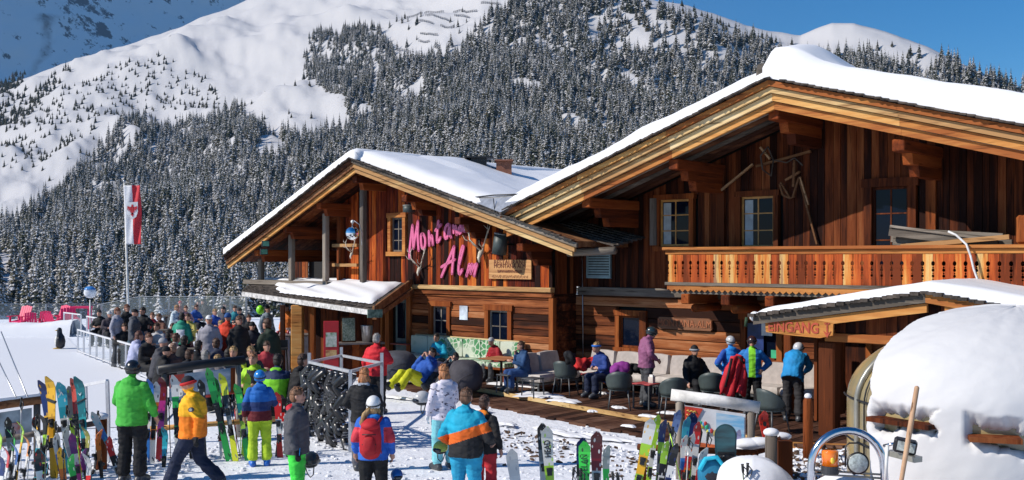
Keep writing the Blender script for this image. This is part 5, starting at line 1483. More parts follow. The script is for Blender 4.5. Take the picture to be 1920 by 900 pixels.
MB().ball((0, 0, .33), .055).build('knob', mat('lamp_white', (.7, .7, .68), .4), e)
SIGNW = wood('sign_board', [(.34, .16, .07), (.56, .30, .13), (.66, .42, .21)], 'x', 8, rand=False)
CARVE = mat('carved_dark', (.15, .035, .018), .8, vary=.1)
e = wall_empty('carved_sign', 960, 506, VW, 'pale carved wooden notice board on the red planks under the eave', 'sign')
u0, z1 = q(921, 487, VW); u1, z0 = q(1000, 524, VW)
for k in range(3):
    zc0 = z0 + (z1 - z0) * k / 3; box_part('board', (u0, VW - .09, zc0 + .004), (u1, VW - .045, z0 + (z1 - z0) * (k + 1) / 3), SIGNW, e)
for i, (s_, f_) in enumerate((('GEMÜTLICHE', .86), ('RESTAURANT', .66), ('SKIHÜTTE', .40), ('WARME KÜCHE', .13))):
    M = Matrix.Translation(((u0 + u1) / 2, VW - .093, z0 + (z1 - z0) * f_)) @ FACE
    if i < 2: text_obj('carved_letters', ('RESTAURANT', 'MONTANA ALM')[i], (.19, .16)[i], .01, CARVE, e, M, FRAME)
    else:
        mb = MB(); w2 = (u1 - u0) * (.28 if i == 2 else .42)
        for k2 in range(26): mb.box(((u0 + u1) / 2 - w2 + w2 * 2 * k2 / 25, VW - .094, z0 + (z1 - z0) * f_), (.014, .008, r.uniform(.04, .09)), rot=(0, r.uniform(-.5, .5), 0))
        mb.build('worn_lettering', CARVE, e, FRAME)
e = wall_empty('name_sign', 1290, 607, VB, 'dark carved name board above the sofa on the log wall', 'sign')
u0, z1 = q(1238, 593, VB); u1, z0 = q(1340, 621, VB)
MB().prism([(u0, z0 + .04), (u0 + .06, z0), (u1 - .05, z0 + .0), (u1, z0 + .07), (u1 - .02, z1 - .05), (u1 - .1, z1), (u0 + .05, z1 - .01), (u0, z1 - .06)], .06, axis='y', off=VB - .12).build('board', wood('old_sign', [(.10, .05, .03), (.22, .10, .055), (.32, .18, .10)], 'x', 8, rand=False), e, FRAME)
text_obj('carved_letters', 'MONTANA-ALM', .25, .02, mat('carved_red', (.36, .12, .05), .8), e, Matrix.Translation(((u0 + u1) / 2, VB - .125, (z0 + z1) / 2)) @ FACE, FRAME, squash=.85)
e = wall_empty('vent_louvre', 1125, 498, VB, 'blue-grey metal ventilation louvre on the upper planks left of the balcony', 'vent')
u0, z1 = q(1103, 474, VB); u1, z0 = q(1148, 522, VB)
LV = mat('louvre_blue', (.20, .30, .34), .45, .3, vary=.1)
mb = MB(); mb.span((u0, VB - .09, z0), (u0 + .04, VB - .02, z1)); mb.span((u1 - .04, VB - .09, z0), (u1, VB - .02, z1)); mb.span((u0 + .04, VB - .09, z1 - .04), (u1 - .04, VB - .02, z1)); mb.span((u0 + .04, VB - .09, z0), (u1 - .04, VB - .02, z0 + .04)); mb.build('frame', LV, e, FRAME)
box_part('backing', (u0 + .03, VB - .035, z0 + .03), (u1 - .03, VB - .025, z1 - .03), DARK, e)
for k in range(9):
    z_ = z0 + .06 + (z1 - z0 - .12) * k / 8
    mb = MB(); mb.bar((u0 + .04, VB - .06, z_), (u1 - .04, VB - .06, z_), .05, .045 ); mb.build('slat', LV, e, FRAME)
u_, _ = q(1092, 560, VB - .05); za = q(1092, 474, VB)[1]
MB().tube([(u_, VB - .06, za), (u_ + .02, VB - .06, 1.8), (u_ + .04, VB - .06, .2)], .014, 6).build('cable_conduit', STEEL, None, FRAME, label='thin pale cable conduit running down the wall beside the vent louvre', cat='conduit')
def flat_sign(name, px0, py0, px1, py1, v, m, label, cat, th=.012):
    u0, z1 = q(px0, py0, v); u1, z0 = q(px1, py1, v)
    return MB().span((u0, v - th, z0), (u1, v, z1)).build(name, m, None, FRAME, label=label, cat=cat)
flat_sign('wall_poster', 862, 573, 877, 600, VW - .03, mat('poster_blue', (.62, .70, .80), .6, vary=.2, scale=3), 'small white and blue poster between the two wing windows', 'poster')
flat_sign('window_poster', 1402, 606, 1432, 668, VB - .02, mat('poster_navy', (.012, .03, .13), .4, vary=.3, scale=4), 'navy poster covering the left of the lower chalet window', 'poster')
flat_sign('window_notice', 1428, 602, 1448, 630, VB - .06, mat('notice_white', (.72, .72, .70), .6, vary=.1), 'white paper notice at the window partly behind the entrance sign', 'notice')
flat_sign('window_sticker', 1446, 656, 1457, 672, VB - .05, mat('notice_green', (.04, .42, .20), .5), 'green notice in the corner of the lower chalet window', 'notice')
OLD = wood('old_tool', [(.14, .065, .03), (.30, .16, .08), (.42, .27, .15)], 'x', 9)
e = wall_empty('antique_sledge', 1440, 330, VB, 'antique farm sledge with runners and tools hung high on the gable wall', 'sledge')
def wbar(name, pts_, w_, m=OLD, v=VB - .14, par=e):
    mb = MB()
    for a, b in zip(pts_[:-1], pts_[1:]):
        ua, za = q(*a, v); ub_, zb2 = q(*b, v); mb.bar((ua, v, za), (ub_, v, zb2), w_, w_ * .8)
    mb.build(name, m, par, FRAME)
wbar('shaft', [(1352, 357), (1412, 308)], .06); wbar('shaft', [(1418, 312), (1520, 284)], .07); wbar('strut', [(1426, 276), (1444, 298)], .06)
wbar('strut', [(1490, 300), (1488, 350)], .07); wbar('runner', [(1462, 345), (1468, 366), (1482, 372)], .05); wbar('runner', [(1464, 342), (1482, 372), (1490, 368)], .045); wbar('strut', [(1487, 368), (1498, 334)], .05)
wbar('cross_bar', [(1473, 338), (1500, 322)], .06)
wbar('runner', [(1440, 275), (1450, 300), (1446, 330), (1430, 318), (1426, 292), (1440, 275)], .03, SHING, VB - .2)
wbar('chain', [(1450, 300), (1475, 305), (1490, 296), (1505, 310)], .03, SHING, VB - .22)
e2 = wall_empty('old_hay_rake', 1518, 400, VB, 'long old wooden tool handle hanging down the gable wall right of the sledge', 'farm tool')
wbar('handle', [(1498, 332), (1532, 458)], .05, OLD, VB - .10, e2); wbar('handle', [(1500, 332), (1516, 384)], .04, OLD, VB - .16, e2)
e = empty('board_stack', P(1780, 450, 19.8), ROOT, 'stack of weathered grey boards and poles lying on the balcony rail', 'boards')
vb = VBAL + .12
for i, (a, b, w_, h_, vv) in enumerate((((1670, 424), (1850, 448), .05, .05, .1), ((1668, 432), (1870, 456), .22, .06, .15), ((1672, 440), (1880, 452), .3, .07, .5), ((1690, 462), (1893, 444), .09, .09, -.0), ((1700, 458), (1898, 455), .12, .08, .3), ((1676, 450), (1760, 458), .2, .10, .35))):
    ua, za = q(*a, vb + vv); ub_, zb2 = q(*b, vb + vv)
    MB().bar((ua, vb + vv, za), (ub_, vb + vv, zb2), h_, w_).build('board', W_GREY if i != 3 else W_FAS, e, FRAME)
ua, za = q(1905, 450, vb)
MB().span((ua, vb - .05, zr + .05), (ua + .22, vb + .25, zr + .6)).build('balcony_pillar', W_POST, BAL, FRAME, bevel=.05)
mb = MB(); mb.tube([uvz(*((lambda t: (t[0], VBAL - .2, t[1]))(q(px, py, VBAL - .2)))) for px, py in ((1778, 434), (1792, 440), (1812, 458), (1820, 480), (1826, 505), (1836, 532), (1846, 580))], .022, 7)
mb.build('white_hose', mat('hose_white', (.65, .65, .66), .5), None, W, label='thin white hose slung over the balcony rail down to the porch roof', cat='hose')

# ================================================================ PORCH
v0 = 17.8
pa = q(1735, 549, v0); pl = q(1412, 592, v0); prr = (pa[0] + 3.9, pa[1] - .62)
PO = empty('entrance_porch', uvz(pa[0], 19.5, 0), ROOT, 'snow-covered entrance porch with shallow gable roof and orange posts', 'porch')
for a, b in ((pl, pa), (pa, prr)):
    s_ = lin(a, b)
    MB().prism([(a[0], a[1] - .10), (b[0], b[1] - .10), b, a], 4.0, axis='y', off=v0 + .06).build('porch_deck', W_GREY, PO, FRAME)
    MB().prism([(a[0], a[1] - .17), (b[0], b[1] - .17), (b[0], b[1] - .0), (a[0], a[1] - .0)], .05, axis='y', off=v0).build('barge_board', W_GREY if a is pl else W_FOR, PO, FRAME)
    MB().prism([(a[0] + .3, s_(a[0] + .3) - .34), (b[0], b[1] - .34), (b[0], b[1] - .18), (a[0] + .3, s_(a[0] + .3) - .18)], .08, axis='y', off=v0 + .06).build('barge_board', W_FOR, PO, FRAME)
mb = MB(); u = pl[0]
while u < prr[0]:
    zt = lin(pl, pa)(u) if u < pa[0] else lin(pa, prr)(u)
    w_ = r.uniform(.08, .18); mb.box((u, v0 - .03, zt + .01), (w_ * .95, .12, .04 + r.uniform(0, .03))); u += w_
mb.build('shingle_edge', SHING, PO, FRAME, kind='stuff')
pz = lambda u, v: (lin(pl, pa)(u) if u < pa[0] else lin(pa, prr)(u)) + .02
snowbank('porch_snow', pl[0] + .05, prr[0], v0 + .02, 21.5, pz, .22, PO, FRAME, 90, 30, .25, 14, .05, thf=lambda u, v: .07 + .12 * min(1, max(0, (u - pl[0]) / 2.2)))
MB().ball((pl[0] - .02, v0 + .1, pl[1] - .02), (.10, .1, .10)).build('porch_snow', SNOW, PO, FRAME)
for k in range(26):
    uu = pl[0] + 1.5 + k * .19
    zt = pz(uu + .1, 0) - .2; zb2 = q(1600, 632, 18.2)[1] + .05
    if zt - zb2 > .06: MB().span((uu + .003, 18.16, zb2), (uu + .187, 18.19, zt)).build('plank', W_BIG, PO, FRAME)
zbm = q(1600, 632, 18.2)[1]
MB().span((pl[0] + 1.3, 18.12, zbm - .10), (prr[0], 18.3, zbm + .06)).build('porch_beam', W_FOR, PO, FRAME, bevel=.01)
for px in (1553, 1835):
    u_, _ = q(px, 700, 18.2); MB().span((u_ - .16, 18.1, -.1), (u_ + .16, 18.4, zbm - .10)).build('post', W_POST, PO, FRAME, bevel=.03)
u_, _ = q(1480, 640, 20.5); MB().span((u_ - .09, 20.4, 0), (u_ + .09, 20.6, 2.2)).build('post', W_POST, PO, FRAME, bevel=.02)
u_, _ = q(1572, 660, 19.6)
mb = MB(); mb.span((u_, 18.5, .2), (u_ + .06, 19.8, 1.9)); mb.build('porch_side', W_POST, PO, FRAME)
for k in range(2):
    for j in range(3): MB().span((u_ - .012, 18.62 + k * .5, 1.0 + j * .28), (u_ - .002, 19.04 + k * .5, 1.25 + j * .28)).build('pane', mat('lit_pane', (.40, .38, .34), .3, vary=.2), PO, FRAME)
e = empty('entrance_sign', uvz(*((lambda t: (t[0], v0 + .1, t[1]))(q(1499, 617, v0 + .1)))), ROOT, 'carved orange wooden entrance sign with arrow hanging under the porch edge', 'sign')
u0, z1 = q(1436, 598, v0 + .1); u1, z0 = q(1563, 634, v0 + .1)
MB().prism([(u0 + .02, z0 + .05), (u0 + .6, z0 + .01), (u1 - .25, z0 - .01), (u1, z0 + .05), (u1 + .01, z1 - .02), (u1 - .4, z1 + .03), (u0 + .5, z1), (u0, z1 - .02)], .05, axis='y', off=v0 + .06).build('board', wood('entrance_board', [(.40, .14, .035), (.56, .26, .07), (.64, .38, .14)], 'x', 7, rand=False), e, FRAME)
EINR = mat('sign_red_paint', (.40, .06, .025), .7)
text_obj('painted_letters', 'EINGANG', .27, .014, EINR, e, Matrix.Translation((u0 + (u1 - u0) * .43, v0 + .052, (z0 + z1) / 2 + .01)) @ FACE, FRAME, bold=.006, squash=.86)
mb = MB(); ux = u0 + (u1 - u0) * .925; zc = (z0 + z1) / 2
mb.span((ux - .014, v0 + .045, zc - .08), (ux + .014, v0 + .058, zc + .13)); mb.prism([(ux - .075, zc - .02), (ux, zc - .15), (ux + .075, zc - .02), (ux, zc - .07)], .013, axis='y', off=v0 + .045); mb.span((ux - .05, v0 + .045, zc + .10), (ux + .05, v0 + .057, zc + .13)); mb.build('arrow', EINR, e, FRAME)
MB().tube([uvz(q(1400, 595, v0)[0], v0, q(1400, 595, v0)[1]), uvz(q(1398, 640, v0)[0], v0, q(1398, 612, v0)[1])], .03, 7).build('fir_bunch', mat('fir_green', (.02, .05, .02), .8), None, W, label='small dark fir bunch hanging from the porch corner by the entrance sign', cat='decoration')

# ================================================================ DECK
ca = gpt(740, 700, 0); cb2 = gpt(1482, 831, 0)
fa = (ca.dot(UD), ca.dot(UN)); fb = (cb2.dot(UD), cb2.dot(UN))
edge = lin(fa, fb)
DK = empty('wooden_deck', uvz(fb[0] - 4, 19, -.14), ROOT, kind='structure')
DK['label'] = 'weathered wooden terrace deck along the chalet front'
u = fa[0] - 1.2; k = 0
while u < fb[0]:
    v1 = (VW - .02) if u + .14 < uw1 else VB - .02
    MB().span((u + .004, edge(u) + .0, -.05 + (k % 3) * .002), (u + .136, v1, (k * 7 % 5) * .0018)).build('deck_board', W_DECK, DK, FRAME)
    u += .14; k += 1
c0 = u
while u < c0 + 3.4:      # boards beside the porch, shorter
    MB().span((u + .004, edge(fb[0]) + (u - c0) * .6, -.05), (u + .136, VB - .02, (k * 7 % 5) * .0018)).build('deck_board', W_DECK, DK, FRAME); u += .14; k += 1
EDGEW = wood('deck_edge', [(.36, .20, .08), (.58, .38, .16), (.66, .50, .26)], 'x', 8)
n_ = 5
for i in range(n_):
    a = fa[0] - 1.2 + (fb[0] - fa[0] + 1.2) * i / n_; b = fa[0] - 1.2 + (fb[0] - fa[0] + 1.2) * (i + 1) / n_ - .01
    MB().bar((a, edge(a) - .02, -.03), (b, edge(b) - .02, -.03), .05, .09).build('edge_board', EDGEW, DK, FRAME)
    MB().bar((a, edge(a) + .02, -.13), (b, edge(b) + .02, -.13), .04, .13).build('fascia_board', wood('deck_fascia', [(.24, .14, .07), (.42, .28, .15), (.52, .40, .26)], 'x', 8), DK, FRAME)
q0 = uvz(fb[0], edge(fb[0]), 0); q1 = q0 + UN * 1.2 + UD * 1.2
MB().bar(q0 + Vector((0, 0, -.06)), uvz(c0 + 3.4, edge(fb[0]) + 3.4 * .6, -.06), .05, .16).build('edge_board', W_FOR, DK, W)
st_a = gpt(800, 742); st_b = gpt(1330, 850)
for i in range(46):
    f0 = i / 46
    u = fa[0] + 1.4 + f0 * (fb[0] - fa[0] - 2.3)
    w_ = (fb[0] - fa[0] - 2.3) / 46
    dpt = 1.15 + .25 * math.sin(i * 1.7) * .3
    MB().span((u + .004, edge(u) - .05 - dpt, -.16), (u + w_ - .006, edge(u) - .04, -.095 + (i * 5 % 3) * .002)).build('step_board', W_DECK, DK, FRAME)

def snow_patch(px, py, w_, d_, z, name='snow_patch', seed=0, rz=0.0, h=.035, label=None):
    rr = random.Random(seed); p = gpt(px, py, z); mb = MB(); n = 26
    ring = [];
    for ring_i, f in enumerate((1.0, .8, .45)):
        for k in range(n):
            a = 2 * math.pi * k / n; k_ = 1 + .38 * math.sin(3 * a + seed) * .5 + .22 * math.sin(7 * a + seed * 2) + rr.uniform(-.09, .09)
            ring.append((math.cos(a) * w_ / 2 * f * k_, math.sin(a) * d_ / 2 * f * k_, (0, h * .7, h)[ring_i] + (rr.uniform(0, h * .3) if ring_i else 0)))
    ring.append((0, 0, h))
    fs = []
    for j in range(2):
        for k in range(n): fs.append((j * n + k, j * n + (k + 1) % n, (j + 1) * n + (k + 1) % n, (j + 1) * n + k))
    for k in range(n): fs.append((2 * n + k, 2 * n + (k + 1) % n, 3 * n))
    mb.add(ring, fs, 0, True)
    return mb.build(name, SNOW, None, None, loc=(p.x, p.y, z), rz=rz, kind='stuff', label=label)
for i, (px, py, w_, d_, z) in enumerate(((1010, 741, 1.3, .9, .008), (960, 722, 1.6, .5, .008), (1060, 752, .8, .5, .008), (880, 704, 2.2, .7, .008), (800, 692, 1.5, .5, .008), (1160, 765, .35, .2, .008), (1110, 772, .25, .16, .008), (1215, 781, .5, .2, .008), (1255, 775, .5, .3, .008), (1180, 800, .3, .15, .008), (1130, 738, .3, .2, .008),
        (1100, 832, 1.5, .45, -.09), (1190, 842, 1.2, .4, -.09), (1030, 806, .9, .25, -.09), (950, 795, .5, .3, -.09), (1250, 858, 1.0, .5, -.12), (905, 770, .5, .3, -.09), (1065, 815, 1.0, .3, -.09), (1140, 822, 1.2, .35, -.09), (740, 745, 1.2, .3, -.1))):
    snow_patch(px, py, w_, d_, z, seed=i + 1, rz=-.7 if i < 12 else -.8)

# ================================================================ FURNITURE
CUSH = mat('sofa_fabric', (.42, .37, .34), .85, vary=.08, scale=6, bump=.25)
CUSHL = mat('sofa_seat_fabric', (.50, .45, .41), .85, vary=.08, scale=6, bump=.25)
LEG = mat('furniture_grey', (.10, .105, .11), .45, .4, vary=.1)
def puff(mb, c, s, rot=None, b=.32):
    """a stuffed cushion: a box rounded like a pillow"""
    n = 7; vs = []; fs = []
    for f in range(6):
        base_ = len(vs)
        for i in range(n):
            for k in range(n):
                a = -1 + 2 * i / (n - 1); d = -1 + 2 * k / (n - 1)
                p = [(a, d, 1), (a, -d, -1), (1, a, d), (-1, -a, d), (a, -1, d), (-a, 1, d)][f]
                v = Vector(p); sph = v.normalized() * 1.22
                w = Vector([v[t] * (1 - b) + sph[t] * b for t in range(3)])
                p2 = Vector((w.x * s[0] / 2, w.y * s[1] / 2, w.z * s[2] / 2))
                vs.append((rot @ p2 if rot is not None else p2) + Vector(c))
        for i in range(n - 1):
            for k in range(n - 1):
                q_ = base_ + i * n + k; fs.append((q_, q_ + n, q_ + n + 1, q_ + 1))
    mb.add(vs, fs, 0, True); return mb
def sofa_module(u, v, rz, label, w_=.80):
    e = empty('sofa_module', uvz(u, v, 0), ROOT + rz, label, 'sofa', 'grey cushioned sofa modules')
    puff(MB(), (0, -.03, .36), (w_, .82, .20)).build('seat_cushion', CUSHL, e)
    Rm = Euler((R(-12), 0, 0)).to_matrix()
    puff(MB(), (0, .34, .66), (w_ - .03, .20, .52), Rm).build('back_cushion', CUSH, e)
    mb = MB(); mb.box((0, 0, .22), (w_, .82, .05)); mb.build('frame', LEG, e)
    for x in (-1, 1):
        for y in (-1, 1): MB().bar((x * w_ * .45, y * .36, 0), (x * w_ * .45, y * .36, .2), .04, .04).build('leg', LEG, e)
us = q(1086, 600, 21.0)[0]; ue = q(1545, 600, 21.0)[0]
nm_ = ['under the corner of the log wall', 'second from the left corner along the wall', 'behind the seated blue headband', 'left of the plum jacket', 'behind the plum jacket', 'right of the plum jacket', 'under the left of the name board', 'under the right of the name board', 'behind the person in black', 'left of the silver helmet', 'behind the two blue jackets', 'beneath the lower window', 'behind the bending skier', 'at the right end by the porch post', 'last by the porch']
k = 0; u = us + .4
while u < ue:
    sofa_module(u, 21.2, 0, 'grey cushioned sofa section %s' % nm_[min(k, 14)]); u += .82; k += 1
for j, v in enumerate((20.3, 19.5)):
    sofa_module(us - .15 - j * .02, v, R(90), 'grey sofa section turned sideways at the left corner, %s' % ('rear one' if j == 0 else 'front one'))
SHELL = mat('chair_shell', (.050, .068, .066), .5, vary=.08)
def tub_chair(px, py, face, label, occl=None):
    p = gpt(px, py, 0)
    e = empty('tub_chair', p, R(face), label, 'chair', 'dark grey tub chairs on the deck')
    vs = []; fs = []; n = 15; m_ = 6
    for jz in range(m_):
        for k in range(n):
            a = R(-20 + 220 * k / (n - 1)); hgt = .46 + (.34 * (math.sin(math.pi * k / (n - 1)) ** .7) + .06) * jz / (m_ - 1)
            rr = .25 + .045 * jz / (m_ - 1)
            vs.append((math.cos(a) * rr, math.sin(a) * rr, hgt))
    for jz in range(m_ - 1):
        for k in range(n - 1): fs.append((jz * n + k, jz * n + k + 1, (jz + 1) * n + k + 1, (jz + 1) * n + k))
    b = MB(); b.add(vs, fs, 0, True); o = b.build('shell', SHELL, e); sm = o.modifiers.new('thick', 'SOLIDIFY'); sm.thickness = .018
    b = MB(); b.tube([(0, -.02, .43), (0, -.02, .465)], .25, 18, smooth=False); b.build('seat', SHELL, e)
    for x in (-1, 1):
        for y in (-1, 1): MB().tube([(x * .18, y * .17, .44), (x * .24, y * .23, 0)], [.018, .013], 8).build('leg', LEG, e)
tub_chair(1060, 742, 150, 'dark tub chair near the left corner of the sofa'); tub_chair(1161, 768, 175, 'dark tub chair with its back to the camera between the two low tables')
tub_chair(1262, 782, 185, 'dark tub chair half hidden by the white log of the notice board'); tub_chair(1447, 812, 120, 'dark tub chair behind the right end of the notice board')
tub_chair(1335, 770, 170, 'dark tub chair hidden behind the notice board in front of the sofa')
def stool(px, py, label):
    p = gpt(px, py, 0); e = empty('metal_stool', p, ROOT, label, 'stool', 'grey metal stools')
    MB().box((0, 0, .44), (.40, .40, .03)).build('seat', LEG, e, bevel=.01)
    for x in (-1, 1):
        for y in (-1, 1): MB().bar((x * .17, y * .17, .43), (x * .19, y * .19, 0), .03, .03).build('leg', LEG, e)
stool(951, 736, 'grey metal stool under the bench table, left of the pair'); stool(999, 744, 'grey metal stool right of the pair, beside the sofa end')
RTOP = mat('red_table_top', (.42, .06, .06), .45, vary=.1);
def low_table(px, py, h, w_, top, label, legs=4, rz=0):
    p = gpt(px, py, 0); e = empty('table', p, ROOT + rz, label, 'table')
    MB().box((0, 0, h), (w_, w_, .03)).build('table_top', top, e, bevel=.01)
    if legs == 4:
        for x in (-1, 1):
            for y in (-1, 1): MB().bar((x * w_ * .42, y * w_ * .42, h - .015), (x * w_ * .42, y * w_ * .42, 0), .03, .03).build('leg', LEG, e)
    else:
        MB().tube([(0, 0, 0), (0, 0, .02), (0, 0, .03), (0, 0, h - .015)], [.2, .2, .035, .035], 12).build('pedestal', LEG, e)
    return e
low_table(1212, 766, .55, .48, RTOP, 'low red-topped table in front of the plum jacket'); low_table(1122, 740, .50, .62, RTOP, 'low red-topped table before the blue headband person')
TT = wood('table_plank', [(.24, .09, .04), (.42, .18, .08), (.52, .28, .14)], 'x', 7, rand=False)
low_table(940, 726, .74, .85, TT, 'square wooden table in front of the right end of the green bench', 1, .1); low_table(842, 699, .74, .8, TT, 'wooden table before the turquoise jacket at the green bench', 1, .1); low_table(762, 690, .74, .7, mat('red_cloth_top', (.45, .10, .07), .6), 'red-topped table at the left end of the green bench', 1, .1)
def holder(px, py, zt, label):
    Y = 22.0; p = gpt(px, py, 0); e = empty('napkin_holder', (p.x, p.y, zt), ROOT, label, 'napkin holder')
    MB().box((0, 0, .07), (.12, .10, .13)).build('box', mat('holder_white', (.6, .55, .48), .6), e); MB().box((0, 0, .155), (.09, .06, .05)).build('napkins', mat('napkin', (.75, .72, .68), .8), e)
holder(1222, 766, .565, 'pale napkin holder on the low table before the plum jacket'); holder(1127, 742, .515, 'pale napkin holder on the left low red table');
def leaf_mat():
    m, nt, b = _nodes('leaf_print'); N = nt.nodes; L = nt.links
    tc = N.new('ShaderNodeTexCoord'); vo = N.new('ShaderNodeTexVoronoi'); vo.inputs['Scale'].default_value = 6.5; vo.feature = 'DISTANCE_TO_EDGE'
    n1 = N.new('ShaderNodeTexNoise'); n1.inputs['Scale'].default_value = 1.2
    L.new(tc.outputs['Object'], vo.inputs['Vector']); L.new(tc.outputs['Object'], n1.inputs['Vector'])
    mr = N.new('ShaderNodeMapRange'); mr.inputs[1].default_value = .05; mr.inputs[2].default_value = .12; L.new(vo.outputs[0], mr.inputs[0])
    mx = N.new('ShaderNodeMix'); mx.data_type = 'RGBA'; mx.inputs[6].default_value = (.55, .60, .48, 1); mx.inputs[7].default_value = (.06, .24, .09, 1)
    m2 = N.new('ShaderNodeMapRange'); m2.inputs[1].default_value = .42; m2.inputs[2].default_value = .55; L.new(n1.outputs[0], m2.inputs[0])
    mm = N.new('ShaderNodeMath'); mm.operation = 'MULTIPLY'; L.new(mr.outputs[0], mm.inputs[0]); L.new(m2.outputs[0], mm.inputs[1])
    L.new(mm.outputs[0], mx.inputs[0]); L.new(mx.outputs[2], b.inputs['Base Color']); b.inputs['Roughness'].default_value = .8
    return m
LEAF = leaf_mat()
e = empty('cushioned_bench', uvz(q(860, 650, 20.3)[0], 20.4, 0), ROOT, 'long bench with pale green leaf-print cushions below the wing windows', 'bench')
b0 = q(768, 650, 20.5)[0]; b1 = q(972, 650, 20.5)[0]; n_ = 6
for i in range(n_):
    a = b0 + (b1 - b0) * (i + .5) / n_; w_ = (b1 - b0) / n_
    puff(MB(), (a, 20.62, .80), (w_ - .01, .16, .52), b=.2).build('back_cushion', LEAF, e, FRAME); puff(MB(), (a, 20.25, .48), (w_ - .01, .60, .12), b=.2).build('seat_cushion', LEAF, e, FRAME)
MB().span((b0, 19.96, .36), (b1, 20.7, .42)).build('seat_frame', W_POST, e, FRAME)
for uu in np.linspace(b0 + .1, b1 - .1, 4): MB().span((uu - .04, 20.0, 0), (uu + .04, 20.6, .36)).build('leg', W_POST, e, FRAME)
MB().span((b0, 20.72, .3), (b1, 20.78, 1.08)).build('back_board', W_FAS, e, FRAME)
def bean(px, py, sx_, sy_, sz_, label, col=(.055, .058, .072), lean=0.2):
    p = gpt(px, py, 0); m = mat('bean_%d' % int(col[2] * 1000), col, .8, vary=.1, bump=.4)
    vs = []; nu_, nv_ = 22, 12; fs = []
    for j in range(nv_ + 1):
        t = -math.pi / 2 + math.pi * j / nv_; zc = .5 + .5 * math.sin(t)
        for i in range(nu_):
            a = 2 * math.pi * i / nu_; rr = math.cos(t) ** .5 * (1.0 - .22 * zc) * (1 + .05 * math.sin(a * 5 + j))
            vs.append((math.cos(a) * rr * sx_, math.sin(a) * rr * sy_ + lean * zc * sy_, zc ** .85 * sz_ + .0))
    for j in range(nv_):
        for i in range(nu_): fs.append((j * nu_ + i, j * nu_ + (i + 1) % nu_, (j + 1) * nu_ + (i + 1) % nu_, (j + 1) * nu_ + i))
    e_ = empty('bean_bag', (p.x, p.y, 0), 0, label, 'bean bag', 'dark bean bags')
    MB().add(vs, fs, 0, True).build('cushion', m, e_); MB().tube([(-sx_ * .5, -sy_ * .8, sz_ * .3), (0, -sy_ * .9, sz_ * .55), (sx_ * .4, -sy_ * .75, sz_ * .62)], .012, 5).build('seam', m, e_)
bean(745, 712, .62, .55, .78, 'slate blue bean bag beside the red jacket'); bean(872, 736, .50, .48, .80, 'tall charcoal bean bag behind the white patterned jacket', (.05, .045, .055)); bean(806, 722, .62, .5, .62, 'dark blue bean bag under the lounging people', (.03, .04, .10))
def heap(name, px, py, Y, s_, col, label, cat, seed=1):
    p = P(px, py, Y); rr = random.Random(seed); mb = MB()
    for k in range(7): mb.ball((rr.uniform(-.5, .5) * s_[0], rr.uniform(-.4, .4) * s_[1], rr.uniform(-.3, .3) * s_[2]), (s_[0] * rr.uniform(.3, .5), s_[1] * rr.uniform(.3, .5), s_[2] * rr.uniform(.3, .55)), nu=10, nv=7, rot=(rr.uniform(-1, 1), rr.uniform(-1, 1), 0))
    me = bpy.data.meshes.new('t'); me.from_pydata(mb.v, [], mb.f); tmp = bpy.data.objects.new('t', me); COL.objects.link(tmp)
    m = tmp.modifiers.new('r', 'REMESH'); m.mode = 'VOXEL'; m.voxel_size = .022; m.use_smooth_shade = True; m = tmp.modifiers.new('s', 'SMOOTH'); m.iterations = 4
    b_ = bpy.data.meshes.new_from_object(tmp.evaluated_get(bpy.context.evaluated_depsgraph_get())); bpy.data.objects.remove(tmp); b_.materials.append(cloth(col)); b_.name = name
    o = bpy.data.objects.new(name, b_); COL.objects.link(o); o.location = p; return props(o, label, cat)
heap('folded_jacket', 1098, 684, 24.6, (.55, .35, .14), (.45, .02, .02), 'bright red jacket lying on the corner of the sofa', 'jacket', 3)
heap('folded_jacket', 1164, 690, 23.6, (.30, .25, .24), (.22, .03, .22), 'magenta and blue bundle of clothing beside the blue headband person', 'clothing', 5)
heap('ski_bag', 1068, 672, 24.0, (.18, .2, .32), (.012, .012, .014), 'black bag with skates propped on the left of the sofa', 'bag', 6)
heap('folded_jacket', 1191, 692, 24.2, (.34, .3, .16), BLACKC, 'small black bag on the sofa left of the plum jacket', 'bag', 8)
p = P(1383, 700, 21.2); mb = MB()
mb.add(*(lambda n, m_: ([(p.x + (i / (n - 1) - .5) * (.30 + .26 * k / (m_ - 1)) + .07 * (k / (m_ - 1)) * 0 - .12 * k / (m_ - 1), p.y - .02 + .05 * math.sin(i * 1.3 + k * .4) + .02 * math.sin(k), p.z + .30 - .74 * k / (m_ - 1) + (.10 * math.sin(math.pi * i / (n - 1)) if k < 3 else .05 * math.sin(i * .9))) for k in range(m_) for i in range(n)], [(k * n + i, k * n + i + 1, (k + 1) * n + i + 1, (k + 1) * n + i) for k in range(m_ - 1) for i in range(n - 1)], 0, True))(14, 12))
o = mb.build('red_coat', cloth((.50, .02, .03)), None, None, label='long red coat with black trim held up between the two blue skiers', cat='coat'); sm = o.modifiers.new('thick', 'SOLIDIFY'); sm.thickness = .05
b = MB(); b.tube([P(1372, 672, 21.05), P(1366, 700, 21.02), P(1360, 726, 21.0)], .028, 7); b.tube([P(1384, 668, 21.05), P(1396, 682, 21.02)], .022, 7); b.build('trim', cloth(BLACKC), o, W)

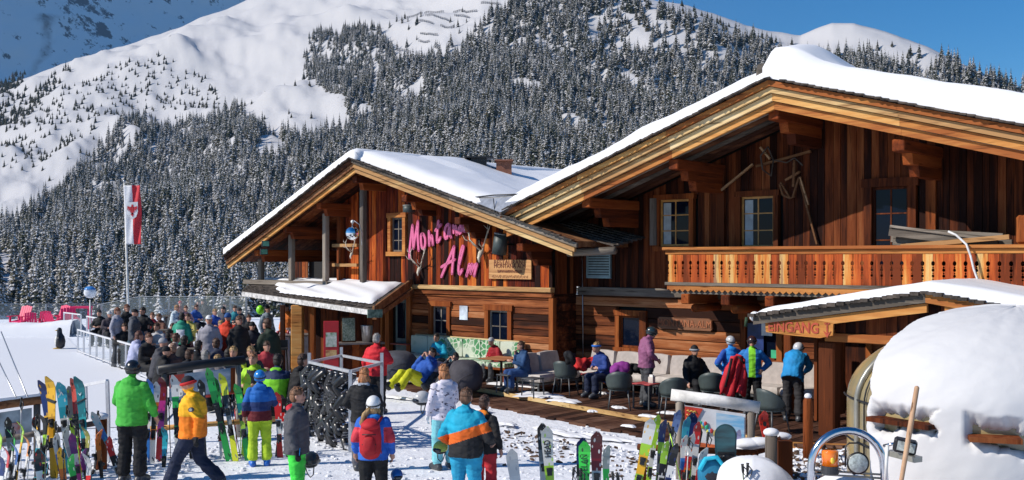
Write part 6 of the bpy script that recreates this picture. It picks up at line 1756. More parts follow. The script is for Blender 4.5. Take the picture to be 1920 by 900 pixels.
# ================================================================ TERRACE FAR SIDE
def bench(px, py, L_, label, rz=0.0, name='beer_bench', z=0.45, m=None, w_=.28, cat='bench'):
    p = gpt(px, py); e = empty(name, p, rz, label, cat, 'tables and benches of the crowded terrace')
    m = m or W_FOR
    n = 2 if w_ < .5 else 5
    for k in range(n): MB().box((0, (k - (n - 1) / 2) * w_ / n, z), (L_, w_ / n - .01, .035)).build('plank', m, e)
    for x in (-1, 1):
        MB().box((x * L_ * .42, 0, z / 2), (.06, w_ * .9, z)).build('leg', LEG, e)
bench(290, 676, 2.4, 'long pale wooden table left of the green racing jersey', .15, 'beer_table', 1.02, W_GREY, .7, 'table'); bench(420, 700, 2.3, 'wooden table between the bar stool and the orange red jacket', .1, 'beer_table', .75, W_GREY, .7, 'table')
bench(382, 628, 2.2, 'orange wooden bench in the back row', .1); bench(340, 640, 2.2, 'wooden bench behind the green racing jersey', .1); bench(300, 700, 2.2, 'wooden bench along the rink rail', -.5); bench(430, 640, 2.2, 'wooden bench near the glass fence', .1); bench(352, 622, 2.4, 'wooden table in the back row', .1, 'beer_table', .75, W_GREY, .7, 'table'); bench(460, 742, 2.2, 'wooden bench under the lime jackets', .1); bench(370, 720, 2.0, 'wooden bench behind the left notice board', -.3)
p = gpt(545, 693); e = empty('bar_table', p, .25, 'tall white bar table with grey top in front of the bar', 'bar table')
BW = mat('bar_white', (.60, .58, .62), .5, vary=.08)
MB().box((0, 0, .52), (1.15, .62, 1.04)).build('front_panel', BW, e); MB().box((0, 0, 1.075), (1.45, .8, .05)).build('counter_top', mat('counter_grey', (.20, .17, .16), .4), e, bevel=.01)
MB().box((-.02, -.315, .52), (.03, .02, 1.0)).build('seam', BLACK, e)
for i, (x, y, c) in enumerate(((-.4, 0, (.45, .05, .08)), (-.1, .1, (.45, .08, .1)), (.2, -.1, (.4, .4, .42)))):
    o = MB().tube([(x, y, 0), (x, y, .10)], .04, 10).build('cup', mat('cup_%d' % i, c, .3), None, None, label='small %s cup on the tall white bar table' % ('red', 'dark pink', 'grey')[i], cat='cup'); o.location = p + Vector((0, 0, 1.1))
p = gpt(526, 702); e = empty('bar_stool', p, .2, 'black bar stool in front of the tall white bar table', 'stool')
MB().box((0, 0, .76), (.42, .40, .05)).build('seat', BLACK, e, bevel=.01); MB().box((0, .18, .9), (.42, .03, .22)).build('backrest', BLACK, e)
for x in (-1, 1):
    for y in (-1, 1): MB().bar((x * .17, y * .16, .75), (x * .21, y * .20, 0), .03, .03).build('leg', BLACK, e)
p = gpt(620, 676); e = empty('bar_counter', p, .35, 'long white outdoor bar counter beneath the snowy canopy', 'bar counter')
MB().box((0, .3, .52), (2.6, .6, 1.04)).build('front_panel', BW, e); MB().box((0, .3, 1.07), (2.8, .75, .05)).build('counter_top', mat('counter_grey'), e)
p = gpt(672, 706); e = empty('wooden_counter', p, .3, 'brown wooden serving counter beside the red jacket', 'counter');
for k in range(6): MB().box((-.55 + k * .22, 0, .48), (.21, .5, .96)).build('plank', W_BEAM, e)
MB().box((0, 0, .98), (1.45, .62, .05)).build('counter_top', mat('counter_grey'), e)
cz = p
e = empty('menu_board', cz + Vector((-.28, -.05, 1.0)), .3, 'chalked menu board leaning on the wooden counter', 'menu board'); MB().box((0, 0, .38), (.42, .04, .74), rot=(R(-8), 0, 0)).build('frame', W_DKF, e); MB().box((0, -.025, .38), (.36, .03, .66), rot=(R(-8), 0, 0)).build('slate', mat('chalk_menu', (.10, .16, .12), .7, vary=.9, scale=22, col2=(.40, .45, .38)), e)
e = empty('steel_bucket', cz + Vector((.26, 0, 1.0)), 0, 'grey steel bucket standing on the wooden counter', 'bucket'); MB().tube([(0, 0, 0), (0, 0, .48), (0, 0, .50)], [.14, .19, .20], 16).build('bucket', STEEL, e); MB().tube([(0, 0, .495), (0, 0, .505)], .17, 16).build('opening', DARK, e)
p = gpt(621, 716); e = empty('menu_stand', p, .15, 'tall red display stand with pictures in front of the bar', 'menu stand')
RED = mat('red_lacquer', (.42, .012, .018), .4, vary=.05)
MB().box((0, 0, .85), (.42, .06, 1.70)).build('frame', RED, e, bevel=.01); MB().box((0, -.035, 1.18), (.30, .012, .40)).build('picture', mat('menu_print', (.62, .60, .55), .5, vary=.9, scale=9, col2=(.10, .22, .10)), e); MB().box((0, -.035, .78), (.30, .012, .22)).build('picture', mat('menu_print2', (.60, .40, .16), .5, vary=.9, scale=9, col2=(.30, .10, .04)), e)
p = P(703, 588, 27.6); e = empty('hanging_sign', p, .5, 'small dark green hanging board at the canopy corner', 'sign'); MB().box((0, 0, 0), (.42, .05, .22)).build('board', mat('dark_green_board', (.03, .07, .05), .6, vary=.6, scale=14, col2=(.2, .28, .22)), e); MB().bar((0, 0, .11), (0, 0, .3), .02, .02).build('hanger', BLACK, e)
p = P(488, 581, 33); e = empty('green_balloon', p, 0, 'bright lime green balloon at the back of the bar terrace', 'balloon'); MB().ball((0, 0, 0), (.13, .13, .15), nu=16, nv=12).build('balloon', mat('balloon_lime', (.25, .75, .02), .3), e); MB().tube([(0, 0, -.14), (.03, 0, -.8)], .006, 4).build('string', BLACK, e)
for px, py, c in ((498, 457, (.08, .30, .20)), (495, 472, (.05, .22, .14))):
    p = P(px, py, 31.5); e = empty('flood_lamp', p, .4, '%s green stage lamp under the left eave of the wing' % ('upper' if py < 460 else 'lower'), 'lamp'); MB().box((0, 0, 0), (.22, .12, .18)).build('housing', BLACK, e); MB().box((0, -.065, 0), (.18, .012, .14)).build('lens', mat('lens_%d' % py, c, .2), e)

FP0 = P(241, 592, 56); FP1 = P(233, 340, 56)
e = empty('flagpole', (FP0.x, FP0.y, -.14), 0, 'tall slender white flagpole behind the terrace crowd', 'flagpole')
MB().tube([Vector((FP0.x, FP0.y, -.1)), FP0, FP1], [.075, .07, .04], 10).build('pole', mat('pole_white', (.62, .60, .56), .4), e, W)
MB().ball(FP1, .08).build('finial', STEEL, e, W)
fl = []; nf_, mf = 13, 34
for j in range(mf):
    for i in range(nf_):
        a = P(233 + 5 * j / (mf - 1) * .9 + i / (nf_ - 1) * (32 - 2 * j / (mf - 1)), 348 + j / (mf - 1) * 110, 56)
        fl.append((a.x, a.y - .12 + .10 * math.sin(i * .9 + j * .22) * (i / nf_), a.z))
ff = [(j * nf_ + i, j * nf_ + i + 1, (j + 1) * nf_ + i + 1, (j + 1) * nf_ + i) for j in range(mf - 1) for i in range(nf_ - 1)]
mb = MB(); mb.v = fl; mb.f = ff; mb.m = [0 if (k % (nf_ - 1)) < (nf_ - 1) / 2 else 1 for k in range(len(ff))]; mb.sm = [True] * len(ff)
o = mb.build('banner_flag', [mat('flag_white', (.66, .66, .68), .7, vary=.06), mat('flag_red', (.52, .018, .03), .7, vary=.08)], None, None, label='long white and red banner with an eagle crest hanging from the flagpole', cat='flag')
sm = o.modifiers.new('thick', 'SOLIDIFY'); sm.thickness = .01
def fpt(x, y):
    a = P(x, y, 56); return (a.x, a.z)
sh = [fpt(241, 380), fpt(262, 379), fpt(262, 398), fpt(259, 407), fpt(252, 412), fpt(245, 407), fpt(241, 398)]
MB().prism(sh, .02, axis='y', off=56 - .30).build('crest_shield', mat('shield_white', (.70, .70, .70), .6), o)
EAG = mat('eagle_red', (.50, .02, .03), .6)
mb = MB(); of = 56 - .315
def tri(*p_): mb.prism([fpt(*a) for a in p_], .014, axis='y', off=of)
tri((249.5, 388), (254.5, 388), (254.5, 399), (252, 404), (249.5, 399)); tri((250.5, 384), (253.5, 384), (254, 389), (250, 389)); tri((250, 389), (243, 387), (242.5, 394), (245, 391), (245, 397), (247.5, 393), (248, 399), (250, 395)); tri((254, 389), (254, 395), (256, 399), (256.5, 393), (259, 397), (259, 391), (261.5, 394), (261, 387)); tri((249, 402), (252, 399), (255, 402), (252, 407))
mb.build('crest_eagle', EAG, o)

p = P(169, 548, 46); e = empty('round_lamp', (p.x, p.y, -.14), 0, 'round white and blue globe lamp on a post behind the rink rail', 'lamp post')
MB().tube([(0, 0, 0), (0, 0, p.z - .2)], .035, 8).build('post', mat('pole_white'), e); MB().ball((0, 0, p.z + .14), .27, nu=20, nv=12).build('globe', mat('globe_white', (.68, .70, .74), .25), e); MB().ball((0, -.02, p.z + .22), (.262, .262, .20), nu=20, nv=8, z0=.2).build('globe_cap', mat('globe_blue', (.05, .22, .55), .25), e)
PK = mat('pink_lacquer', (.72, .02, .12), .45, vary=.05)
for i, (px, yt, face) in enumerate(((38, 576, -20), (56, 588, 20), (82, 588, 10), (100, 592, 160), (109, 575, -30), (128, 580, 25), (137, 590, 190))):
    Y = 50.5 - (i % 2) * 1.5; s_ = (CH - (yt - HZ) / FP * Y + .14) / 1.0
    p = P(px, 600, Y); p.z = -.14
    e = empty('garden_chair', p, R(face), 'pink slatted garden chair behind the snow wall, %s from the left' % ('first', 'second', 'third', 'fourth', 'fifth', 'sixth', 'seventh')[i], 'chair', 'pink garden chairs', scale=max(.8, min(1.25, s_)))
    for k in range(5): MB().box(((k - 2) * .13, .30, .68), (.11, .03, .72 + .05 * (2 - abs(k - 2))), rot=(R(-20), 0, 0)).build('slat', PK, e)
    MB().box((0, 0, .36), (.66, .55, .05), rot=(R(8), 0, 0)).build('seat', PK, e)
    for x in (-1, 1): MB().box((x * .37, -.02, .58), (.13, .72, .03)).build('armrest', PK, e); MB().box((x * .35, -.26, .28), (.05, .09, .58)).build('leg', PK, e); MB().box((x * .35, .26, .28), (.05, .09, .58)).build('leg', PK, e)
p = P(153, 576, 50); e = empty('pink_bench', (p.x, p.y, -.14), 0, 'long pink bench top near the round lamp', 'bench'); MB().box((0, 0, p.z + .14), (.9, .5, .10)).build('top', PK, e)
for x in (-.4, .4): MB().box((x, 0, (p.z + .1) / 2), (.06, .4, p.z + .1)).build('leg', PK, e)
FG = clear_mat('fence_glass', .10, (.65, .78, .85)); FS = mat('fence_steel', (.30, .32, .34), .4, .6)
posts = [-160, -40, 86, 190, 262, 317, 357, 400, 432, 462]
e = empty('glass_windscreen', (P(250, 600, 55).x, 55, -.14), 0, 'row of glass wind panels on slim posts behind the terrace crowd', 'glass fence')
pp = []
for i, px in enumerate(posts):
    Y = 53 if px < 200 else 53 - (px - 200) / 262 * 10
    a = P(px, 556 if px > 200 else 570, Y); a0_ = Vector((a.x, a.y, -.14)); pp.append((a0_, a))
    MB().bar(a0_, a, .07, .07).build('post', FS, e, W)
for (a0_, a1_), (b0_, b1_) in zip(pp[:-1], pp[1:]):
    dn_ = Vector((0, 0, -.05)); MB().add([a0_ + Vector((0, 0, .1)), b0_ + Vector((0, 0, .1)), b1_ + dn_, a1_ + dn_], [(0, 1, 2, 3)]).build('pane', FG, e, W)
    MB().bar(a1_, b1_, .04, .03).build('top_rail', FS, e, W)
RW = mat('rail_white', (.62, .62, .64), .45, vary=.06)
def railing(pts_, h_, label, glass=True, n=8):
    e = empty('rink_railing', pts_[0], 0, label, 'railing')
    for (a, b) in zip(pts_[:-1], pts_[1:]):
        for i in range(n + 1):
            if i == n and b is not pts_[-1]: continue
            p = a.lerp(b, i / n); MB().bar(p, p + Vector((0, 0, h_)), .05, .05).build('post', RW, e, W)
        MB().bar(a + Vector((0, 0, h_)), b + Vector((0, 0, h_)), .06, .05).build('top_rail', RW, e, W)
        MB().bar(a + Vector((0, 0, .08)), b + Vector((0, 0, .08)), .03, .04).build('bottom_rail', RW, e, W)
        if glass:
            for i in range(n):
                p0 = a.lerp(b, (i + .05) / n); p1 = a.lerp(b, (i + .95) / n)
                MB().add([p0 + Vector((0, 0, .1)), p1 + Vector((0, 0, .1)), p1 + Vector((0, 0, h_ - .05)), p0 + Vector((0, 0, h_ - .05))], [(0, 1, 2, 3)]).build('pane', FG, e, W)
def rp(px, ytop, h_, z=-.14):
    Y = (CH - (z + h_)) * FP / (ytop - HZ); return Vector(((px - 960) / FP * Y, Y, z))
railing([rp(146, 618, .85), rp(252, 648, .85), rp(372, 692, .85)], .85, 'white glazed railing running diagonally between the rink and the terrace crowd')
railing([rp(120, 586, 1.0), rp(152, 590, 1.0)], 1.0, 'short white railing at the far corner of the rink', True, 2)
railing([rp(163, 593, 1.0), rp(212, 602, 1.0)], 1.0, 'white railing left of the man in the grey hoodie', True, 4)
a = [gpt(x, y) for x, y in ((-500, 636), (126, 633), (160, 668), (240, 700), (360, 742), (300, 800), (-500, 830))]
o = MB().add([(p.x, p.y, -.115) for p in a], [tuple(range(len(a)))]).build('ice_rink', snow_mat('rink_ice', 0, 2.5, .12, .02, (.74, .75, .78)), None, None, kind='structure')
w0 = [(-300, 612), (-150, 611), (0, 610), (60, 608), (128, 603)]
us_ = []
V_ = []; F_ = []
for i, (px, y) in enumerate([(x, np.interp(x, [a_[0] for a_ in w0], [a_[1] for a_ in w0])) for x in np.linspace(-300, 130, 44)]):
    Yf = (CH + .14) * FP / (632 - HZ); top = P(px, y, Yf); n1 = float(fbm(px / 12., 0.3, 3, 2)) * .07
    V_ += [(top.x, Yf + .0, -.16), (top.x, Yf + .12, top.z * .6), (top.x, Yf + .3, top.z + n1), (top.x, Yf + .9, top.z + .05 + n1), (top.x, Yf + 1.6, top.z * .4), (top.x, Yf + 2.0, -.16)]
for i in range(43):
    for k in range(5): F_.append((i * 6 + k, (i + 1) * 6 + k, (i + 1) * 6 + k + 1, i * 6 + k + 1))
MB().add(V_, F_, 0, True).build('snow_wall', SNOW, None, None, kind='structure')
p = gpt(112, 655); PKH = (655 - 614) / FP * p.y
e = empty('penguin_figure', p, R(-80), 'black and white penguin training figure standing on the ice rink', 'penguin figure', scale=PKH / .95)
PB = mat('penguin_black', (.012, .012, .016), .35); PWt = mat('penguin_white', (.66, .65, .62), .4); PY = mat('penguin_orange', (.55, .32, .03), .4)
b = MB(); b.tube([(0, .02, .06), (0, .02, .14), (0, .03, .34), (0, .02, .55), (0, 0, .68), (0, -.01, .80), (0, -.01, .88), (0, 0, .94)], [.13, .19, .21, .17, .11, .105, .10, .05], 16); b.build('body', PB, e)
b = MB(); b.ball((0, -.075, .36), (.15, .14, .27), nu=14, nv=10); b.build('belly', PWt, e)
b = MB(); b.tube([(0, -.09, .83), (0, -.20, .81)], [.035, .008], 8); b.build('beak', PY, e)
for x in (-1, 1):
    b = MB(); b.tube([(x * .14, 0, .62), (x * .24, .0, .45), (x * .23, .02, .28)], [.035, .045, .015], 8, flat=.5); b.build('wing', PB, e)
    b = MB(); b.ball((x * .09, -.10, .04), (.07, .17, .035)); b.build('foot', PY, e)
    b = MB(); b.ball((x * .055, -.09, .87), .014); b.build('eye', PWt, e)
for i, (a_, b_) in enumerate((((-20, 640), (30, 745)), ((2, 622), (52, 745)))):
    MB().tube([P(a_[0], a_[1], 20), P(b_[0], b_[1], 16)], .012, 5).build('guy_wire', STEEL, None, W, label='thin steel guy wire at the far left, %s of two' % ('left' if i == 0 else 'right'), cat='wire')
# ================================================================ SKIS AND RACKS
def ski_mesh(L=1.72, wt=.128, ww=.075, wtail=.112):
    n = 18; V = []; F = []
    for i in range(n + 1):
        t = i / n; z = t * L
        w = wtail + (ww - wtail) * min(1, t / .45) if t < .45 else ww + (wt - ww) * min(1, (t - .45) / .42)
        if t > .93: w = wt * math.sqrt(max(0.04, 1 - ((t - .93) / .07) ** 2))
        if t < .03: w *= .8
        y = -.0 + (.11 * ((t - .86) / .14) ** 2 if t > .86 else 0) + .012 * math.sin(math.pi * min(1, t / .86))
        th = .009
        for x, yy in ((-w / 2, y), (w / 2, y), (w / 2, y + th), (-w / 2, y + th)): V.append((x, -yy if False else yy * -1 + 0, z))
    for i in range(n):
        a = i * 4; b = a + 4
        F += [(a, a + 1, b + 1, b), (a + 1, a + 2, b + 2, b + 1), (a + 2, a + 3, b + 3, b + 2), (a + 3, a, b, b + 3)]
    F += [(3, 2, 1, 0), (n * 4, n * 4 + 1, n * 4 + 2, n * 4 + 3)]
    me = bpy.data.meshes.new('ski'); me.from_pydata(V, [], F); me.materials.append(None); me.update()
    return me
SKI = ski_mesh(); SKIW = ski_mesh(1.78, .150, .105, .135)
def mm_(mb, name, m):
    me = bpy.data.meshes.new(name); me.from_pydata(mb.v, [], mb.f); me.materials.append(m); me.polygons.foreach_set('use_smooth', mb.sm); me.update(); return me
BIND = mat('binding_black', (.02, .02, .022), .4); BINDW = mat('binding_white', (.55, .55, .54), .4)
b = MB(); b.box((0, -.022, .98), (.062, .035, .14)); b.box((0, -.055, 1.01), (.075, .04, .055)); b.tube([(-.035, -.05, 1.04), (0, -.085, 1.03), (.035, -.05, 1.04)], .011, 6); TOE = mm_(b, 'toe_binding', BIND)
b = MB(); b.box((0, -.022, .64), (.062, .035, .17)); b.box((0, -.065, .62), (.06, .055, .08), taper=.7); b.tube([(0, -.08, .60), (0, -.115, .52)], [.018, .010], 7); b.tube([(-.05, -.03, .68), (-.055, -.09, .70)], .007, 5); b.tube([(.05, -.03, .68), (.055, -.09, .70)], .007, 5); HEEL = mm_(b, 'heel_binding', BIND)
def skimat(key, c1, c2, c3=None, f=9.0, p=0):
    name = 'ski_print_' + key
    if name in MATS: return MATS[name]
    m, nt, b = _nodes(name); N = nt.nodes; L = nt.links
    b.inputs['Roughness'].default_value = .28
    c3 = c3 or (.02, .02, .02)
    tc = N.new('ShaderNodeTexCoord'); sp = N.new('ShaderNodeSeparateXYZ'); L.new(tc.outputs['Object'], sp.inputs[0])
    dv = N.new('ShaderNodeMath'); dv.operation = 'DIVIDE'; dv.inputs[1].default_value = 1.75; L.new(sp.outputs[2], dv.inputs[0])
    cr = N.new('ShaderNodeValToRGB'); cr.color_ramp.interpolation = 'CONSTANT'; e = cr.color_ramp.elements
    e[0].position = 0; e[0].color = c4(c1); e[1].position = .30; e[1].color = c4(c2)
    for pos_, c in ((.42, c3), (.62, c2), (.74, c1)): x = e.new(pos_); x.color = c4(c)
    L.new(dv.outputs[0], cr.inputs[0])
    mp = N.new('ShaderNodeMapping'); mp.inputs['Scale'].default_value = (26, 3, f); mp.inputs['Rotation'].default_value = (0, .5 * (p % 3), 0); L.new(tc.outputs['Object'], mp.inputs[0])
    vo = N.new('ShaderNodeTexVoronoi'); vo.inputs['Scale'].default_value = .8; L.new(mp.outputs[0], vo.inputs['Vector'])
    mr = N.new('ShaderNodeMapRange'); mr.inputs[1].default_value = .28; mr.inputs[2].default_value = .25; L.new(vo.outputs['Distance'], mr.inputs[0])
    mu = N.new('ShaderNodeMath'); mu.operation = 'MULTIPLY'; mu.inputs[1].default_value = .85; L.new(mr.outputs[0], mu.inputs[0])
    mx = N.new('ShaderNodeMix'); mx.data_type = 'RGBA'; mx.inputs[7].default_value = c4(c3); L.new(mu.outputs[0], mx.inputs[0]); L.new(cr.outputs[0], mx.inputs[6])
    L.new(mx.outputs[2], b.inputs['Base Color']); MATS[name] = m; return m
def slot(o, m): o.material_slots[0].link = 'OBJECT'; o.material_slots[0].material = m
def ski(px, ytop, Y, cols, label, lean=0.0, yaw=0.0, back=0.14, wide=False, top_z=None, group='skis standing in the snow', flip=False):
    """the ski tip shows at a pixel, its tail stands in the snow; lean in degrees, + to the right at the tip"""
    me = SKIW if wide else SKI; L_ = 1.78 if wide else 1.72
    top = P(px, ytop, Y)
    rot = Euler((R(-back * 57), R(lean), R(yaw)), 'XYZ')
    d = rot.to_matrix() @ Vector((0, 0, 1))
    g_z = gz(Y)
    s = min(1.18, max(.72, (top.z - g_z + .03) / (L_ * d.z)))
    o = bpy.data.objects.new('ski', me); COL.objects.link(o)
    o.location = top - d * L_ * s; o.rotation_euler = rot; o.scale = ((1 if wide or ytop < 765 or group is None else .78), 1, s)
    slot(o, skimat(*cols))
    props(o, label, 'ski', group)
    for nm, mm in (('toe_binding', TOE), ('heel_binding', HEEL)):
        c = bpy.data.objects.new(nm, mm); COL.objects.link(c); c.parent = o
    return o
b = MB(); b.tube([(0, 0, 0), (0, 0, .06), (0, 0, .8), (0, 0, 1.10)], [.004, .006, .008, .009], 6); PSH = mm_(b, 'ski_pole', STEEL)
b = MB(); b.tube([(0, 0, 1.08), (0, -.01, 1.12), (0, 0, 1.20), (0, 0, 1.23)], [.014, .018, .016, .02], 8); b.tube([(0, 0, 1.20), (.05, -.03, 1.12), (.03, -.05, 1.02), (-.01, -.02, 1.10), (0, 0, 1.2)], .009, 5); PGR = mm_(b, 'grip', BIND)
b = MB(); b.tube([(0, 0, .075), (0, 0, .085)], [.045, .045], 10); b.tube([(0, 0, .085), (0, 0, .10)], [.015, .008], 8); PBA = mm_(b, 'basket', BIND)
def pole(px, ytop, Y, label, lean=0, back=.05, col=None, yaw=0):
    top = P(px, ytop, Y); rot = Euler((R(-back * 57), R(lean), R(yaw))); d = rot.to_matrix() @ Vector((0, 0, 1))
    s = min(1.15, max(.7, (top.z - gz(Y) + .03) / (1.23 * d.z)))
    o = bpy.data.objects.new('ski_pole', PSH); COL.objects.link(o); o.location = top - d * 1.23 * s; o.rotation_euler = rot; o.scale = (1, 1, s)
    if not o.data.materials: o.data.materials.append(STEEL)
    slot(o, mat('pole_%d%d%d' % tuple(int(99 * c) for c in (col or (.3, .3, .3))), col or (.3, .3, .3), .3, .3))
    props(o, label, 'ski pole', 'ski poles')
    for nm, mm in (('grip', PGR), ('basket', PBA)):
        c = bpy.data.objects.new(nm, mm); COL.objects.link(c); c.parent = o
    return o
BK = (.015, .015, .018); WH = (.66, .66, .64); LI = (.35, .62, .04); NV = (.015, .03, .13); YE = (.78, .42, .02); TQ = (.02, .30, .38); GR = (.20, .21, .21); RE = (.55, .02, .02); TE = (.008, .13, .15); BL = (.03, .16, .50); OR = (.70, .16, .02); GN = (.03, .42, .08); PU = (.16, .03, .18); MG = (.42, .03, .22); SI = (.42, .43, .45); DR = (.16, .01, .015); CY = (.05, .42, .55)
rack1 = [ # px, ytop, Y, (key, c1, c2, c3), words, lean, wide
 (4, 802, 14.6, ('lw', LI, WH, BK), 'lime and white', -3, 0), (14, 782, 15.0, ('kk', BK, GR, WH), 'black', -4, 0), (30, 806, 14.8, ('gn', GN, WH, BK), 'green and white', -2, 0),
 (47, 790, 15.0, ('ly', LI, YE, BK), 'lime yellow', -6, 0), (61, 775, 15.2, ('ks', BK, SI, RE), 'black and silver', -8, 0), (74, 800, 14.7, ('wt', WH, TQ, BK), 'white and turquoise', -5, 0),
 (80, 713, 15.6, ('nv', NV, NV, YE), 'navy', -13, 0), (96, 706, 15.3, ('ye', YE, YE, (.45, .22, .01)), 'bright yellow', -10, 1), (114, 716, 15.6, ('tq', CY, TQ, WH), 'turquoise', -7, 1), (131, 724, 15.8, ('gy', GR, GR, LI), 'grey with a lime mark', -5, 0),
 (141, 709, 15.7, ('re', (.65, .10, .07), RE, BK), 'red edged', -7, 0), (149, 706, 15.2, ('te', TE, TE, (.02, .28, .30)), 'dark teal', -11, 1), (86, 776, 15.1, ('kg', BK, LI, BK), 'black with lime tip band', -9, 0),
 (103, 812, 14.8, ('wb', WH, BL, BK), 'white and blue', -7, 0), (119, 800, 14.9, ('ws', WH, SI, BK), 'white printed', -8, 0), (133, 812, 14.7, ('pu', PU, WH, MG), 'purple and white', -9, 0), (146, 790, 15.1, ('kk2', BK, GR, LI), 'plain black narrow', -9, 0),
 (166, 800, 14.9, ('ol', (.30, .30, .08), BK, WH), 'olive', -6, 0), (172, 772, 15.3, ('wl', (.50, .56, .60), BL, CY), 'pale blue', -24, 0), (181, 806, 15.1, ('or', OR, (.40, .14, .05), BK), 'orange brown', 2, 0), (192, 790, 15.5, ('wb2', WH, WH, BK), 'plain white', -3, 0),
 (58, 815, 14.5, ('oy', (.75, .30, .08), WH, BK), 'orange and white', -5, 0), (36, 830, 14.3, ('bl', BL, WH, BK), 'blue and white', -2, 0), (20, 836, 14.3, ('rd', RE, WH, BK), 'red and white', -3, 0), (200, 818, 15.2, ('rb', RE, BK, WH), 'red and black', -14, 0), (112, 838, 14.4, ('yo', YE, OR, BK), 'yellow and orange', -6, 0), (68, 842, 14.2, ('kw', BK, WH, RE), 'black and white', -5, 0), (94, 846, 14.2, ('tt', TQ, BK, WH), 'turquoise and black', -6, 0), (150, 842, 14.5, ('mv', PU, BK, WH), 'dark purple', -8, 0), (8, 850, 14.0, ('nb', NV, WH, BK), 'navy and white', -2, 0), (128, 852, 14.1, ('gg', GN, BK, WH), 'green and black', -8, 0), (168, 850, 14.3, ('sr', SI, RE, BK), 'silver and red', -8, 0),
 (-8, 770, 15.2, ('dk', BK, LI, WH), 'black and lime', -3, 0)]
ordw = ['leftmost', 'second', 'third', 'fourth', 'fifth', 'sixth', 'seventh', 'eighth', 'ninth', 'tenth', 'eleventh', 'twelfth', 'thirteenth', 'fourteenth', 'fifteenth', 'sixteenth', 'seventeenth', 'eighteenth', 'nineteenth', 'twentieth', 'twenty-first', 'twenty-second', 'twenty-third', 'twenty-fourth', 'twenty-fifth', 'twenty-sixth', 'twenty-seventh', 'twenty-eighth', 'twenty-ninth', 'thirtieth', 'thirty-first', 'thirty-second', 'thirty-third', 'thirty-fourth', 'thirty-fifth', 'thirty-sixth', 'thirty-seventh', 'thirty-eighth', 'thirty-ninth', 'fortieth', 'rightmost']
def place_rack(rk, where, y0=0):
    for i, it in enumerate(sorted(rk, key=lambda a: a[0])):
        px, yt, Y, cols, w_, ln, wide = it[:7]
        ski(px, yt, Y, cols, '%s ski, %s tip from the left %s' % (w_, ordw[min(i, 40)], where), lean=ln + rnd.uniform(-1, 1), yaw=rnd.uniform(-18, 18) if yt < 765 else rnd.choice((-1, 1)) * rnd.uniform(25, 68), wide=bool(wide), back=.10 + rnd.uniform(0, .08))
place_rack(rack1, 'in the left rack')
for i, (px, yt, Y, ln, c) in enumerate(((40, 745, 15.6, -1, SI), (68, 780, 15.0, -6, YE), (104, 790, 14.8, -8, BK), (125, 760, 15.4, -5, SI), (160, 765, 15.4, -3, WH), (24, 800, 14.6, -2, BK), (142, 800, 14.7, -8, LI), (184, 770, 15.6, 2, BK), (56, 836, 14.2, 3, SI), (118, 842, 14.2, -4, BK), (88, 824, 14.4, 2, GR))):
    pole(px, yt, Y, 'thin ski pole among the skis in the left rack, %s from the left' % ordw[i], ln, col=c)
rack2 = [(283, 711, 16.6, ('bl2', BL, BL, WH), 'bright blue', -1, 0), (294, 716, 16.7, ('ow', WH, OR, BK), 'white and orange', 3, 0), (305, 708, 16.9, ('mg', DR, MG, PU), 'dark red and magenta', -1, 1), (327, 703, 16.8, ('wg', WH, GN, BK), 'white and green', -5, 0), (337, 712, 17.0, ('ws2', WH, GR, BK), 'white and grey', -3, 0),
 (390, 690, 16.9, ('gk', GN, (.02, .25, .05), BK), 'long green and black', -13, 0), (378, 712, 17.1, ('bk5', BK, GR, WH), 'dark narrow', -4, 0), (401, 705, 17.1, ('gg2', (.02, .20, .05), GN, BK), 'dark green', -12, 0), (417, 700, 17.0, ('yk', (.55, .60, .03), BK, GR), 'yellow tipped black', -13, 0), (409, 730, 17.2, ('ow2', WH, RE, NV), 'white, red and navy', -9, 0), (445, 720, 17.0, ('gt', GN, TE, (.3, .5, .05)), 'teal and green', -11, 0), (452, 735, 17.2, ('kg2', BK, GR, WH), 'black and grey', -9, 0), (464, 700, 17.6, ('lo', LI, OR, YE), 'lime and orange', 2, 0), (520, 735, 17.4, ('ra', RE, RE, WH), 'red and white racing', -4, 0), (531, 740, 17.6, ('kr', BK, RE, WH), 'black and red', 3, 0), (311, 800, 16.2, ('tc', TQ, CY, BK), 'turquoise tailed', -2, 0), (272, 745, 16.4, ('kk7', BK, (.12, .04, .04), WH), 'black standing behind the green jacket', 4, 0), (262, 762, 16.2, ('rr', RE, WH, BK), 'red behind the green jacket', -4, 0), (355, 722, 17.2, ('kk8', BK, NV, WH), 'black behind the orange jacket', -5, 0)]
for i, it in enumerate(sorted(rack2, key=lambda a: a[0])):
    px, yt, Y, cols, w_, ln, wide = it
    ski(px, yt, Y, cols, '%s ski, %s tip from the left in the second rack' % (w_, ordw[i]), lean=ln, yaw=rnd.uniform(-14, 14), wide=bool(wide), back=.14)
for i, (px, yt, ln, c) in enumerate(((316, 745, -3, BK), (325, 755, -5, BK), (398, 700, -10, BK), (428, 740, -12, BK), (455, 745, 2, LI), (540, 745, -2, WH), (365, 740, -4, SI), (440, 752, -3, RE))):
    pole(px, yt, 16.9 + .1 * i, 'thin ski pole in the second rack, %s from the left' % sorted(range(8), key=lambda k: (316, 325, 398, 428, 455, 540, 365, 440)[k]).index(i).__str__().replace('0', 'leftmost').replace('1', 'second').replace('2', 'third').replace('3', 'fourth').replace('4', 'fifth').replace('5', 'sixth').replace('6', 'seventh').replace('7', 'eighth'), ln, col=c)
ski(957, 841, 13.0, ('fw', (.60, .60, .58), WH, SI), 'plain white ski leaning left behind the turquoise jacket', lean=-8, yaw=8, wide=True)
ski(1018, 793, 13.5, ('hk', BK, GR, WH), 'black ski just behind the white lettered ski', lean=-2, yaw=-6, wide=True)
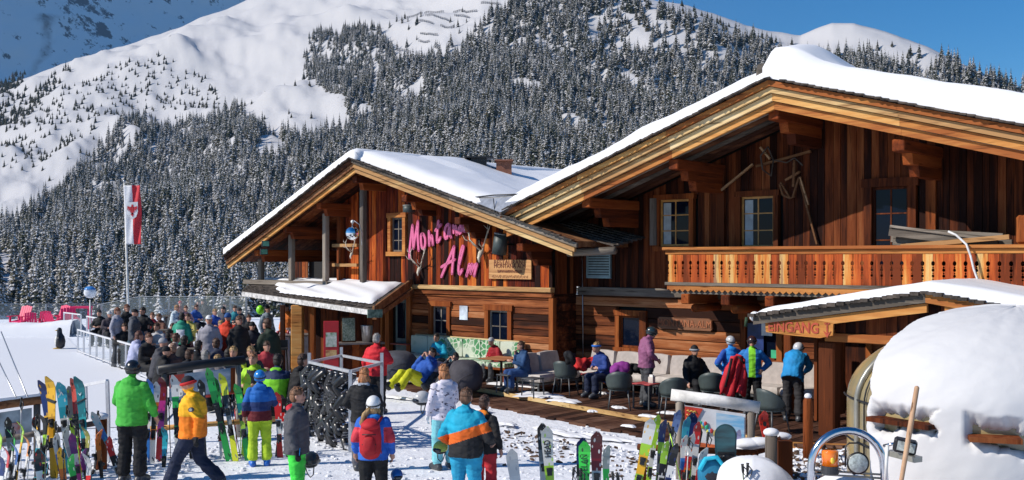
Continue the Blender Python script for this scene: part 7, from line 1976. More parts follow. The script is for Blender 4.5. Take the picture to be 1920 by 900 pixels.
hs = ski(1024, 799, 13.2, ('hw', (.60, .60, .56), (.62, .62, .58), LI), 'white ski with black HEAD lettering standing alone in the snow', lean=-3, yaw=5, wide=True)
text_obj('ski_letters', 'HEAD', .115, .002, BIND, hs, Matrix.Translation((0, -.021, 1.38)) @ Matrix.Rotation(R(-90), 4, 'Y') @ FACE, bold=.003)
ski(1092, 820, 13.3, ('nk', NV, BK, GR), 'navy ski tip behind the bright green ski', lean=2, yaw=0, wide=True)
es = ski(1096, 826, 13.0, ('eg', (.05, .62, .07), (.04, .5, .06), BK), 'bright green ski with dark outlined lettering', lean=0, yaw=-5, wide=True)
text_obj('ski_letters', 'ELAN', .12, .002, BIND, es, Matrix.Translation((0, -.021, 1.40)) @ Matrix.Rotation(R(-90), 4, 'Y') @ FACE)
ski(1118, 808, 13.1, ('ek', (.10, .012, .015), DR, WH), 'dark red ski with white and red print right of the green ski', lean=1, yaw=3, wide=True)
ski(1136, 834, 13.2, ('eg2', (.30, .36, .34), GN, WH), 'grey green ski with white edge, fourth of the group', lean=3, yaw=14)
for i, (px, yt, ln) in enumerate(((1076, 876, 6), (1088, 878, -4), (1148, 884, -5), (1156, 886, -16))): pole(px, yt, 12.9, ('leftmost black ski pole left of the bright green ski', 'black ski pole touching the bright green ski', 'ski pole right of the grey green ski', 'leaning ski pole farthest right of the green ski group')[i], ln, col=BK)
rack3 = [(1222, 784, 13.6, ('la', WH, LI, YE), 'white and lime wide', 12, 1), (1233, 777, 13.9, ('lb', LI, LI, WH), 'lime', 9, 0), (1243, 786, 13.7, ('lc', NV, LI, GR), 'navy tipped lime', 8, 0), (1274, 768, 13.8, ('au', (.10, .16, .34), SI, NV), 'blue grey lettered', 14, 0), (1288, 781, 14.0, ('ab', CY, WH, BL), 'pale blue', 8, 0), (1297, 773, 14.1, ('nb3', NV, BL, WH), 'navy', 2, 1), (1308, 790, 13.8, ('ro', RE, WH, WH), 'red tipped white', 6, 0), (1312, 800, 13.9, ('bk9', BK, BK, LI), 'black', 10, 0), (1283, 815, 13.5, ('wo', WH, BL, RE), 'white with blue print', 3, 0), (1297, 812, 13.5, ('wr', WH, RE, OR), 'white and red', 10, 0), (1268, 830, 13.3, ('dn', BK, WH, NV), 'black tailed white', 13, 0), (1320, 838, 13.2, ('ww', WH, RE, GR), 'white leaning', 14, 0), (1384, 805, 14.4, ('sp', (.35, .33, .55), WH, BL), 'lavender and white', 8, 0), (1250, 826, 13.4, ('ye3', (.3, .55, .05), BK, WH), 'dark lime', 10, 0)]
for i, it in enumerate(sorted(rack3, key=lambda a: a[0])):
    px, yt, Y, cols, w_, ln, wide = it
    o = ski(px, yt, Y, cols, '%s ski, %s tip from the left below the notice board' % (w_, ordw[i]), lean=ln, yaw=rnd.uniform(-12, 12), wide=bool(wide), back=.12)
for i, (px, yt, ln, c) in enumerate(((1262, 800, 10, BK), (1252, 792, -12, LI), (1328, 810, 8, BK), (1340, 870, -20, LI), (1292, 820, 4, WH), (1392, 870, -3, (.12, .16, .10)), (1402, 868, 4, (.12, .16, .10)))):
    pole(px, yt, 13.3 if px < 1350 else 12.2, ('black ski pole rising beside the navy tipped lime ski', 'lime gripped ski pole crossing the lime skis', 'black ski pole left of the snowboard', 'lime ski pole slanting below the snowboard', 'white ski pole among the skis under the notice board', 'left one of two dark poles before the snow mound', 'right one of two dark poles before the snow mound')[i], ln, col=c)
rs = ski(1428, 770, 15.5, ('rx', (.70, .035, .02), (.70, .035, .02), BK), 'bright red ski with a black round emblem behind the notice board', lean=-8, yaw=10, wide=True)
b = MB(); b.prism([(.03 * math.cos(a), 1.50 + .055 * math.sin(a)) for a in np.linspace(0, 6.28, 15)[:-1]], .003, axis='y', off=-.028); b.build('emblem', BIND, rs)
for o in list(COL.objects):
    if o.name.startswith('ski') and o.type == 'MESH' and 'label' in o:
        l_ = o['label']
        if l_.startswith('bright yellow ski'):
            b = MB(); b.box((0, -.012, 1.36), (.16, .04, .045), rot=(0, R(28), 0)); b.build('strap', BIND, o)
        if l_.startswith('dark teal ski'):
            b = MB(); b.box((0, -.012, 1.36), (.17, .04, .02), rot=(0, R(-18), 0)); b.build('strap', BIND, o)
            b = MB(); b.prism([(-.028, 1.50), (-.02, 1.50), (0, 1.475), (.02, 1.50), (.028, 1.50), (.006, 1.455), (-.006, 1.455)], .003, axis='y', off=-.026); b.build('emblem', mat('letter_white', (.6, .62, .66), .4), o)
        if l_.startswith('turquoise ski'):
            b = MB(); b.prism([(-.035, 1.52), (.0, 1.60), (.035, 1.52), (.018, 1.52), (0, 1.565), (-.018, 1.52)], .003, axis='y', off=-.035); b.build('emblem', mat('letter_white', (.6, .62, .66), .4), o)
top = P(1362, 794, 13.5); e = empty('snowboard', (top.x - .02, top.y - .05, gz(13.5)), R(-6), 'dark teal snowboard standing upright in front of the notice board', 'snowboard')
Ls = top.z - gz(13.5); pr_ = []
for t in np.linspace(0, 1, 24):
    a = math.pi * t; pr_.append((.145 * math.cos(a), Ls - .15 + .15 * math.sin(a)))
pr_ = [(.145, .2)] + [(.13, Ls * .5)] + pr_ + [(-.13, Ls * .5), (-.145, .2), (-.10, .05), (.10, .05)]
b = MB(); b.prism(pr_, .014, axis='y'); b.build('board', mat('board_teal', (.012, .10, .12), .35, vary=.5, scale=4, stretch=(1, 1, 3), col2=(.035, .045, .06)), e)
b = MB(); pr2 = [(x * .86, z - .02) for x, z in pr_[2:26]] + [(-.11, Ls * .55), (.11, Ls * .55)]; b.prism(pr2, .004, axis='y', off=-.005); b.build('print', mat('board_print', (.03, .05, .06), .35, vary=.9, scale=5, stretch=(.4, 1, 2.2), col2=(.05, .16, .19)), e)
for zc in (.55, .95):
    b = MB(); b.box((0, -.03, Ls * zc * .62), (.22, .05, .12)); b.tube([(-.1, -.05, Ls * zc * .62), (0, -.14, Ls * zc * .62 + .03), (.1, -.05, Ls * zc * .62)], .018, 6); b.build('binding', BIND, e)
e = empty('backpack', P(1332, 884, 13.0) - Vector((0, 0, 1.2)), R(180), 'bright turquoise backpack hanging in front of the snowboard', 'backpack')
b = MB(); b.tube([(0, .0, .95), (0, .02, 1.0), (0, .02, 1.2), (0, 0, 1.34), (0, -.02, 1.38)], [.10, .16, .17, .14, .06], 14, flat=.6); b.build('bag', cloth((.015, .16, .28)), e); b = MB(); b.tube([(-.13, .06, 1.10), (-.17, .08, 1.26), (-.06, .1, 1.40), (.08, .1, 1.38), (.15, .08, 1.24)], .030, 7); b.build('strap', cloth((.02, .42, .60)), e); b = MB(); b.ball((0, .07, 1.16), (.11, .06, .10)); b.build('front_pocket', cloth((.02, .02, .03)), e)

LOGW = mat('snowy_log', (.76, .73, .69), .8, vary=.18, scale=4, bump=.4)
def log_board(pa_, pb_, dz, label, name='notice_board', top_m=None, print_m=None, post_m=None, hpost=.0):
    e = empty(name, ((pa_ + pb_) / 2).to_tuple()[:2] + (gz(pa_.y),), 0, label, 'notice board')
    MB().tube([pa_, (pa_ + pb_) / 2 + Vector((0, 0, .01)), pb_], .085, 12).build('top_log', top_m or LOGW, e, W)
    ax = (pb_ - pa_); axn = ax.normalized()
    p0 = pa_ + axn * .12 + Vector((0, 0, -.10)); p1 = pb_ - axn * .12 + Vector((0, 0, -.10))
    for p in (p0, p1): MB().tube([Vector((p.x, p.y, gz(p.y) - .1)), Vector((p.x, p.y, p.z + .02))], .055, 9).build('post', post_m or W_GREYZ, e, W)
    c0 = p0 + axn * .08; c1 = p1 - axn * .08
    return e, c0, c1, dz
def vquad(mb, c0, c1, f0, f1, h0, h1, off, mi=0):
    """a strip of a leaning board: f along it, h down from its top"""
    d = (c1 - c0); n2 = Vector((d.y, -d.x, 0)).normalized() * -1
    if n2.y > 0: n2 = -n2
    pts4 = [c0 + d * f0 + Vector((0, 0, -h1)), c0 + d * f1 + Vector((0, 0, -h1)), c0 + d * f1 + Vector((0, 0, -h0)), c0 + d * f0 + Vector((0, 0, -h0))]
    mb.add([p + n2 * off for p in pts4] + [p + n2 * (off - .008) for p in pts4], [(0, 1, 2, 3), (7, 6, 5, 4), (0, 4, 5, 1), (1, 5, 6, 2), (2, 6, 7, 3), (3, 7, 4, 0)], mi); return mb
e, c0, c1, dz = log_board(P(1258, 740, 14.8), P(1424, 764, 14.6), .55, 'white log-framed notice board with a bright panel above the right skis')
vquad(MB(), c0, c1, 0, 1, .02, .60, .03).build('panel', mat('panel_white', (.68, .68, .70), .4, vary=.05), e, W)
vquad(MB(), c0, c1, .52, .98, .06, .40, .045).build('sky_print', mat('print_sky', (.16, .42, .66), .4, vary=.6, scale=2.5, stretch=(1, 1, 5), col2=(.60, .68, .74)), e, W)
mb = MB(); d = c1 - c0; nn_ = Vector((d.y, -d.x, 0)).normalized(); nn_ = -nn_ if nn_.y > 0 else nn_
t3 = [c0 + Vector((0, 0, -.03)), c0 + d * .30 + Vector((0, 0, -.03)), c0 + d * .16 + Vector((0, 0, -.27)), c0 + Vector((0, 0, -.27))]
mb.add([p + nn_ * .05 for p in t3], [(0, 1, 2, 3)]); mb.add([p + nn_ * .04 for p in t3], [(3, 2, 1, 0)]); mb.build('red_corner', mat('print_red', (.60, .06, .035), .4), e, W)
vquad(MB(), c0, c1, .01, .99, .52, .58, .047).build('orange_band', mat('print_orange', (.66, .14, .04), .4), e, W)
ang = math.atan2(d.y, d.x)
def on_board(f, h, off, s_, txt, m_):
    c = c0 + d * f + Vector((0, 0, -h)) + nn_ * off
    M = Matrix.Translation(c) @ Matrix.Rotation(ang, 4, 'Z') @ FACE
    text_obj('printed_letters', txt, s_, .004, m_, e, M, W, bold=.004)
for k, (ch, cc) in enumerate(zip('KIDS', ((.6, .5, .35), (.35, .5, .6), (.6, .45, .4), (.55, .55, .3)))): pass
on_board(.535, .36, .062, .17, 'C', mat('l_yellow', (.62, .50, .12), .4)); on_board(.63, .37, .062, .20, 'L', mat('l_green', (.03, .42, .12), .4)); on_board(.745, .39, .062, .17, 'U', mat('l_lav', (.42, .45, .58), .4)); on_board(.86, .41, .062, .17, 'B', mat('l_blue', (.30, .45, .66), .4))
for k, (f_, h_) in enumerate(((.035, .09), (.03, .15), (.03, .20))):
    MB().tube([c0 + d * (f_ + .019 * j) + Vector((0, 0, -h_ + .014 * math.sin(j * 2.1 + k))) + nn_ * .058 for j in range(9 - 2 * k)], .009, 5).build('script_stroke', mat('l_y2', (.78, .50, .10), .4), e, W)
rr = random.Random(4)
for k in range(9):
    c = c0 + d * (.24 + .025 * k) + Vector((0, 0, -.30 - rr.uniform(-.07, .06))) + nn_ * .05; MB().ball(c, (.03, .012, .035), nu=8, nv=6).build('printed_figure', mat('fig_%d' % (k % 4), ((.6, .06, .05), (.04, .45, .25), (.65, .6, .08), (.1, .35, .6))[k % 4], .4), e, W)
DKB = W_DKF
e, c0, c1, dz = log_board(P(-60, 768, 16.4), P(84, 747, 17.0), .6, 'weathered notice board with a dark beam at the far left behind the skis', top_m=DKB)
d = c1 - c0
vquad(MB(), c0, c1, 0, 1, .02, .58, .03).build('panel', mat('panel_grey', (.34, .40, .43), .5, vary=.3, scale=3), e, W); vquad(MB(), c0, c1, 0, .34, .02, .22, .045).build('red_corner', mat('print_red'), e, W); vquad(MB(), c0, c1, .45, .75, .22, .45, .045).build('printed_figures', mat('print_fig', (.42, .10, .06), .5, vary=.9, scale=9, col2=(.30, .42, .46)), e, W); vquad(MB(), c0, c1, .80, 1.0, .42, .50, .045).build('red_stripe', mat('print_red'), e, W)
mb = MB(); mb.bar(P(-60, 766, 16.4) + Vector((0, 0, .08)), P(84, 745, 17.0) + Vector((0, 0, .06)), .12, .05); mb.build('beam_snow', SNOW, e, W)
e, c0, c1, dz = log_board(P(296, 694, 18.8), P(458, 675, 19.8), .5, 'dark-beamed notice board with a blue mountain print behind the second ski rack', top_m=BLACK)
vquad(MB(), c0, c1, 0, 1, .02, .50, .03).build('panel', mat('print_mount', (.16, .25, .34), .4, vary=.6, scale=3, stretch=(1, 1, 2.5), col2=(.50, .55, .60)), e, W); vquad(MB(), c0, c1, 0, .22, .02, .26, .045).build('red_corner', mat('print_red'), e, W); vquad(MB(), c0, c1, .3, 1, .47, .52, .045).build('red_band', mat('print_red'), e, W); vquad(MB(), c0, c1, .93, 1, .02, .5, .05).build('end_post', W_POST, e, W)
def rail(a, b, label, m=None, h=.0):
    e = empty('ski_rail', (a + b) / 2, 0, label, 'ski rail'); MB().tube([a, b], .045, 9).build('rail', m or W_POST, e, W)
    for p in (a.lerp(b, .04), a.lerp(b, .96)): MB().tube([Vector((p.x, p.y, gz(p.y) - .1)), p], .05, 8).build('post', m or W_POST, e, W)
rail(P(-60, 836, 15.4), P(200, 790, 16.2), 'wooden rail holding up the left crowd of skis', W_GREYZ); rail(P(262, 806, 17.0), P(560, 782, 18.0), 'orange wooden rail behind the second rack of skis', W_FOR); rail(P(1196, 838, 13.9), P(1420, 850, 14.2), 'wooden rail behind the skis below the right notice board', W_POST)
for px, y0, y1, Y, lab in ((190, 782, 880, 15.9, 'stout round wooden post with a snow cap in the left rack'), (1446, 812, 900, 14.0, 'round grey post with snow on top right of the notice board'), ):
    e = empty('rack_post', gpt(px, 880), 0, lab, 'post'); a = P(px, y0, Y); MB().tube([Vector((a.x, a.y, gz(Y) - .1)), a], .085, 12).build('post', W_POST if px < 900 else W_GREYZ, e, W); MB().ball(a + Vector((0, 0, .01)), (.11, .11, .06)).build('snow_cap', SNOW, e, W)
a = [P(160, 722, 17.0), P(201, 714, 16.6), P(203, 782, 16.6), P(162, 790, 17.0)]
e = empty('display_frame', gpt(180, 850), 0, 'empty grey metal frame standing behind the left rack of skis', 'frame')
mb = MB()
for i in range(4): mb.bar(a[i], a[(i + 1) % 4], .05, .05)
mb.bar(P(120, 732, 17.4), a[1], .03, .03); mb.build('frame', RW, e, W); MB().bar(a[2], Vector((a[2].x, a[2].y, gz(16.6))), .05, .05).build('leg', RW, e, W)
def mound(name, px, py, Y, s_, label=None, kind='stuff', seed=1):
    p = P(px, py, Y); mb = MB(); nu_, nv_ = 40, 16; V_ = []; F_ = []
    for j in range(nv_ + 1):
        t = math.pi / 2 * j / nv_
        for i in range(nu_):
            a = 2 * math.pi * i / nu_; f = 1 + .30 * float(fbm(math.cos(a) * 1.5 + seed, math.sin(a) * 1.5 + t, 3, seed))
            V_.append((p.x + math.cos(a) * math.cos(t) ** .8 * s_[0] * f, p.y + math.sin(a) * math.cos(t) ** .8 * s_[1] * f, gz(Y) - .1 + math.sin(t) ** .9 * (p.z - gz(Y) + .1) * (1 + .12 * float(fbm(math.cos(a) * 2 + 5, math.sin(a) * 2, 3, seed)) * math.cos(t))))
    for j in range(nv_):
        for i in range(nu_): F_.append((j * nu_ + i, j * nu_ + (i + 1) % nu_, (j + 1) * nu_ + (i + 1) % nu_, (j + 1) * nu_ + i))
    return mb.add(V_, F_, 0, True).build(name, SNOW, None, None, kind=kind, label=label)
mound('snow_mound', 1412, 856, 12.6, (.60, .6), 'rounded snow mound at the foot of the right rack')
e = empty('snowy_log', P(1415, 850, 14.4), 0, 'short broken log beam thickly capped with snow behind the mound', 'log'); MB().tube([P(1376, 850, 14.5), P(1466, 826, 14.3)], .10, 10).build('log', W_POST, e, W)
mb = MB()
for px, y, s_ in ((1384, 838, .14), (1404, 826, .18), (1424, 824, .17), (1444, 824, .15), (1462, 812, .13)): mb.ball(P(px, y + 6, 14.35), (s_ * 1.3, s_ * .8, s_ * .45), nu=14, nv=9)
mb.build('log_snow', SNOW, e, W)
for px, y0, y1, Y in ((1470, 826, 900, 14.2),):
    a = P(px, y0, Y); MB().box((a.x, a.y, (a.z + gz(Y)) / 2), (.2, .16, a.z - gz(Y))).build('stump_post', W_POST, e, W)
e = empty('short_bollard', gpt(1515, 872), 0, 'short round-topped orange post with a snow tip at the deck corner', 'bollard'); a = P(1515, 752, 16.8); MB().tube([Vector((a.x, a.y, -.15)), a, a + Vector((0, 0, .05))], [.085, .08, .06], 12).build('post', W_POST, e, W); MB().ball(a + Vector((0, 0, .08)), (.06, .06, .05)).build('snow_cap', SNOW, e, W)

A_ = gpt(580, 812); B__ = gpt(660, 872); A_.z = gz(A_.y)
Bp = P(657, 690, 17.9); B__ = Vector((Bp.x, Bp.y, gz(17.9))); Cp = P(716, 668, 20.0); C_ = Vector((Cp.x, Cp.y, gz(20))); D__ = A_ + C_ - B__
zt = 1.40
e = empty('boot_rack', A_, 0, 'grey square-tube rack hung full of black rental boots', 'boot rack')
TUB = mat('tube_grey', (.50, .51, .54), .4, .3, vary=.06)
for p, ex in ((A_, .18), (B__, .0), (C_, .2), (D__, .18)):
    MB().bar(p, p + Vector((0, 0, zt + ex)), .06, .06).build('upright', TUB, e, W)
for a, b_ in ((A_, B__), (B__, C_), (C_, D__), (D__, A_)):
    z_ = Vector((0, 0, zt)); MB().bar(a + z_, b_ + z_, .05, .05).build('top_rail', TUB, e, W)
    MB().bar(a + Vector((0, 0, .05)), b_ + Vector((0, 0, .05)), .05, .05).build('base_rail', TUB, e, W)
for z_ in (1.32, 1.0, .68, .38):
    for off in (0, .35):
        o2 = (C_ - B__).normalized() * off; MB().tube([A_ + o2 + Vector((0, 0, z_)), B__ + o2 + Vector((0, 0, z_))], .012, 6).build('hanging_bar', TUB, e, W)
w_ = A_ + (A_ - D__).normalized() * .0 + Vector((.05, -.06, .06)); MB().tube([w_ + Vector((0, -.03, 0)), w_ + Vector((0, .03, 0))], .085, 14).build('wheel', BLACK, e, W); MB().tube([w_ + Vector((0, -.036, 0)), w_ + Vector((0, .036, 0))], .045, 12).build('hub', mat('hub_lime', (.35, .55, .05), .4), e, W)
BOOT = mat('boot_shell', (.018, .018, .020), .32, vary=.2, spec=.6); BUCK = mat('boot_buckle', (.50, .50, .52), .3, .6)
b = MB(); b.tube([(0, .02, .0), (0, .03, -.06), (0, .035, -.16), (0, .03, -.25), (0, .0, -.30)], [.062, .070, .062, .062, .05], 10); b.tube([(0, .05, -.285), (0, -.04, -.285), (0, -.14, -.295), (0, -.19, -.30)], [.052, .056, .050, .030], 10, flat=1.0); b.box((0, -.06, -.335), (.085, .30, .025)); BTM = mm_(b, 'ski_boot', BOOT)
b = MB()
for z_ in (-.05, -.12, -.19): b.box((.0, -.035, z_), (.13, .012, .018)); b.box((.066, .0, z_), (.012, .05, .02))
b.box((0, -.12, -.238), (.09, .03, .012)); BKM = mm_(b, 'buckles', BUCK)
row = ['top', 'second', 'third', 'lowest']; k = 0
for zi, z_ in enumerate((1.30, .98, .66, .40)):
    for i in range(7):
        for off in (0.0, .35):
            f_ = .06 + .88 * i / 6 + rnd.uniform(-.02, .02)
            if off and (zi > 1 or i % 2): continue
            p = A_.lerp(B__, f_) + (C_ - B__).normalized() * (off - .02)
            o = bpy.data.objects.new('ski_boot', BTM); COL.objects.link(o); o.location = p + Vector((0, 0, z_ - .01)); o.rotation_euler = (R(50 + rnd.uniform(-14, 14)), R(rnd.uniform(-14, 14)), R(rnd.uniform(20, 75))); o.scale = (1.2,) * 3
            props(o, 'black ski boot in the %s row of the rack, %s from left%s' % (row[zi], ordw[i], ', behind' if off else ''), 'ski boot', 'boots hanging in the rack')
            c = bpy.data.objects.new('buckles', BKM); COL.objects.link(c); c.parent = o
def loose_helmet(px, py, Y, col, label, goggles=True, rz=0, sc=1.0):
    p = P(px, py, Y); e = empty('ski_helmet', p, R(rz), label, 'helmet', scale=sc)
    b = MB(); b.ball((0, 0, .02), (.11, .135, .115), nu=18, nv=10, z0=-.4); b.build('shell', mat('lh_%d' % int(px), col, .25, vary=.05), e); b = MB(); b.ball((0, 0, -.03), (.09, .11, .05)); b.build('lining', BLACK, e)
    if goggles: b = MB(); b.ball((0, -.10, .0), (.08, .05, .045)); b.build('goggles', LENS, e)
    b = MB(); b.tube([(.08, .02, -.04), (.05, 0, -.16), (0, 0, -.20), (-.05, 0, -.16), (-.08, .02, -.04)], .008, 5); b.build('strap', BLACK, e)
loose_helmet(582, 866, 13.3, (.02, .025, .03), 'dark helmet with blue goggles hanging from the boy behind his back', rz=150); loose_helmet(792, 750, 17.2, (.50, .50, .50), 'silver helmet held out by the woman in white', rz=-60, sc=1.15); loose_helmet(826, 842, 13.0, (.40, .55, .10), 'lime and grey helmet at the hip of the man in turquoise', rz=-30, sc=.8); loose_helmet(744, 893, 12.9, (.02, .12, .40), 'blue helmet in the hand of the woman with the red backpack', rz=20, sc=.7)
e = None

# ================================================================ SNOWED-IN CABIN AND TRACTOR
cy = 11.9
ccx = (1905 - 960) / FP * cy
CABE = empty('snowed_cabin', (ccx, cy, 0), 0, 'rounded yellow-windowed cabin buried under a huge smooth snow cap at the right edge', 'cabin')
def prof_(t):
    s_ = np.asarray(t, float) / (np.pi / 2); ta = np.clip((s_ - .4) / .6, 0, 1) * np.pi / 2
    return np.maximum(np.cos(ta), 1e-9) ** .9, np.where(s_ < .4, 1.62 * s_ / .4, 1.62 + .93 * np.sin(ta))
def sup(a, t, rx, ry, rz_, *_):
    ca, sa = math.cos(a), math.sin(a); rho, zz_ = prof_(t)
    f = lambda v, e_: math.copysign(abs(v) ** e_, v)
    return (float(rho) * f(ca, .8) * rx, float(rho) * f(sa, .8) * ry, float(zz_) * rz_ / 2.55)
RX = (1905 - 1602) / FP * cy * .985; RZ = 2.55
nu_, nv_ = 64, 26; V_ = []; F_ = []
for j in range(nv_ + 1):
    t = math.pi / 2 * j / nv_
    for i in range(nu_):
        x, y, z = sup(2 * math.pi * i / nu_, t, RX, 1.5, RZ, .84, .8); V_.append((x, y, z))
for j in range(nv_):
    for i in range(nu_): F_.append((j * nu_ + i, j * nu_ + (i + 1) % nu_, (j + 1) * nu_ + (i + 1) % nu_, (j + 1) * nu_ + i))
YG = mat('yellow_glazing', (.36, .27, .12), .18, vary=.35, scale=1.6, col2=(.18, .17, .13), spec=.7)
MB().add(V_, F_, 0, True).build('cabin_shell', YG, CABE)
def hoop(off, r_, m, name, grow=1.012, t0=0, t1=88):
    pts_ = []
    for t in np.linspace(R(t0), R(t1), 26):
        x, y, z = sup(math.pi + off, t, RX * grow, 1.5 * grow, RZ * grow, .84, .8); pts_.append((x, y, z))
    MB().tube(pts_, r_, 8).build(name, m, CABE)
CHR = mat('chrome', (.62, .63, .66), .16, 1.0, vary=.04)
RIMG = mat('rim_grey', (.30, .29, .25), .35, .4)
hoop(.02, .035, RIMG, 'rim'); hoop(.12, .010, BLACK, 'window_bar'); hoop(.22, .018, mat('bar_blue', (.12, .15, .22), .4), 'window_bar')
for t_ in (26, 37):
    pts_ = [sup(math.pi + a, R(t_), RX * 1.015, 1.5 * 1.015, RZ * 1.015, .84, .8) for a in np.linspace(-.3, .3, 12)]; MB().tube(pts_, .012, 6).build('window_bar', BLACK, CABE)
x, y, z = sup(math.pi + .12, R(29), RX * 1.02, 1.53, RZ, .84, .8); MB().ball((x, y, z), (.06, .05, .05)).build('knob', mat('lamp_white'), CABE)
nu_, nv_ = 420, 170
TT_, AA_ = np.meshgrid(np.pi / 2 * np.arange(nv_ + 1) / nv_, 2 * np.pi * np.arange(nu_) / nu_, indexing='ij')
pw = lambda v, e_: np.sign(v) * np.abs(v) ** e_
rho_, z = prof_(TT_); x = rho_ * pw(np.cos(AA_), .8) * RX; y = rho_ * pw(np.sin(AA_), .8) * 1.5
th = .08 + .12 * np.sin(TT_) + .05 * fbm(np.cos(AA_) * 2.2, TT_ * 3.0 + np.sin(AA_) * 2, 3, 8) + .010 * fbm(x * 5, z * 5 + y * 4, 4, 3)
aa = AA_ - np.pi
fb = lambda p_, q_, s_: fbm(p_ + 0 * aa, q_ + 0 * aa, 4, s_)
d1 = np.maximum(np.maximum(aa - (.25 + .08 * fb(TT_ * 7, 1.3, 5) - .60 * np.clip(TT_ - .7, 0, 1)), -aa - 1.5), TT_ - (1.3 + .1 * fb(aa * 3, 2.2, 6)))
d2 = np.maximum(np.maximum(np.abs(TT_ - (.60 + .03 * fb(aa * 14, 0, 2))) - .035 - .035 * fb(aa * 20, TT_ * 12, 9), .34 - aa + .06 * fb(TT_ * 40, 3, 4)), aa - .76 - .06 * fb(TT_ * 30, 0, 4))
d3 = np.maximum(np.maximum(np.abs(TT_ - (.54 + .12 * (1.4 - aa))) - .03 - .05 * fb(aa * 12, TT_ * 9, 4), 1.02 - aa), aa - 1.6)
dd_ = np.minimum(np.minimum(d1, d2), d3)
th = np.where(dd_ > 0, th * np.sqrt(np.clip(dd_ / .045, 0, 1)), -.10 + .0 * th)
nx, ny, nz_ = x / RX ** 2, y / 1.5 ** 2, z / RZ ** 2; nn = np.sqrt(nx * nx + ny * ny + nz_ * nz_)
V_ = np.stack([x + nx / nn * th, y + ny / nn * th, z + nz_ / nn * th], -1).reshape(-1, 3).tolist()
F_ = [(j * nu_ + i, j * nu_ + (i + 1) % nu_, (j + 1) * nu_ + (i + 1) % nu_, (j + 1) * nu_ + i) for j in range(nv_) for i in range(nu_)]
MB().add(V_, F_, 0, True).build('snow_cap', snow_mat('cabin_snow', 0, 1.1, .3, .05, (.60, .595, .60)), CABE)
for a0_, a1_, t_, h_, m in ((.30, .82, .60, .36, W_BIG), (1.0, 1.28, .57, .40, W_BIG)):
    x0, y0, z0 = sup(math.pi + a0_, t_, RX * 1.03, 1.55, RZ, .84, .8); x1, y1, z1 = sup(math.pi + a1_, t_, RX * 1.03, 1.55, RZ, .84, .8)
    MB().bar((x0, y0, z0), (x1, y1, z1), h_, .05, up=(0, 0, 1)).build('plank', m, CABE)
p = P(1854, 606, 11.6); e = empty('blue_cup', p, 0, 'small bright blue cup stuck in the snow on top of the cabin', 'cup'); MB().tube([(0, 0, -.06), (0, 0, .0), (0, 0, .06)], [.025, .032, .036], 12).build('cup', mat('cup_blue', (.02, .22, .62), .3), e); MB().ball((0, 0, -.06), (.03, .03, .02)).build('base', BIND, e)
MB().tube([P(1866, 600, 11.5), P(1890, 604, 11.4), P(1935, 602, 11.3)], .006, 5).build('thin_cable', BLACK, None, W, label='thin dark cable lying across the snow right of the blue cup', cat='cable')
ty = 9.6
TR = empty('snow_tractor', (P(1590, 900, ty).x, ty, .1), 0, 'snow tractor whose polished roll bar carries an orange beacon and lamps', 'tractor')
bl = P(1521, 900, ty); br = P(1657, 905, ty); pts_ = [Vector((bl.x, ty, .9)), Vector((bl.x, ty, bl.z))]
cx_t = (bl.x + br.x) / 2; rr_ = (br.x - bl.x) / 2; ztop = P(1590, 806, ty).z; zsh = ztop - rr_ * 1.02
pts_ = [Vector((bl.x, ty, .9)), Vector((bl.x, ty, zsh))] + [Vector((cx_t - rr_ * math.cos(a), ty, zsh + rr_ * 1.0 * math.sin(a))) for a in np.linspace(.12, math.pi - .12, 17)] + [Vector((br.x, ty, zsh)), Vector((br.x + .03, ty, .9))]
MB().tube(pts_, .036, 14).build('roll_bar', CHR, TR, W)
zc_ = P(1590, 884, ty).z
for dz_ in (0, -.035): MB().tube([Vector((bl.x, ty, zc_ + dz_ + .015)), Vector((br.x, ty, zc_ + dz_ - .03))], .010, 7).build('cross_bar', RIMG, TR, W)
bx = P(1555, 862, ty); zb0 = P(1555, 886, ty).z
b = MB(); b.tube([(bx.x, ty - .02, zb0), (bx.x, ty - .02, zb0 + .035), (bx.x, ty - .02, zb0 + .07)], [.082, .080, .078], 20, smooth=False); b.build('beacon_base', mat('beacon_base', (.035, .035, .04), .5), TR, W)
BEA = mat('beacon_orange', (.95, .20, .005), .12, vary=.1, scale=12, spec=.7, coat=.5)
b = MB(); b.tube([(bx.x, ty - .02, zb0 + .071), (bx.x, ty - .02, zb0 + .20), (bx.x, ty - .02, zb0 + .215)], [.076, .078, .070], 20); b.build('beacon', BEA, TR, W)
b = MB(); b.ball((bx.x, ty - .10, zb0 + .13), (.02, .01, .03)); b.build('painted_glint', mat('beacon_glint', (.95, .62, .05), .2), TR, W)  # glint on the beacon front, painted as a small brighter yellow spot
lx = P(1601, 864, ty)
b = MB(); b.tube([(lx.x, ty - .0, lx.z), (lx.x, ty - .07, lx.z), (lx.x, ty - .11, lx.z), (lx.x, ty - .12, lx.z)], [.05, .092, .104, .104], 24); b.build('lamp_housing', BLACK, TR, W)
b = MB(); b.tube([(lx.x, ty - .121, lx.z), (lx.x, ty - .126, lx.z)], [.090, .085], 24); b.build('lamp_glass', mat('lamp_glass', (.42, .46, .44), .12, vary=.2, scale=30, bump=.4), TR, W)
b = MB(); b.tube([(lx.x - .09, ty - .03, lx.z - .05), (lx.x - .085, ty - .02, lx.z + .14), (lx.x - .05, ty - .02, lx.z + .17), (lx.x + .05, ty - .02, lx.z + .17), (lx.x + .085, ty - .02, lx.z + .14), (lx.x + .09, ty - .03, lx.z - .05)], .008, 6); b.tube([(lx.x, ty - .03, lx.z - .08), (lx.x, ty, zc_ - .02)], .018, 8); b.build('lamp_bracket', BLACK, TR, W)
wx = P(1697, 836, 9.3)
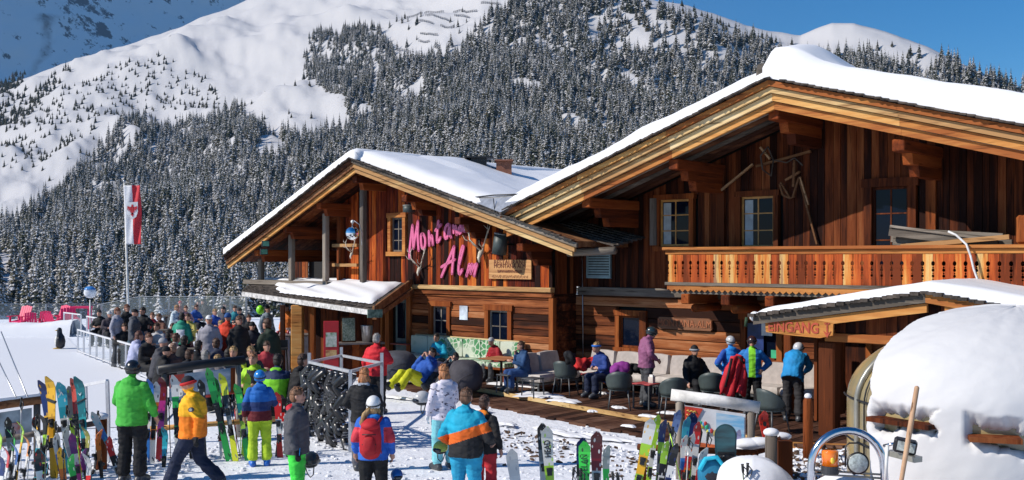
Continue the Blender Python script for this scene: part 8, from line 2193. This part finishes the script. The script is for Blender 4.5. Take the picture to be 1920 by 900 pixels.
b = MB(); b.box((0, 0, 0), (.20, .10, .13), rot=(R(10), R(10), R(-20))); o = b.build('work_lamp', BLACK, TR, W, bevel=.02);
o.matrix_parent_inverse = mw(TR).inverted(); o.location = wx
b = MB(); b.box((-.012, -.055, .0), (.15, .012, .085), rot=(R(10), R(10), R(-20))); o = b.build('work_lamp_glass', mat('lamp_glass'), TR, W); o.matrix_parent_inverse = mw(TR).inverted(); o.location = wx
MB().tube([P(1657, 836, 9.5), P(1676, 832, 9.4)], .014, 7).build('lamp_arm', CHR, TR, W)
MB().bar(P(1668, 848, 9.5), P(1722, 862, 9.2), .10, .05).build('mirror_back', RIMG, TR, W)
MB().tube([P(1664, 835, 9.45), P(1660, 905, 9.45)], .016, 7).build('mirror_post', mat('lamp_white'), TR, W)
b = MB(); b.box((cx_t + .05, ty + .3, .55), (1.3, 1.5, .6)); b.build('bonnet', mat('tractor_red', (.45, .03, .02), .35), TR, W, bevel=.06)
for x in (-.8, .85):
    b = MB(); b.tube([(cx_t + x - .14, ty + .5, .5), (cx_t + x + .14, ty + .5, .5)], .42, 20); b.build('wheel', BLACK, TR, W)
    b = MB(); b.tube([(cx_t + x - .12, ty - .55, .36), (cx_t + x + .12, ty - .55, .36)], .28, 20); b.build('wheel', BLACK, TR, W)
snowb = mound('bonnet_snow', 1590, 888, 9.8, (.62, .5)); snowb.parent = TR; snowb.matrix_parent_inverse = mw(TR).inverted(); del snowb['kind']
e = empty('snow_shovel', P(1690, 900, 9.1), 0, 'long pale wooden shovel handle standing in front of the snow cap', 'shovel'); a = P(1719, 728, 9.3); b_ = P(1676, 985, 9.0); MB().tube([b_, b_.lerp(a, .35), b_.lerp(a, .7), a], [.017, .020, .024, .022], 12).build('handle', wood('ash_handle', [(.34, .18, .10), (.50, .32, .20), (.58, .42, .28)], 'z', 12, rand=False), e, W); MB().ball(a, .023).build('handle_end', MATS['ash_handle'], e, W); MB().bar(b_, b_ + (b_ - a).normalized() * .35, .28, .02).build('blade', STEEL, e, W)
mb = MB(); rr = random.Random(11)
for k in range(420):
    px = rr.uniform(850, 1340); y0 = 770 + (px - 850) * .17; py = y0 + abs(rr.gauss(0, 1)) * 26 + 22
    p = gpt(px, py); s_ = rr.uniform(.02, .07); mb.box((p.x, p.y, p.z + .012 + (.045 if py < y0 + 30 else 0)), (s_ * rr.uniform(.8, 2.2), s_, rr.uniform(.015, .04)), rr.randrange(3) == 0 and 1 or 0, rot=(rr.uniform(-.4, .4), rr.uniform(-.4, .4), rr.uniform(0, 3)))
for k in range(260):
    px = rr.uniform(1460, 1600); py = rr.uniform(845, 905); p = gpt(px, py); s_ = rr.uniform(.03, .09); mb.box((p.x, p.y, p.z + .02), (s_ * 1.6, s_, .04), rr.randrange(2), rot=(rr.uniform(-.5, .5), rr.uniform(-.5, .5), rr.uniform(0, 3)))
mb.build('wood_chips', [mat('chip_brown', (.11, .065, .042), .9, vary=.3), SNOW], None, None, kind='stuff', label='brown chips and crumbs of dirty snow along the deck')
mb = MB()
for k in range(1100):
    px = rr.uniform(0, 1300); py = 800 + rr.random() ** 1.2 * 110 if px > 560 else rr.uniform(820, 905)
    p = gpt(px, py); s_ = rr.uniform(.012, .045); mb.ball((p.x, p.y, p.z + s_ * .2), (s_ * 1.5, s_ * 1.1, s_ * .55), nu=6, nv=4, rot=(0, 0, rr.uniform(0, 3)), smooth=False)
mb.build('snow_crumbs', SNOW, None, None, kind='stuff', label='lumps of snow kicked up on the trodden yard')
# ================================================================ AIR
m = bpy.data.materials.new('valley_air'); m.use_nodes = True; nt = m.node_tree
for n_ in list(nt.nodes): nt.nodes.remove(n_)
ou = nt.nodes.new('ShaderNodeOutputMaterial'); pv = nt.nodes.new('ShaderNodeVolumePrincipled')
pv.inputs['Color'].default_value = (.30, .58, 1.0, 1); pv.inputs['Density'].default_value = 0.000032; pv.inputs['Anisotropy'].default_value = 0.1
nt.links.new(pv.outputs[0], ou.inputs['Volume'])
MB().span((-5800, -75, -292), (2250, 11760, 4020)).build('haze', m, None, None, kind='stuff')
